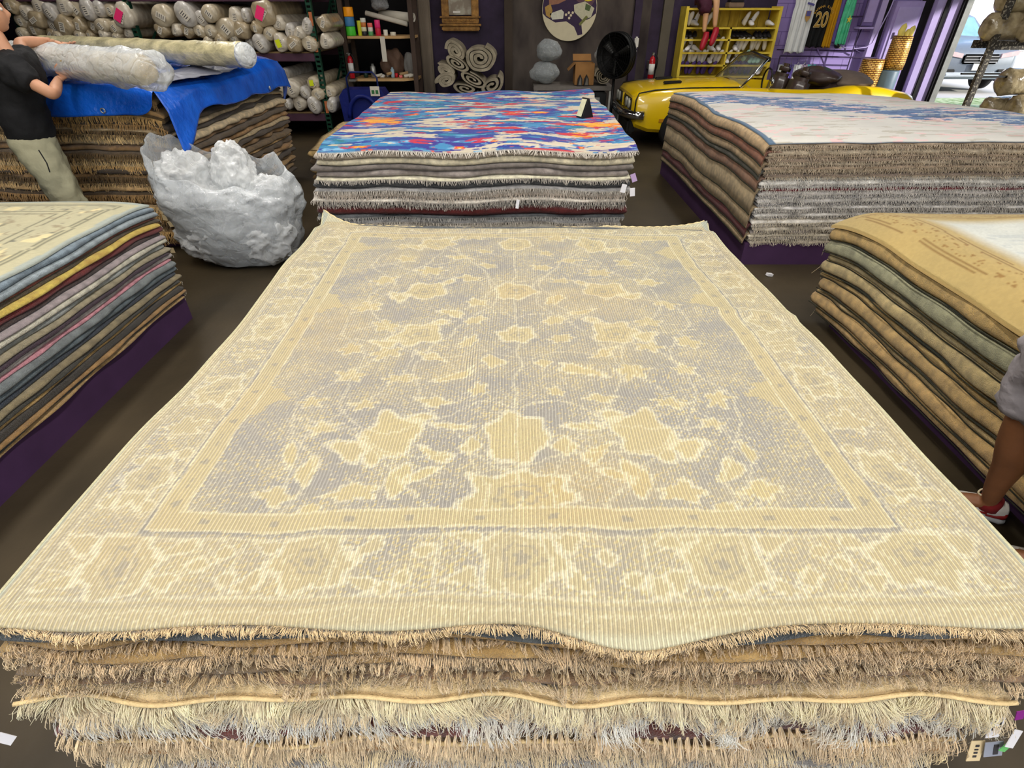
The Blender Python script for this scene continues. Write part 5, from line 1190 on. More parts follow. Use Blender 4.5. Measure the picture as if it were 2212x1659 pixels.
for (u, v, w_, h, m, nm, lb) in [(801, 120, .045, .2, M_steel, 'steel_tin', 'steel tin among the clutter on the lower wooden shelf'), (787, 150, .038, .10, M_dkg, 'round_tin', 'round dark green tin on the lower wooden shelf'), (822, 150, .05, .05, M_white, 'white_tub', 'small white tub in the clutter'), (834, 158, .035, .04, M_steel, 'metal_cap', 'small metal cap at the shelf front'), (846, 145, .030, .15, mat('pale_blue_plastic', (150, 176, 190), .4, .1), 'spray_bottle', 'pale blue bottle leaning in the clutter'), (853, 156, .032, .07, M_redp, 'red_jar', 'red jar at the front of the lower wooden shelf'), (865, 156, .030, .05, mat('pink_plastic', (214, 110, 110), .5, .1), 'pink_jar', 'pink jar beside the red jar'), (876, 158, .035, .05, M_white, 'white_jar', 'white jar near the shelf corner'), (812, 160, .03, .03, mat('cream_plastic', (200, 190, 160), .5, .1), 'cream_jar', 'flat cream jar at the shelf front')]:
    p = atY(u, v, 10.26); o = MB().lathe([(w_ * .8, 0), (w_, .01), (w_, h * .8), (w_ * .5, h * .88), (w_ * .5, h)], 14, (p.x, 10.26 + (u % 5) * .03, zl)).build(nm, m, None, origin=Vector((p.x, 10.26, zl)), sm=True); tag(o, lb, 'container')
for i, (u, v, L) in enumerate([(880, 156, .12), (870, 140, .13), (815, 150, .12), (842, 162, .10), (888, 150, .10)]):
    p = atY(u, v, 10.24); p.z = zl + .025 + .03 * (i % 2)
    o = MB().tube([p - Vector((L / 2, 0, 0)), p + Vector((L / 2, .05, .02))], .022, 14).build('cardboard_tube', [M_paper, mat('kraft_tube', (170, 140, 100), .8, .08)][i % 2], None, origin=p, sm=True)
    tag(o, ['pale tube at the right end', 'kraft tube near the right end', 'pale tube beside the steel tin', 'kraft tube at the front edge', 'pale tube poking past the corner'][i] + ' of the lower wooden shelf', 'tube')
# paper strip hanging from upper board
p = atY(824, 70, 10.10); o = MB().box((p.x, 10.115, 1.20), (.075, .004, .34)).build('paper_strip', M_paper, None, origin=Vector((p.x, 10.115, 1.03))); tag(o, 'long white paper strip hanging from the upper wooden shelf', 'paper strip')
# fire extinguishers
def extinguisher(x, y, z, h, label, rx=.042):
    e = empty('fire_extinguisher', (x, y, z), label, 'fire extinguisher'); M_r = mat('extinguisher_red', (178, 20, 32), .35, .05, coat=.4)
    MB().lathe([(rx * .9, 0), (rx, .01), (rx, h * .72), (rx * .75, h * .82), (rx * .3, h * .87), (rx * .3, h * .9)], 18, (x, y, z)).build('cylinder', M_r, e, sm=True)
    MB().lathe([(rx * 1.015, h * .22), (rx * 1.015, h * .60)], 18, (x, y, z)).build('label_band', mat('label_white', (220, 218, 214), .6, .05), e, sm=True)
    MB().box((x, y, z + h * .93), (.03, .05, .03)).box((x - .01, y - .04, z + h * .98), (.018, .10, .012)).build('valve_handle', M_steel, e)
    MB().tube([(x, y - .01, z + h * .9), (x + rx, y - .03, z + h * .93), (x + rx * 1.7, y - .03, z + h * .75), (x + rx * 1.5, y - .02, z + h * .4)], .009, 8).build('hose', mat('black_rubber', (22, 22, 22), .6, .1), e, sm=True)
extinguisher(atY(766, 165, 10.2).x, 10.06, .80, .36, 'red fire extinguisher with a white label beside the wooden shelves')
MB().box((atY(766, 165, 10.2).x, 10.09, .775), (.11, .16, .03)).build('bracket', M_steel, bpy.data.objects['fire_extinguisher'])
extinguisher(2.40, 10.75, .70, .42, 'red and white fire extinguisher behind the yellow car', .05)
MB().box((2.40, 10.92, .92), (.05, .30, .12)).build('bracket', M_steel, bpy.data.objects['fire_extinguisher.001'])
# blue trolley in front of the shelves
def trolley():
    e = empty('trolley', (-2.25, 9.5, 0), 'dark blue tote cart with a tall tube handle behind the multicoloured rug pile', 'cart'); M_b = mat('navy_fabric', (14, 28, 104), .5, .12, 6, .4, 20)
    MB().prism([(-2.62, .10), (-1.98, .10), (-1.94, .62), (-2.0, .72), (-2.58, .72), (-2.66, .62)], 'y', 9.35, 9.70).build('tote', M_b, e)
    mb = MB(); n = 16
    mb.tube([(-2.52 + .46 * (1 - math.cos(t)) / 2, 9.28, .34 + .30 * math.sin(t)) for t in np.linspace(0, PI, n)] , .03, 8); mb.build('front_pocket', M_b, e, sm=True)
    MB().tube([(-2.50, 9.34, .3), (-2.50, 9.34, .88), (-2.44, 9.34, .95), (-2.10, 9.34, .95), (-2.04, 9.34, .88), (-2.04, 9.34, .3)], .014, 8).build('handle', mat('navy_tube', (24, 36, 90), .35, .1, metal=.3), e, sm=True)
    for x in (-2.55, -2.02): MB().tube([(x - .02, 9.5, .08), (x + .02, 9.5, .08)], .08, 18).build('wheel', mat('black_rubber', (22, 22, 22), .6, .1), e, sm=True)
    MB().box((-2.09, 9.325, .70), (.14, .006, .13)).build('paper_tag', M_lab, e); MB().box((-2.12, 9.318, .69), (.04, .004, .05)).box((-2.06, 9.318, .69), (.04, .004, .05)).build('green_square', mat('green_print', (50, 110, 60), .7, .05), e)
trolley()
# weathered post and ornate frame on the purple wall
o = MB().box((-1.47, 10.98, 1.3), (.20, .10, 2.6), bev=.02).build('wall_post', mat('grey_weathered_wood', (124, 112, 98), .8, .14, 4, .5, 20, stretch=(3, 3, .6)), None, origin=Vector((-1.47, 10.98, 0))); struct(o); o.name = 'trim_1'
e = empty('ornate_frame', (-.87, 11.05, 1.42), 'ornate gilt wooden frame with a pale picture hanging on the purple wall', 'picture frame')
M_gilt = mat('dark_gilt_wood', (132, 92, 42), .5, .25, 14, .8, 50, col2=(164, 120, 58))
mb = MB(); mb.box((-.87, 11.03, 1.45), (.64, .10, .07), bev=.015).box((-.87, 11.0, 1.50), (.70, .13, .03), bev=.01).box((-.87, 11.02, 1.56), (.62, .10, .08), bev=.01).box((-.87, 11.0, 1.61), (.69, .13, .025), bev=.01)
mb.box((-1.12, 11.03, 1.93), (.12, .09, .66), bev=.015).box((-.62, 11.03, 1.93), (.12, .09, .66), bev=.015).box((-.87, 11.02, 2.29), (.70, .11, .10), bev=.015); mb.build('carved_surround', M_gilt, e)
mb = MB()
for i in range(14): mb.lathe([(.003, -.01), (.016, 0), (.003, .01)], 8, (-1.12 + i * .0385, 10.962, 1.56))
mb.build('carved_beads', M_gilt, e, sm=True)
MB().box((-.87, 11.05, 1.94), (.38, .02, .60)).build('picture', mat('pale_picture', (196, 190, 172), .4, .3, 6, col2=(120, 110, 96), thr=(.45, .55)), e)
MB().box((-.93, 11.035, 1.68), (.12, .006, .03)).build('white_strip', M_white, e)
# ------------------------------------------------------------------ rolled felt pads on a bench
M_felt = mat('grey_felt', (142, 132, 112), .95, .14, 9, .6, 50, col2=(160, 150, 130)); M_bench = mat('grey_bench_wood', (90, 84, 76), .8, .15)
e = empty('storage_bench', (-.72, 10.3, 0), 'low dark bench under the heap of grey felt rolls', 'bench')
MB().box((-.72, 10.35, .50), (1.25, .75, .04)).build('bench_top', M_bench, e)
for x in (-1.28, -.16):
    for y in (10.03, 10.67): MB().box((x, y, .24), (.06, .06, .48)).build('leg', M_bench, e)
def felt_roll(cx, cz, rx, rz, turns, y0, y1, tilt, label, th=.052, ang0=0, yaw=0):
    n = int(26 * turns); e = MB(); outer = []; inner = []
    for t in range(n + 1):
        f = t / n; a = ang0 + 2 * PI * turns * f; k = .22 + .78 * f
        px = rx * k * math.cos(a) * (1 + .06 * math.sin(3 * a)); pz = rz * k * math.sin(a) * (1 + .05 * math.sin(2 * a + 1)); c, s_ = math.cos(tilt), math.sin(tilt)
        for lst, q in ((outer, 1), (inner, 1 - th / max(rx * k, .05))): lst.append((px * q * c - pz * q * s_, px * q * s_ + pz * q * c))
    ring = outer + inner[::-1]; m_ = len(ring); ys = [y0, y0 + .03, (y0 + y1) / 2, y1]
    vs = []
    for y in ys:
        for (x, z) in ring:
            w_ = 1 + .04 * mnoise.noise(Vector((x * 9, y * 3, z * 9))); vs.append((cx + x * w_ + (y - y0) * yaw, y + .012 * mnoise.noise(Vector((x * 12, z * 12, cx * 5))), cz + z * w_))
    fs = [(j * m_ + i, j * m_ + (i + 1) % m_, (j + 1) * m_ + (i + 1) % m_, (j + 1) * m_ + i) for j in range(3) for i in range(m_)]
    h = len(outer)
    for base in (0, 3 * m_): fs += [(base + i, base + i + 1, base + m_ - 2 - i, base + m_ - 1 - i) for i in range(h - 1)]
    o = e.add(vs, fs).build('felt_roll', M_felt, None, origin=Vector((cx, (y0 + y1) / 2, cz - rz)), sm=False); tag(o, label, 'felt roll', 'rolled grey felt pads on the bench'); return o
def fc(u, v, y=10.05): p = atY(u, v, y); return p.x, p.z
for (u, v, rx, rz, tu, ti, lb, dy) in [(1036, 126, .235, .185, 3.2, -.15, 'biggest grey felt roll with a clear coil, top right of the heap', 0), (982, 112, .17, .12, 2.6, -.75, 'dark folded felt roll at the top left of the heap', .12), (985, 137, .21, .085, 2.3, -.5, 'flattened felt roll under the top left one', .04), (962, 152, .15, .085, 2.4, -.35, 'loose felt roll at the far left of the heap', 0), (964, 173, .16, .105, 2.5, .25, 'lowest felt roll on the left with a wavy fold', -.03), (1020, 172, .24, .09, 2.3, -.45, 'flat felt roll under the biggest coil', .03), (1062, 185, .20, .13, 2.1, .5, 'slumped felt roll at the bottom right of the heap', -.02), (1005, 192, .22, .08, 2.0, -.2, 'bottom felt roll partly hidden by the rug pile', .05)]:
    x, z = fc(u, v, 10.05); felt_roll(x, max(z, .52 + rz * .93), rx * 1.14, rz * 1.16, tu, 10.02 + dy, 10.62 + dy, ti, lb)
# ------------------------------------------------------------------ round picture, table with bags, box, fan
M_disc = mat('disc_rim', (60, 52, 60), .5, .05)
def disc_sign():
    e = empty('round_sign', (.97, 11.06, 1.25), 'round picture sign with a purple and cream fruit print on the dark wall', 'sign'); cx, cz, r = .965, 1.725, .46
    MB().lathe([(r - .004, 0), (r, .004), (r, .02), (r - .004, .024)], 64, (cx, 11.065, cz), R=Matrix.Rotation(PI / 2, 3, 'X')).build('disc_panel', mat('print_cream', (206, 196, 166), .6, .04), e)
    def shape(pts, name, col, d=0):
        pts = [(cx + a * r, cz + b * r) for a, b in pts]; pts = [((x - cx), (z - cz)) for x, z in pts]
        pts = [(cx + x * min(1, .985 * r / max(1e-6, math.hypot(x, z))), cz + z * min(1, .985 * r / max(1e-6, math.hypot(x, z)))) for x, z in pts]
        MB().prism(pts, 'y', 11.040 - d, 11.0415).build(name, mat('print_%d_%d_%d' % col, col, .6, .10, 30), e)
    arc = lambda a0, a1, rr, n=14: [(rr * math.cos(math.radians(a0 + (a1 - a0) * i / n)), rr * math.sin(math.radians(a0 + (a1 - a0) * i / n))) for i in range(n + 1)]
    shape(arc(-8, 188, 1) + [(-.85, -.25), (-.5, -.42), (-.1, -.38), (.2, -.55), (.35, -.82), (.52, -.78), (.45, -.4), (.75, -.3)], 'purple_field', (52, 34, 66))
    shape([(-.78, .62), (-.5, .98), (-.1, .95), (.1, .55), (-.05, .3), (-.4, .15), (-.75, .1)], 'tan_shape', (150, 104, 82), .001)
    shape([(.05, .75), (.45, .55), (.9, .25), (.8, .1), (.3, .2), (0, .45)], 'mauve_shape', (92, 64, 78), .0015)
    shape([(-.9, .05), (-.7, .15), (-.62, -.05), (-.7, -.28), (-.85, -.2)], 'yellow_shape', (176, 140, 70), .002)
    shape([(-.72, -.15), (-.3, -.02), (-.2, -.1), (-.22, -.3), (-.62, -.33)], 'cream_shape', (206, 204, 186), .002)
    shape([(.15, .12), (.55, .22), (.9, .02), (.8, -.25), (.5, -.35), (.18, -.1)], 'pale_shape', (190, 186, 160), .002)
    shape([(.58, .16), (.78, .08), (.72, -.08), (.56, -.02)], 'leaf_shape', (76, 92, 56), .003)
    shape([(.62, -.2), (.7, -.26), (.42, -.52), (.36, -.46)], 'olive_shape', (110, 112, 60), .003)
    for a, b in ((-.12, -.18), (-.02, -.12), (.06, -.2), (0, -.28), (.12, -.12)): MB().lathe([(.020, 0), (.018, .004)], 10, (cx + a * r, 11.040, cz + b * r), R=Matrix.Rotation(PI / 2, 3, 'X')).build('petal', mat('petal_cream', (220, 206, 176), .6, .05), e)
    cr = arc(150, 330, .30) + [(x * .70 + .045, y * .70 + .06) for x, y in reversed(arc(150, 330, .30))]
    shape([(x + .66, y + .52) for x, y in cr], 'yellow_crescent', (212, 190, 50), .004)
    for i in range(4): MB().box((cx + (.58 + i * .075) * r, 11.036, cz + .50 * r), (.022, .004, .035)).build('white_letter', M_white, e)
disc_sign()
def table():
    e = empty('work_table', (1.0, 10.2, 0), 'grey topped work table with white legs under the round sign', 'table')
    MB().box((1.0, 10.30, .665), (1.30, .70, .06), bev=.006).build('table_top', mat('grey_tabletop', (112, 106, 100), .6, .1), e)
    for x, y in ((.40, 10.0), (1.0, 10.0), (1.60, 9.98), (.40, 10.6), (1.60, 10.6)): MB().box((x, y, .318), (.03, .03, .636)).build('leg', mat('white_leg', (176, 176, 170), .5, .05), e)
    MB().box((1.0, 10.55, .22), (1.2, .2, .03)).build('lower_rail', M_steel, e)
table()
M_bagp = plastic('clear_grey_bag', (190, 196, 198), .40, .12, 1.0, 26)
for (u, v, rx, rz, lb, sd) in [(1176, 151, .22, .165, 'lower of two stacked clear bags on the left end of the work table', 2), (1186, 105, .20, .155, 'upper of two stacked clear bags on the work table', 6), (1303, 138, .15, .13, 'clear plastic bag behind the fan on the work table', 9)]:
    p = atY(u, v, 10.3); z = {151: .70 + .165, 105: .70 + .33 + .14, 138: .70 + .32 + .10}[v]
    b = empty('plastic_bag', (p.x, 10.3, z - rz), lb, 'plastic bag'); lump('bag_film', (p.x, 10.3, z), (rx, .18, rz), M_bagp, None, None, sd, .22, parent=b, zmin=.70)
    lump('contents', (p.x, 10.3, z), (rx * .78, .14, rz * .78), mat('grey_contents', (126, 130, 130), .8, .2, 8, .6, 20), None, None, sd + 1, .3, parent=b, zmin=.705)
e = empty('cardboard_box', (1.18, 10.2, .695), 'open cardboard box with raised flaps on the work table', 'box'); M_card = mat('cardboard', (150, 108, 62), .8, .10, 8)
bx, by, bz = atY(1262, 160, 10.1).x, 10.2, .70
for c, d in (((bx, by - .15, bz + .16), (.30, .008, .30)), ((bx, by + .15, bz + .16), (.30, .008, .30)), ((bx - .15, by, bz + .16), (.008, .30, .30)), ((bx + .15, by, bz + .16), (.008, .30, .30)), ((bx, by, bz + .008), (.30, .30, .008))): MB().box(c, d).build('panel', M_card, e)
MB().box((bx - .02, by + .20, bz + .37), (.30, .008, .14), rot=(-.9, 0, 0)).build('flap', M_card, e); MB().box((bx - .21, by, bz + .26), (.008, .28, .15), rot=(0, .8, 0)).build('flap', M_card, e)
for i, u in enumerate((1253, 1267)):
    p = atY(u, 172, 9.98); o = MB().prism([(p.x - .035, 0), (p.x + .035, 0), (p.x + .03, .10), (p.x, .15), (p.x - .03, .10)], 'y', 9.97, 9.985)
    o = MB(); o.prism([(p.x - .040, .70), (p.x + .040, .70), (p.x + .034, .80), (p.x, .86), (p.x - .034, .80)], 'y', 9.97, 10.02); o = o.build('display_stand', mat('black_plastic', (20, 20, 22), .5, .1), None, origin=Vector((p.x, 10, .70)))
    tag(o, '%s small black display stand in front of the cardboard box' % ('left' if i == 0 else 'right'), 'stand'); MB().prism([(p.x - .022, .715), (p.x + .026, .715), (p.x + .016, .80), (p.x, .83)], 'y', 9.964, 9.9695).build('insert', mat('grey_insert', (110, 104, 96), .6, .1), o, origin=Vector((p.x, 10, .70)))
p = atY(1302, 170, 10.05); felt_roll(p.x, .70 + .135, .14, .135, 3.5, 10.0, 10.45, 0, 'brown grey felt coil on the right end of the work table', .016)
e = empty('heater', (1.35, 10.15, .0), 'black cabinet heater standing under the work table', 'heater'); MB().box((1.38, 10.25, .30), (.36, .40, .60), bev=.02).build('cabinet', mat('black_enamel', (26, 26, 28), .35, .1), e); MB().box((1.38, 10.045, .50), (.14, .01, .05)).build('name_plate', M_steel, e); MB().box((1.38, 10.045, .36), (.24, .01, .10)).build('glass_front', mat('dark_glass', (60, 74, 80), .1, .1), e)
def fan():
    c = atY(1331, 120, 9.6); e = empty('drum_fan', (c.x, 9.6, 0), 'big black pedestal drum fan in front of the work table', 'fan'); M_k = mat('black_fan_metal', (18, 18, 18), .5, .1, metal=.4)
    R = Matrix.Rotation(math.radians(-42), 3, 'Z') @ Matrix.Rotation(PI / 2, 3, 'X'); r = .30
    for d, rr in ((-.07, r), (.07, r), (0, r * 1.01)):
        MB().tube([c + R @ Vector((rr * math.cos(a), rr * math.sin(a), d)) for a in np.linspace(0, 2 * PI, 40)], .010, 6, cap=False).build('ring', M_k, e, sm=True)
    MB().lathe([(r * 1.0, -.07), (r * 1.0, .07), (r * .985, .07), (r * .985, -.07)], 40, c, R=R).build('drum', M_k, e, sm=True)
    for d in (-.085, .085):
        mb = MB()
        for q in range(1, 9): mb.tube([c + R @ Vector((r * q / 9 * math.cos(a), r * q / 9 * math.sin(a), d * (1.05 - .12 * (q / 9) ** 2))) for a in np.linspace(0, 2 * PI, 36)], .0028, 4, cap=False)
        for q in range(16): a = 2 * PI * q / 16; mb.tube([c + R @ Vector((.04 * math.cos(a), .04 * math.sin(a), d)), c + R @ Vector((r * math.cos(a), r * math.sin(a), d * .85))], .003, 4)
        mb.build('grille', M_k, e)
    for q in range(3):
        a = 2 * PI * q / 3 + .4; pts = []
        mb = MB(); vs = []
        for i in range(7):
            rr = .05 + .21 * i / 6; w_ = .05 + .05 * i / 6
            for s_ in (-1, 1): aa = a + s_ * w_ / rr * .55; vs.append(c + R @ Vector((rr * math.cos(aa), rr * math.sin(aa), s_ * .03)))
        mb.add(vs, [(2 * i, 2 * i + 1, 2 * i + 3, 2 * i + 2) for i in range(6)]); o = mb.build('blade', mat('grey_blade', (60, 60, 58), .4, .1, metal=.5), e, sm=True); md = o.modifiers.new('t', 'SOLIDIFY'); md.thickness = .003
    MB().lathe([(.05, -.05), (.05, .05)], 20, c, R=R).build('hub', M_k, e, sm=True)
    MB().tube([(c.x, 9.62, .03), (c.x, 9.62, c.z - r)], .022, 10).build('pole', M_k, e, sm=True); MB().lathe([(.24, 0), (.24, .02), (.05, .04)], 30, (c.x, 9.62, 0)).build('base', M_k, e, sm=True)
    MB().tube([c + Vector((.24, 0, .02)), c + Vector((.30, 0, .06))], .012, 8).build('knob', M_white, e, sm=True)
fan()
p = atY(1375, 92, 10.98); o = MB().box((p.x, 11.02, p.z), (.07, .12, .17), bev=.02).build('wall_dispenser', M_white, None, origin=p); tag(o, 'white dispenser fixed to the dark wall beside the fan', 'dispenser'); MB().box((p.x - .01, 11.0, p.z - .13), (.05, .1, .06), bev=.01).build('nozzle', M_steel, o, origin=p)
for i, (x, w_) in enumerate(((2.62, .16), (-.06, .14), (2.12, .12))): struct(MB().box((x, 11.06, 2.2), (w_, .08, 4.4)).build('trim_%d' % (i + 2), [mat('grey_column', (88, 82, 72), .8, .15, 3), mat('brown_column', (66, 56, 48), .8, .15, 3), M_purple][i], None, origin=Vector((x, 11.06, 0))))
# ------------------------------------------------------------------ yellow shelf unit with shoes
M_yshelf = mat('yellow_painted_wood', (204, 178, 52), .6, .10, 5, col2=(220, 196, 72)); M_yback = mat('yellow_boards', (164, 138, 36), .7, .14, 4, stretch=(3, 1, 1), col2=(190, 164, 60))
SZ = [1.735, 1.48, 1.318, 1.135, .955, .79, .45]; SX0, SX1, SXM = 2.80, 4.29, 3.55
e = empty('shoe_shelf', (3.55, 10.7, 0), 'yellow painted wooden shelf unit full of white and dark shoes', 'shelf unit')
for x in (SX0, SX1): MB().box((x, 10.66, .88), (.045, .36, 1.76)).build('side_panel', M_yshelf, e)
MB().box((SXM, 10.66, (SZ[1] + .2) / 2), (.03, .34, SZ[1] - .2)).build('divider', M_yshelf, e)
for i, z in enumerate(SZ): MB().box(((SX0 + SX1) / 2, 10.66, z - .012), (SX1 - SX0 - .045, .34, .024)).build('shelf_board', M_yshelf, e)
bb = MB()
for i in range(9): bb.box((SX0 + .1 + i * (SX1 - SX0 - .04) / 9 - .02, 10.845, .88), ((SX1 - SX0 - .04) / 9 - .006, .012, 1.72))
bb.build('back_boards', M_yback, e)
M_shoeW = mat('white_shoe', (214, 212, 214), .6, .06, 20); M_shoeK = mat('black_shoe', (24, 22, 26), .6, .15, 20); M_shoeP = mat('purple_shoe', (78, 58, 130), .6, .12, 20); M_shoeT = mat('pale_green_shoe', (150, 186, 170), .6, .1, 20)
def shoe_proto(m):
    N_ = 14; prof = [(-.10, .030, .005, .06), (-.085, .060, 0, .085), (-.05, .068, 0, .088), (0, .066, 0, .070), (.05, .074, 0, .052), (.09, .062, .002, .038), (.112, .030, .006, .024)]; vs = []
    for (t, w_, z0, z1) in prof:
        for k in range(N_):
            a = 2 * PI * k / N_; vs.append((math.cos(a) * w_ / 2, t, (z0 + z1) / 2 + math.sin(a) * (z1 - z0) / 2))
    fs = [(i * N_ + k, i * N_ + (k + 1) % N_, (i + 1) * N_ + (k + 1) % N_, (i + 1) * N_ + k) for i in range(len(prof) - 1) for k in range(N_)] + [tuple(range(N_)), tuple(range((len(prof) - 1) * N_, len(prof) * N_))]
    o = MB().add(vs, fs).build('shoe', m, None, sm=True)
    MB().lathe([(.026, 0), (.024, .006), (.012, .002)], 12, (0, -.055, .084)).build('opening', M_shoeK if m is not M_shoeK else M_ink, o, sm=True)
    return o
SH = {}
def put_shoe(kind, u, z, tilt, where, stack=0):
    m = {'w': M_shoeW, 'k': M_shoeK, 'p': M_shoeP, 't': M_shoeT}[kind]
    if kind not in SH: o = SH[kind] = shoe_proto(m)
    else: o = copy_tree(SH[kind])
    p = atY(u, 100, 10.56); zc = atY(u, 100, 10.56).z
    # x for the wanted height
    b = None
    for v in range(0, 260, 2):
        q = atY(u, v, 10.56)
        if q.z < z + .05: b = q; break
    o.location = (b.x, 10.56 + .03 * ((u * 7) % 3), z + .02 + .075 * stack); o.rotation_euler = (1.15 if tilt else 0, ((u * 3) % 5 - 2) * .08, PI + ((u * 7) % 9 - 4) * .12)
    if tilt: o.location.z += .085
    cn = {'w': 'white', 'k': 'black', 'p': 'purple', 't': 'pale green'}[kind]
    tag(o, '%s shoe %s' % (cn, where), 'shoe', '%s shoes on the yellow shelf unit' % cn)
NUMW = ['first', 'second', 'third', 'fourth', 'fifth', 'sixth', 'seventh', 'eighth', 'ninth', 'tenth', 'eleventh', 'twelfth', 'thirteenth', 'fourteenth', 'fifteenth', 'sixteenth']
for kind, us, z, where in [('w', [1484, 1492, 1500, 1508, 1535, 1543], SZ[1], 'from the left on the topmost open shelf'), ('w', [1616, 1623, 1630, 1662], SZ[1], 'from the middle on the right half of the topmost open shelf'),
    ('k', [1484, 1493, 1502, 1532, 1541, 1550], SZ[2], 'from the left on the left half of the second shelf'), ('k', [1580, 1589, 1598, 1607, 1616, 1632, 1641, 1650, 1659], SZ[2], 'from the divider on the right half of the second shelf'),
    ('w', [1477, 1485, 1493, 1500, 1536, 1544, 1551, 1559], SZ[3], 'from the left on the left half of the third shelf'), ('w', [1570, 1587, 1595, 1603, 1612, 1624, 1634, 1643, 1651], SZ[3], 'from the divider on the right half of the third shelf'),
    ('w', [1474, 1481, 1489, 1496, 1504, 1511, 1519, 1526, 1533, 1540, 1547, 1555], SZ[4], 'from the left on the left half of the fourth shelf'), ('w', [1569, 1576, 1584, 1591], SZ[4], 'from the divider on the fourth shelf'), ('t', [1612, 1620, 1629, 1638], SZ[4], 'behind the windscreen on the fourth shelf, counted rightwards'),
    ('p', [1472, 1483, 1495, 1507, 1519, 1526, 1540], SZ[5], 'from the left on the left half of the fifth shelf'), ('p', [1585, 1595, 1604, 1613, 1622], SZ[5], 'from the divider on the fifth shelf'), ('w', [1638, 1645], SZ[5], 'near the right end of the fifth shelf')]:
    for i, u in enumerate(us): put_shoe(kind, u, z + .0, kind in 'wtp' and (u % 3 != 0), '%s %s' % (NUMW[i], where))
# things on top of the unit: a shoe box pair, mannequin legs in maroon shorts
p = atY(1588, 10, 10.6); o = MB().box((p.x, 10.62, SZ[0] + .045), (.24, .2, .07), bev=.01).build('folded_cap', mat('brown_cap', (120, 100, 84), .8, .1), None, origin=Vector((p.x, 10.62, SZ[0]))); tag(o, 'low brown and black folded stack on top of the yellow shelf', 'folded fabric'); MB().box((p.x, 10.61, SZ[0] + .095), (.22, .2, .03), bev=.01).build('black_layer', M_shoeK, o, origin=Vector((p.x, 10.62, SZ[0])))
e = empty('mannequin', (3.05, 10.35, 1.74), 'mannequin legs in maroon shorts and red shoes sitting on the yellow shelf', 'mannequin')
pl = Vector((3.02, 10.50, 1.90)); K = {'pel': (pl, (.13, .10)), 'up': (pl + Vector((0, .03, .30)), (.11, .09))}; E_ = [('pel', 'up')]
for nm, dx, kz in (('a', -.02, 1.78), ('b', .12, 1.84)):
    h_ = pl + Vector((dx, -.02, -.02)); k_ = Vector((pl.x + dx, 10.18, kz)); a_ = Vector((pl.x + dx * 1.1 + .02, 10.14, kz - .36)); K['h' + nm] = (h_, .08); K['k' + nm] = (k_, .052); K['c' + nm] = (k_ + (a_ - k_) * .4, .048); K['f' + nm] = (a_, .03)
    E_ += [('pel', 'h' + nm), ('h' + nm, 'k' + nm), ('k' + nm, 'c' + nm), ('c' + nm, 'f' + nm)]
skinned('legs', K, E_, mat('mannequin_skin', (196, 150, 112), .5, .05), e, 'pel')
Kt_ = {'p': (pl + Vector((0, 0, .03)), (.16, .13)), 'ha': (pl + Vector((-.03, -.1, -.02)), .115), 'ka': (Vector((pl.x - .03, 10.20, 1.76)), .105), 'sa': (Vector((pl.x - .04, 10.15, 1.66)), .09), 'hb': (pl + Vector((.11, -.08, 0)), .11), 'kb': (Vector((pl.x + .10, 10.26, 1.84)), .09)}
skinned('shorts', Kt_, [('p', 'ha'), ('ha', 'ka'), ('ka', 'sa'), ('p', 'hb'), ('hb', 'kb')], mat('maroon_fabric', (60, 20, 38), .8, .15, 14, .4, 30), e, 'p')
for (x, z) in ((3.06, 1.36), (3.20, 1.42)):
    o = MB().tube([(x, 10.16, z + .06), (x, 10.14, z), (x - .03, 10.10, z - .06), (x - .06, 10.05, z - .12), (x - .08, 10.02, z - .16)], [.045, .05, .05, .042, .022], 12).build('red_shoe', mat('red_shoe_leather', (150, 22, 40), .5, .1), e, sm=True)
# ------------------------------------------------------------------ jerseys, rail with small tops
def jersey(x0, x1, z0, z1, y, m, label, sleeve=.0, lean=0, name='jersey', seed=0, hang=True):
    n, k = 28, 30; e = empty(name, ((x0 + x1) / 2, y, z0), label, 'jersey'); w_ = (x1 - x0)
    vs = []
    for j in range(k + 1):
        t = j / k; z = z1 - (z1 - z0) * t; half = w_ / 2 * (.80 + .20 * min(1, t * 3)) if t > .22 else w_ / 2 * (.96 - .16 * min(1, t / .22) ** 2 + sleeve)
        for i in range(n + 1):
            s_ = i / n * 2 - 1; fold = .018 * math.sin(s_ * 11 + seed + t * 2) * (.3 + t) + .012 * math.sin(s_ * 23 + seed * 2)
            vs.append(((x0 + x1) / 2 + s_ * half + lean * t, y + fold + .03 * (s_ ** 2), z + (.012 * math.sin(s_ * 9 + seed) if j == k else 0) - (.05 * (1 - abs(s_)) * (abs(s_) < .28) if j == 0 else 0)))
    fs = [(j * (n + 1) + i, j * (n + 1) + i + 1, (j + 1) * (n + 1) + i + 1, (j + 1) * (n + 1) + i) for j in range(k) for i in range(n)]
    o = MB().add(vs, fs).build('cloth', m, e, sm=True); md = o.modifiers.new('t', 'SOLIDIFY'); md.thickness = .006
    if hang:
        zc = z1 - .02; xc = (x0 + x1) / 2; MB().tube([(xc - w_ * .35, y + .01, zc - .03), (xc, y + .01, zc + .05), (xc + w_ * .35, y + .01, zc - .03)], .006, 6).tube([(xc, y + .01, zc + .05), (xc, y + .01, zc + .13), (xc + .02, y + .01, zc + .15)], .003, 5).build('hanger', M_steel, e)
    return e
M_jw = mat('white_jersey_cloth', (222, 226, 230), .8, .05, 8, .3, 20); M_jk = mat('black_jersey_cloth', (18, 20, 22), .75, .12, 8, .3, 20); M_jy = mat('amber_jersey_cloth', (200, 150, 20), .75, .10, 8, .3, 20); M_jg = mat('green_jersey_cloth', (70, 196, 150), .75, .10, 8, .3, 20, col2=(110, 214, 176)); M_jp = mat('violet_jersey_cloth', (110, 96, 170), .75, .1, 8)
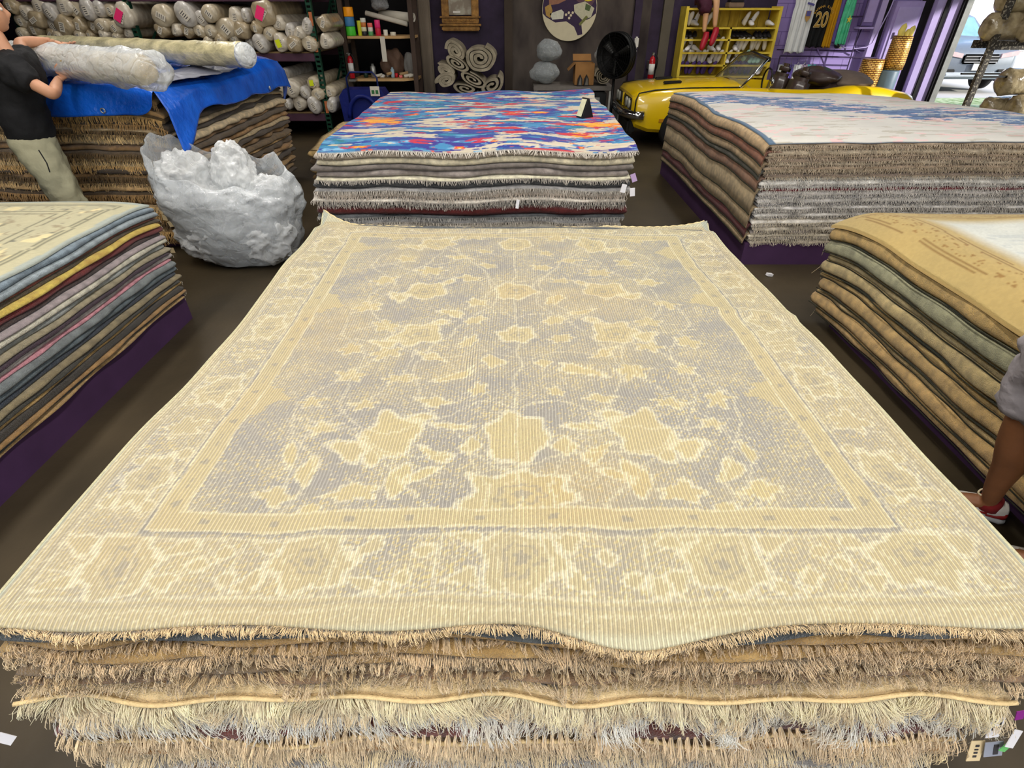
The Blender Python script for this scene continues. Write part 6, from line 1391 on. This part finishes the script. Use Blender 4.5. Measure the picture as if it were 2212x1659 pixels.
def text3(s, name, x, y, z, size, m, parent, rotz=0, ext=.002, tilt=0, sx=1, offset=0):
    cu = bpy.data.curves.new(name, 'FONT'); cu.body = s; cu.size = size; cu.extrude = ext; cu.align_x = 'CENTER'; cu.align_y = 'CENTER'
    o = bpy.data.objects.new(name, cu); C.objects.link(o); cu.materials.append(m); o.parent = parent; L = parent_loc(parent)
    o.location = (x - L[0], y - L[1], z - L[2]); o.rotation_euler = (PI / 2, tilt, rotz)
    if offset: cu.offset = offset
    bpy.context.view_layer.update(); me = bpy.data.meshes.new_from_object(o.evaluated_get(bpy.context.evaluated_depsgraph_get())); q = bpy.data.objects.new(name, me); C.objects.link(q); q.parent = parent
    q.location = o.location; q.rotation_euler = o.rotation_euler; q.scale = (sx, 1, 1); bpy.data.objects.remove(o); return q
jA = jersey(4.68, 5.04, 1.10, 1.98, 10.92, M_jw, 'long white jersey with a small crest hanging on the lilac wall', .12, seed=1)
MB().prism([(4.87, 1.70), (4.96, 1.70), (4.96, 1.60), (4.915, 1.54), (4.87, 1.60)], 'y', 10.874, 10.878).build('crest', mat('crest_gold', (176, 140, 84), .6, .1), jA); MB().box((4.915, 10.870, 1.66), (.07, .003, .07)).box((4.915, 10.868, 1.79), (.12, .003, .03), rot=(0, .25, 0)).build('crest_blue', mat('crest_navy', (90, 86, 150), .6, .1), jA)
jB = jersey(5.02, 5.36, 1.18, 2.02, 10.96, M_jk, 'black jersey with a gold number twenty hanging beside the white jersey', .04, seed=2)
M_num = mat('number_gold', (206, 160, 66), .5, .05); M_cr = mat('number_cream', (236, 214, 150), .5, .04); M_bk2 = mat('number_black', (20, 14, 10), .6, .04)
t_ = text3('20', 'number', 5.17, 10.905, 1.565, .30, M_cr, jB, sx=.72, offset=.008)
t_ = text3('20', 'number_fill', 5.17, 10.900, 1.565, .30, M_bk2, jB, sx=.72)
t_ = text3('20', 'number_core', 5.17, 10.896, 1.565, .30, M_num, jB, sx=.72, offset=-.006)
for i, ch in enumerate('BANANA KINGS'):
    a = math.radians(62 - i * 11.3); text3(ch, 'letter', 5.18 - .17 * math.sin(a), 10.905, 1.59 + .17 * math.cos(a), .05, M_num, jB, tilt=-a)
jersey(5.32, 5.46, 1.18, 2.0, 10.94, M_jy, 'amber yellow jersey turned edge on beside the black jersey', .05, seed=3)
jersey(5.46, 5.53, 1.25, 2.0, 10.98, M_jp, 'narrow violet jersey between the amber and green ones', .03, seed=4)
jG = jersey(5.53, 5.70, 1.22, 2.02, 10.92, M_jg, 'mint green jersey with a yellow star at the right of the row', .06, seed=5); MB().prism([(5.615 + (.045 if i % 2 == 0 else .018) * math.sin(i * PI / 5), 1.58 + (.06 if i % 2 == 0 else .024) * math.cos(i * PI / 5)) for i in range(10)], 'y', 10.866, 10.872).build('star', mat('star_yellow', (226, 214, 80), .6, .05), jG)
e = empty('clothes_rail', (5.6, 10.9, 1.06), 'dark metal clothes rail and struts across the lilac wall', 'clothes rail'); M_rail = mat('dark_lilac_metal', (64, 50, 84), .5, .1, metal=.3)
MB().tube([(4.62, 10.88, 1.06), (6.3, 10.88, 1.03)], .012, 8).build('rail', M_rail, e); MB().tube([(4.62, 10.88, 1.06), (4.62, 10.88, .5)], .012, 8).build('post', M_rail, e); MB().tube([(5.30, 11.05, 1.16), (5.62, 10.9, .70)], .012, 8).build('strut', M_lilac, e); MB().tube([(5.85, 10.9, 2.1), (5.85, 10.9, .5)], .010, 8).build('post', M_rail, e); MB().tube([(5.6, 10.95, 1.62), (5.86, 10.9, 1.62)], .010, 8).build('arm', M_rail, e); MB().tube([(4.62, 11.08, 1.14), (6.3, 11.08, 1.12)], .008, 8).build('conduit', M_rail, e)
for i, (u, m, lb) in enumerate([(1690, M_jw, 'first small white top on the low wall rail'), (1706, M_jp, 'small purple top on the low wall rail'), (1722, M_jw, 'white top between the purple and the third white top'), (1736, mat('floral_cloth', (214, 206, 222), .8, .1, 30, col2=(190, 160, 190)), 'pale patterned top on the low wall rail'), (1752, mat('aqua_cloth', (110, 206, 214), .8, .1), 'small aqua top at the right of the low wall rail')]):
    x = atY(u, 150, 10.88).x; j_ = jersey(x - .075, x + .075, .62, .93, 10.88, m, lb, .05, seed=i + 8, name='small_top')
# electric panels, pipes, door frame
M_pan = mat('lilac_panel', (176, 158, 216), .6, .06)
e = empty('wall_cabinet', (6.6, 11.0, .5), 'tall pale lilac metal cabinet on the wall beside the garage opening', 'cabinet'); MB().box((6.62, 11.03, 1.15), (.46, .12, 1.36)).build('body', M_pan, e); MB().box((6.62, 10.962, 1.20), (.36, .012, 1.10)).build('door', mat('lilac_panel_door', (186, 170, 224), .6, .05), e); MB().box((6.49, 10.952, 1.35), (.02, .02, .09)).build('latch', M_rail, e)
e = empty('fuse_box', (5.95, 11.0, 1.4), 'lilac painted fuse box with a shelf lip above the conduits', 'fuse box'); MB().box((5.98, 11.02, 1.80), (.20, .12, .62)).build('body', M_lilac, e); MB().box((5.98, 10.95, 1.80), (.15, .015, .52)).build('door', M_pan, e); MB().box((5.96, 10.98, 1.46), (.24, .18, .03)).build('lip', M_pan, e)
for i, (x, w_, m, d) in enumerate([(6.20, .10, M_lilac2, .10), (6.31, .06, M_black, .05), (6.95, .17, M_black, .05), (7.12, .14, M_lilac2, .14), (7.22, .05, M_black, .16), (7.36, .16, M_lilac2, .16), (7.47, .05, M_black, .20), (7.54, .10, M_steel, .22)]): struct(MB().box((x, YB - d / 2, 2.2), (w_, d, 4.4)).build('trim_%d' % (i + 6), m, None, origin=Vector((x, YB, 0))))
e = empty('conduit_bundle', (5.95, 11.0, .9), 'white cable and thin pipes looping below the fuse box', 'cable')
MB().tube([(5.62, 11.0, 1.22), (5.75, 11.0, 1.17), (5.95, 11.0, 1.16), (6.12, 11.0, 1.18), (6.2, 11.0, 1.24), (6.3, 10.98, 1.7), (6.34, 10.98, 2.1)], .009, 6).build('cable', M_lilac2, e, sm=True); MB().tube([(5.95, 11.02, 1.44), (5.93, 11.02, 1.25), (5.95, 11.02, 1.14), (6.05, 11.02, 1.10)], .010, 6).build('pipe', M_rail, e, sm=True)
o = MB().lathe([(.02, -.04), (.045, -.02), (.05, .02), (.03, .05)], 14, (5.60, 10.98, 1.20)).build('spot_lamp', mat('black_spot', (30, 28, 30), .4, .1), None, origin=Vector((5.6, 10.98, 1.16)), sm=True); tag(o, 'small black spot lamp on the lilac wall under the green jersey', 'lamp'); MB().lathe([(.02, 0), (.022, .02), (.01, .03)], 12, (5.645, 10.95, 1.16)).build('bulb', M_white, o, origin=Vector((5.6, 10.98, 1.16)), sm=True)
# gold sequin baskets
def goldmat(name, c1, c2, c3):
    m = bpy.data.materials.new(name); m.use_nodes = True; n, l = nodes_of(m); p = n['Principled BSDF']; p.inputs['Metallic'].default_value = .5; p.inputs['Roughness'].default_value = .4
    tc = n.new('ShaderNodeTexCoord'); sp = n.new('ShaderNodeSeparateXYZ'); l.new(tc.outputs['Object'], sp.inputs[0]); at = n.new('ShaderNodeMath'); at.operation = 'ARCTAN2'; l.new(sp.outputs[1], at.inputs[0]); l.new(sp.outputs[0], at.inputs[1])
    cb = n.new('ShaderNodeCombineXYZ'); l.new(at.outputs[0], cb.inputs[0]); mu = n.new('ShaderNodeMath'); mu.operation = 'MULTIPLY'; mu.inputs[1].default_value = 5; l.new(sp.outputs[2], mu.inputs[0]); l.new(mu.outputs[0], cb.inputs[1])
    br = n.new('ShaderNodeTexBrick'); l.new(cb.outputs[0], br.inputs[0]); br.inputs['Scale'].default_value = 1; br.inputs['Brick Width'].default_value = .36; br.inputs['Row Height'].default_value = .13; br.inputs['Mortar Size'].default_value = .032
    for i, c in enumerate((c1, c2, c3)): br.inputs[1 + i].default_value = (*lin(c), 1)
    l.new(br.outputs[0], p.inputs[0]); return m
M_goldb = goldmat('gold_sequins', (252, 214, 120), (236, 180, 84), (110, 62, 22)); M_tealb = goldmat('teal_sequins', (150, 206, 190), (110, 180, 160), (50, 90, 80))
e = empty('sequin_basket', (5.95, 10.35, 0), 'gold and teal sequin covered drum behind the yellow car', 'basket')
MB().lathe([(.155, .62), (.17, .72), (.175, .9), (.165, 1.045), (.15, 1.05)], 32, (5.95, 10.35, 0)).build('gold_sleeve', M_goldb, e, sm=True); MB().lathe([(.15, 0), (.155, .3), (.155, .62)], 32, (5.95, 10.35, 0)).build('teal_sleeve', M_tealb, e, sm=True)
e = empty('waste_bin', (6.22, 10.3, 0), 'plain grey blue cylinder bin under the gold sequin basket', 'bin'); MB().lathe([(.15, 0), (.16, .5), (.165, .88), (.155, .90)], 32, (6.22, 10.3, 0)).build('drum', mat('grey_blue_plastic', (92, 112, 128), .45, .08), e, sm=True)
e = empty('sequin_basket', (6.27, 10.3, .90), 'tall gold sequin basket holding toy bananas on top of the grey bin', 'basket'); MB().lathe([(.145, .905), (.155, 1.0), (.15, 1.2), (.14, 1.37), (.125, 1.375)], 32, (6.27, 10.3, 0)).build('gold_sleeve', M_goldb, e, sm=True)
for i, (dx, h, r) in enumerate([(-.05, .17, .05), (.04, .10, .035), (.10, .14, .045)]):
    o = MB().tube([(6.25 + dx, 10.27, 1.32), (6.25 + dx - .01, 10.26, 1.37 + h * .4), (6.25 + dx + .01, 10.26, 1.37 + h * .8), (6.25 + dx + .02, 10.26, 1.37 + h)], [r * .7, r, r * .8, r * .15], 12).build('toy_banana', mat('banana_yellow', (244, 226, 120), .5, .05), None, origin=Vector((6.25 + dx, 10.27, 1.36)), sm=True); tag(o, ['pointed yellow toy banana at the left', 'short yellow toy banana in the middle', 'rounded yellow toy banana at the right'][i] + ' of the gold basket', 'toy banana')
# ------------------------------------------------------------------ yellow convertible
M_car = mat('yellow_car_paint', (224, 186, 8), .28, .04, 3, spec=.5, coat=.6); M_chrome = mat('chrome', (190, 190, 190), .15, .03, metal=1); M_trimk = mat('black_trim', (20, 18, 16), .45, .1); M_leather = mat('dark_brown_leather', (62, 50, 46), .4, .15, 8, .3, 18, coat=.2); M_soft = mat('brown_grey_canvas', (112, 98, 88), .7, .1, 8, .4, 20); M_tyre = mat('tyre_rubber', (20, 20, 20), .8, .1)
def convertible():
    x0, yn, yf = 1.74, 8.62, 10.08; yc = (yn + yf) / 2; hw = (yf - yn) / 2; e = empty('convertible_car', (3.7, yc, 0), 'bright yellow vintage convertible car with its top down', 'car')
    # x offset, half width, sill, waist, fender top, centre top
    ST = [(0.00, .60, .40, .56, .70, .71), (.06, .675, .30, .54, .745, .765), (.25, .70, .24, .52, .775, .80), (.7, .725, .22, .50, .80, .845), (1.2, .73, .22, .50, .805, .87), (1.62, .73, .22, .50, .805, .875), (1.70, .73, .22, .50, .805, .80), (1.9, .73, .22, .50, .80, .46), (2.4, .73, .22, .50, .785, .46), (2.7, .735, .22, .50, .79, .46), (3.0, .745, .22, .52, .835, .50), (3.1, .745, .22, .52, .84, .82), (3.5, .735, .23, .52, .815, .815), (3.9, .70, .26, .52, .745, .755), (4.02, .66, .32, .54, .70, .71), (4.06, .60, .36, .54, .66, .66)]
    vs = []
    for (dx, h, zs_, zm, zf, zc) in ST:
        cock = zc < zf - .15; q = [(-h + .06, zs_), (-h - .0, zs_ + .05), (-h - .02, zm), (-h + .01, (zm + zf) / 2 + .04), (-h + .035, zf - .03), (-h + .075, zf), (-h + .14, zf + .004), (-h + .17, zc if cock else zf + (zc - zf) * .45), (-.25, zc if cock else zf + (zc - zf) * .9), (0, zc)]
        q = q + [(-a, b) for a, b in reversed(q[:-1])]
        for (a, b) in q: vs.append((x0 + dx, yc + a, b))
    N_ = 19; fs = [(i * N_ + k, i * N_ + k + 1, (i + 1) * N_ + k + 1, (i + 1) * N_ + k) for i in range(len(ST) - 1) for k in range(N_ - 1)] + [tuple(range(N_)), tuple(range((len(ST) - 1) * N_, len(ST) * N_))]
    o = MB().add(vs, fs).build('body', M_car, e, sm=True); md = o.modifiers.new('b', 'BEVEL'); md.width = .008; md.segments = 2; md.limit_method = 'ANGLE'; md.angle_limit = math.radians(40)
    # black pinstripe sweeping along the fender into the door top, hood scoop
    for sg in (-1, 1):
        MB().tube([(x0 + .03, yc + sg * (hw - .05), .52), (x0 + .035, yc + sg * (hw - .055), .66), (x0 + .07, yc + sg * (hw - .06), .748), (x0 + .3, yc + sg * (hw - .095), .785), (x0 + .8, yc + sg * (hw - .10), .812), (x0 + 1.5, yc + sg * (hw - .10), .818)], .010, 6).build('pinstripe', M_trimk, e, sm=True)
        MB().box((x0 + .62, yc + sg * .28, .848), (.26, .10, .03), rot=(0, -.05, 0), bev=.01).build('hood_scoop', M_trimk, e)
        MB().box((x0 + .45, yc + sg * (hw - .008), .40), (.12, .012, .05), bev=.004).build('side_marker', mat('amber_marker', (176, 120, 20), .4, .1), e)
    MB().box((x0 - .005, yc, .595), (.04, 1.12, .15), bev=.01).build('grille', M_trimk, e); MB().box((x0 - .03, yc, .60), (.02, .06, .17)).build('grille_bar', M_car, e)
    for dy in (-.50, -.32, .32, .50): MB().lathe([(.068, 0), (.070, .02), (.055, .03), (.02, .034)], 20, (x0 - .02, yc + dy, .60), R=Matrix.Rotation(-PI / 2, 3, 'Y')).build('headlight', mat('headlight_glass', (150, 150, 140), .1, .05, coat=.5), e, sm=True)
    MB().tube([(x0 + .16, yn - .03, .47), (x0 + .02, yn + .02, .47), (x0 - .09, yn + .25, .47), (x0 - .10, yc, .47), (x0 - .09, yf - .25, .47), (x0 + .02, yf - .02, .47), (x0 + .16, yf + .03, .47)], .06, 8, squash=(Vector((0, 0, 1)), 1.0)).build('front_bumper', M_chrome, e, sm=True)
    MB().box((x0 + .02, yc, .30), (.12, 1.2, .20), bev=.03).build('valance', M_trimk, e); MB().box((x0 - .10, yc + .05, .34), (.02, .3, .1)).build('plate', M_steel, e)
    # windscreen: raked frame and glass
    b = [(x0 + 1.52, yc - hw + .12, .81), (x0 + 1.50, yc, .87), (x0 + 1.52, yc + hw - .12, .81)]; t = [(x0 + 1.84, yc - hw + .20, 1.15), (x0 + 1.80, yc, 1.19), (x0 + 1.84, yc + hw - .20, 1.15)]
    MB().tube([b[0], t[0], t[1], t[2], b[2]], .018, 8).tube(b, .016, 8).build('windscreen_frame', M_chrome, e, sm=True); MB().tube([Vector(t[0]) + Vector((.03, .02, 0)), Vector(t[1]) + Vector((.03, 0, 0)), Vector(t[2]) + Vector((.03, -.02, 0))], .032, 8, squash=(Vector((1, 0, 0)), 1)).build('top_rail', M_trimk, e, sm=True)
    g = MB().add(b + t, [(0, 1, 4, 3), (1, 2, 5, 4)]).build('windscreen_glass', mat('windscreen_glass', (120, 130, 130), .05, .02, spec=.6, alpha=.22), e)
    md = g.modifiers.new('t', 'SOLIDIFY'); md.thickness = .004
    MB().tube([(x0 + 1.90, yn + .08, .80), (x0 + 1.90, yn + .05, .86)], .012, 8).build('mirror_stem', M_chrome, e); MB().lathe([(.01, -.02), (.05, -.01), (.055, .01), (.045, .02)], 16, (x0 + 1.90, yn + .04, .90), R=Matrix.Rotation(PI / 2, 3, 'Y')).build('door_mirror', M_chrome, e, sm=True)
    for dy in (-.34, .34):
        s = MB().box((x0 + 2.42, yc + dy, .66), (.16, .46, .52), rot=(0, .22, 0), bev=.05).build('seat_back', M_leather, e, sm=True); MB().box((x0 + 2.50, yc + dy, .965), (.11, .26, .15), rot=(0, .2, 0), bev=.045).build('head_rest', M_leather, e, sm=True); MB().box((x0 + 2.15, yc + dy, .50), (.5, .46, .12), bev=.04).build('seat_cushion', M_leather, e, sm=True)
    MB().box((x0 + 2.88, yc, .66), (.18, 1.1, .46), rot=(0, .2, 0), bev=.05).build('rear_seat', M_leather, e, sm=True)
    MB().tube([(x0 + 1.98, yc - .34 + .17 * math.cos(a), .86 + .17 * math.sin(a)) for a in np.linspace(0, 2 * PI, 24)], .012, 6, cap=False).build('steering_wheel', M_trimk, e, sm=True)
    lump('folded_top', (x0 + 3.18, yc, .86), (.42, .60, .12), M_soft, None, None, 12, .12, parent=e); lump('top_cover', (x0 + 2.86, yc, .90), (.26, .56, .12), M_leather, None, None, 15, .16, parent=e)
    for (dx, y) in ((.72, yn + .09), (.72, yf - .09), (3.28, yn + .09), (3.28, yf - .09)):
        w_ = bpy.data.objects.new('wheel', None); C.objects.link(w_); w_.parent = e; c = (x0 + dx, y, .30); R = Matrix.Rotation(PI / 2, 3, 'X')
        MB().lathe([(.18, -.09), (.28, -.10), (.30, -.06), (.30, .06), (.28, .10), (.18, .09)], 32, c, R=R).build('tyre', M_tyre, w_, sm=True, origin=Vector(e.location)); MB().lathe([(.02, -.095), (.06, -.10), (.18, -.085), (.18, .085), (.06, .10), (.02, .095)], 24, c, R=R).build('rim', M_chrome, w_, sm=True, origin=Vector(e.location))
convertible()
# ------------------------------------------------------------------ small rack with wrapped rolls by the garage opening
M_wrapR = mat('film_wrapped_brown', (120, 104, 76), .22, .3, 7, .9, 22, spec=.6, coat=.5, col2=(168, 154, 122)); M_rust = mat('rust_brown_steel', (104, 58, 40), .6, .15, 6); M_spk = mat('dark_speckled_steel', (62, 56, 48), .6, .3, 40, col2=(130, 124, 110), thr=(.55, .62))
e = empty('roll_rack', (6.6, 8.05, 0), 'rusty steel rack holding wrapped rolls beside the garage opening', 'storage rack')
pa, pb = 6.06, 6.30
for x, y, m in ((6.02, 8.0, M_spk), (6.28, 8.35, M_rust), (7.9, 8.0, M_spk), (7.9, 8.35, M_rust)):
    mb = MB().box((x, y, 1.1), (.075, .05, 2.2)); mb.build('post', m, e)
for z, m in ((1.36, M_spk), (.50, M_rust), (1.02, M_trimk)):
    for y in (8.0, 8.35): MB().box((6.96, y, z), (1.85, .035 if z == 1.02 else .06, .09 if z != 1.02 else .02)).build('beam', m, e)
def side_roll(x, y, z, r, L, label, sd):
    o = empty('wrapped_rug_roll', (x, y, z - r), label, 'rug roll', 'film wrapped rolls in the garage rack')
    roll_tube(MB(), (x, y, z), (x + L, y + .03, z), r, n=20, rings=14, seed=sd, wr=.012, endr=.82).build('roll', M_wrapR, o, sm=True)
for i, (u, v, r, dz, lb) in enumerate([(2118, 244, .115, 0, 'leftmost low wrapped roll in the garage rack'), (2172, 248, .14, 0, 'right low wrapped roll with a pale end in the garage rack'), (2148, 203, .15, 0, 'wrapped roll lying on the two low ones in the garage rack'), (2128, 56, .15, 0, 'left wrapped roll on the upper beams of the garage rack'), (2155, 14, .17, 0, 'topmost wrapped roll in the garage rack'), (2206, 60, .14, 0, 'right wrapped roll on the upper beams of the garage rack')]):
    y = [8.12, 7.92, 8.05, 8.1, 8.2, 7.92][i]; p = atY(u, v, y); z = [.545 + .115, .545 + .14, .545 + .41, 1.405 + .15, 1.405 + .45, 1.405 + .14][i]
    side_roll(p.x, y, z, r, 1.6, lb, i * 4)
# ------------------------------------------------------------------ outside: car, mural wall, lawn strip
M_suv = mat('silver_car_paint', (104, 112, 120), .3, .05, spec=.5, coat=.5); M_glass2 = mat('car_window', (120, 160, 170), .1, .2, 3, spec=.6)
def suv():
    cx, y0 = 11.15, 15.0; e = empty('suv', (cx, 16.5, 0), 'silver suv parked outside facing the garage opening', 'car')
    ST = [(0.0, .80, .30, .80, .80), (.06, .90, .24, .92, .93), (.5, .92, .22, 1.00, 1.03), (1.1, .93, .22, 1.04, 1.09), (1.25, .93, .22, 1.06, 1.16), (1.75, .93, .22, 1.06, 1.60), (2.2, .93, .22, 1.06, 1.66), (3.6, .93, .22, 1.06, 1.62), (4.3, .90, .26, 1.04, 1.10), (4.4, .85, .32, .9, .95)]
    vs = []; N_ = 13
    for (dy, h, zb, zw, zt) in ST:
        q = [(-h + .05, zb), (-h, zb + .1), (-h - .01, (zb + zw) / 2), (-h + .02, zw), (-h + .06 + (zt - zw) * .30, zw + (zt - zw) * .85), (-h * .5, zt), (0, zt + .01)]; q = q + [(-a, b) for a, b in reversed(q[:-1])]
        vs += [(cx + a, y0 + dy, b) for a, b in q]
    fs = [(i * N_ + k, i * N_ + k + 1, (i + 1) * N_ + k + 1, (i + 1) * N_ + k) for i in range(len(ST) - 1) for k in range(N_ - 1)] + [tuple(range(N_)), tuple(range((len(ST) - 1) * N_, len(ST) * N_))]
    MB().add(vs, fs).build('body', M_suv, e, sm=True)
    MB().prism([(-.72 + cx, 1.13), (.72 + cx, 1.13), (.60 + cx, 1.52), (-.60 + cx, 1.52)], 'y', 0, .012).build('windscreen', M_glass2, e)
    ws = e.children[-1]; ws.data.transform(Matrix.Translation((0, y0 + 1.22 - 0, 0))); 
    for v_ in ws.data.vertices: v_.co.y += (v_.co.z - 1.13) * 1.15 - .03
    MB().box((cx, y0 - .015, .72), (.86, .06, .20), bev=.03).build('grille', M_trimk, e)
    for q in range(3): MB().box((cx, y0 - .05, .66 + q * .06), (.78, .012, .014)).build('grille_bar', M_chrome, e)
    MB().lathe([(.055, 0), (.055, .012)], 20, (cx, y0 - .055, .74), R=Matrix.Rotation(PI / 2, 3, 'X')).build('badge', M_chrome, e); text3('H', 'badge_letter', cx, y0 - .07, .74, .09, M_trimk, e)
    for sg in (-1, 1):
        MB().prism([(cx + sg * .46, .74), (cx + sg * .84, .80), (cx + sg * .87, .90), (cx + sg * .46, .83)], 'y', y0 - .03, y0 + .2).build('headlight', mat('suv_headlight', (200, 170, 170), .15, .1, coat=.5), e)
        MB().box((cx + sg * .66, y0 - .01, .46), (.30, .06, .10), bev=.02).build('fog_light', M_trimk, e)
        for dy in (.85, 3.55): MB().lathe([(.02, -.1), (.22, -.11), (.33, -.09), (.34, 0), (.33, .09), (.22, .11), (.02, .1)], 28, (cx + sg * .84, y0 + dy, .34), R=Matrix.Rotation(PI / 2, 3, 'Y')).build('wheel', M_tyre, e, sm=True)
    MB().box((cx, y0 - .03, .40), (1.5, .10, .10), bev=.03).build('bumper', mat('silver_trim', (176, 182, 188), .3, .05), e); MB().box((cx + .02, y0 - .06, .56), (.34, .02, .14)).build('number_plate', M_white, e)
suv()
struct(box_obj('wall_mural', (2, 30, 0), (50, 30.3, 7), mat('bright_white_wall', (226, 226, 222), .8, .03)))
for i, (pts, c, lb) in enumerate([([(21.5, 2.1), (24.4, 2.4), (25.0, 4.4), (23.0, 6.0), (20.8, 5.2)], (110, 226, 206), 'teal painted patch of the outdoor mural'), ([(17.9, 2.2), (19.4, 2.3), (20.2, 4.2), (18.8, 5.4), (17.6, 4.0)], (236, 150, 160), 'pink painted patch of the outdoor mural')]):
    o = struct(MB().prism(pts, 'y', 29.96, 30).build('wall_mural_paint', mat('mural_%d' % i, c, .8, .05), None, origin=Vector((pts[0][0], 30, pts[0][1]))))
o = struct(box_obj('lawn_strip', (6, 12.6, -.02), (20, 14.1, .01), mat('bright_grass', (120, 160, 70), .9, .3, 9, .6, 60, col2=(196, 200, 160)))); o.name = 'trim_20'
# ------------------------------------------------------------------ tags, card, bits
def tagbox(name, c, d, rot, m, label, cat='tag', prints=None):
    c = Vector(c); R = Euler(rot).to_matrix(); o = MB().box(c, d, rot=R, bev=0).build(name, m, None, origin=c); tag(o, label, cat)
    if prints:
        mb = MB()
        for (dx, dz, w_, h) in prints: mb.box(c + R @ Vector((dx, -d[1] / 2 - .0008, dz)), (w_, .001, h), rot=R)
        mb.build('print', M_ink, o, origin=c)
    return o
M_tagw = mat('white_tag', (222, 220, 222), .6, .03); M_tagc = mat('cream_tag', (222, 200, 156), .7, .05); M_tagp = mat('purple_tag', (132, 40, 130), .6, .05)
tagbox('price_tag', atY(2150, 1572, .535), (.032, .0015, .055), (-.3, .05, .1), M_tagw, 'white printed price tag upright at the right end of the front pile', prints=[(.008, .012, .004, .022), (-.008, .008, .002, .026)])
tagbox('price_tag', atY(2107, 1622, .53), (.030, .0015, .065), (-.25, -.1, 0), M_tagc, 'cream stitched label hanging low at the right front of the pile', prints=[(0, .018, .008, .006), (0, .006, .008, .004), (0, -.004, .008, .005), (0, -.016, .008, .006)])
tagbox('price_tag', atY(2146, 1618, .525), (.038, .0015, .050), (-.2, -.25, 0), mat('grey_tag', (150, 154, 166), .6, .04), 'grey label between the cream and white tags at the right front', prints=[(.004, 0, .010, .034)])
tagbox('price_tag', atY(2203, 1545, .54), (.018, .0015, .028), (-.2, -.2, .1), M_tagp, 'small purple tag at the right edge of the front pile')
tagbox('price_tag', atY(2190, 1596, .525), (.030, .0015, .045), (-.4, .5, .1), M_tagw, 'creased white tag under the purple tag')
tagbox('price_tag', atY(2175, 1612, .52), (.018, .0015, .035), (-.2, .4, 0), mat('green_tag', (110, 190, 110), .6, .05), 'little green printed tag among the white ones')
tagbox('price_tag', atY(12, 1596, .56), (.035, .0015, .028), (-.4, .7, 0), M_tagw, 'folded white label at the left end of the front pile')
tagbox('price_tag', atY(1118, 441, 3.86), (.022, .002, .06), (-.2, .15, 0), M_tagw, 'white tag hanging on the pile under the multicoloured rug')
for i, (u, v, dx, m, lb) in enumerate([(1347, 407, 0, M_tagw, 'white tag at the right corner of the multicoloured pile'), (1366, 415, 0, M_tagw, 'second white tag just right of the corner one'), (1369, 384, 0, mat('lilac_tag', (176, 150, 190), .6, .05), 'lilac tag above the white tags at the pile corner')]):
    tagbox('price_tag', atY(u, v, 3.84 + .03 * i), (.035, .002, .055), (-.1, .2 - .3 * i, 0), m, lb)
tagbox('price_tag', atY(1793, 636, 3.26), (.028, .002, .055), (-.2, .3, -.6), M_tagw, 'white label sticking out of the near right pile', prints=[(0, 0, .010, .035)])
for i, (u, v) in enumerate([(349, 455), (369, 484), (372, 541), (356, 470)]):
    tagbox('price_tag', atY(u, v, 4.545), (.04, .002, .05), (.1, .2 * (i - 2), 0), M_tagc, ['uppermost', 'middle', 'lowest', 'left', 'right'][i] + ' cream tag hanging at the foot of the tall tarp covered pile')
o = tagbox('floor_scrap', (2.06, 4.05, .012), (.05, .03, .02), (0, .2, .3), M_tagw, 'scrap of white paper lying on the floor by the far right plinth', 'litter')
# tent card on the multicoloured rug
p = atY(1262, 254, 5.2); cz = CP.z(CP.n, p.x, 5.05) + .045 - .006; x = .72; y = 5.0
p = atZ(1262, 252, float(CP.z(CP.n, .72, 5.0)) + .022); x, y = p.x, p.y; cz = float(CP.z(CP.n, x, y)) + .0215
e = empty('tent_card', (x, y, cz), 'black folding tent card with a pale price list on the multicoloured rug', 'sign')
M_kcard = mat('black_card', (16, 16, 18), .5, .1)
A_, B_, D_ = (x - .055, y - .04, cz), (x + .065, y - .04, cz), (x + .0, y + .0, cz + .155)
MB().prism([(y - .075, cz), (y - .069, cz), (y + .002, cz + .16), (y - .004, cz + .16)], 'x', x - .035, x + .045).build('front_panel', M_kcard, e); MB().prism([(y + .075, cz), (y + .069, cz), (y - .002, cz + .16), (y + .004, cz + .16)], 'x', x - .035, x + .045).build('rear_panel', M_kcard, e)
MB().prism([(y - .074, cz), (y, cz + .158), (y + .074, cz)], 'x', x + .040, x + .044).build('side_gusset', M_kcard, e)
MB().prism([(y - .0785, cz + .012), (y - .0760, cz + .012), (y - .012, cz + .150), (y - .0145, cz + .150)], 'x', x - .030, x + .030).build('price_list', mat('pale_list', (206, 204, 170), .6, .12, 40), e)
e.rotation_euler = (0, 0, 0)
for ch in e.children: ch.data.transform(Matrix.Diagonal((1, .8, .9, 1)))
e.rotation_euler = (0, 0, -.95)
for _o in list(S.objects):
    if '_k' in _o: del _o['_k']
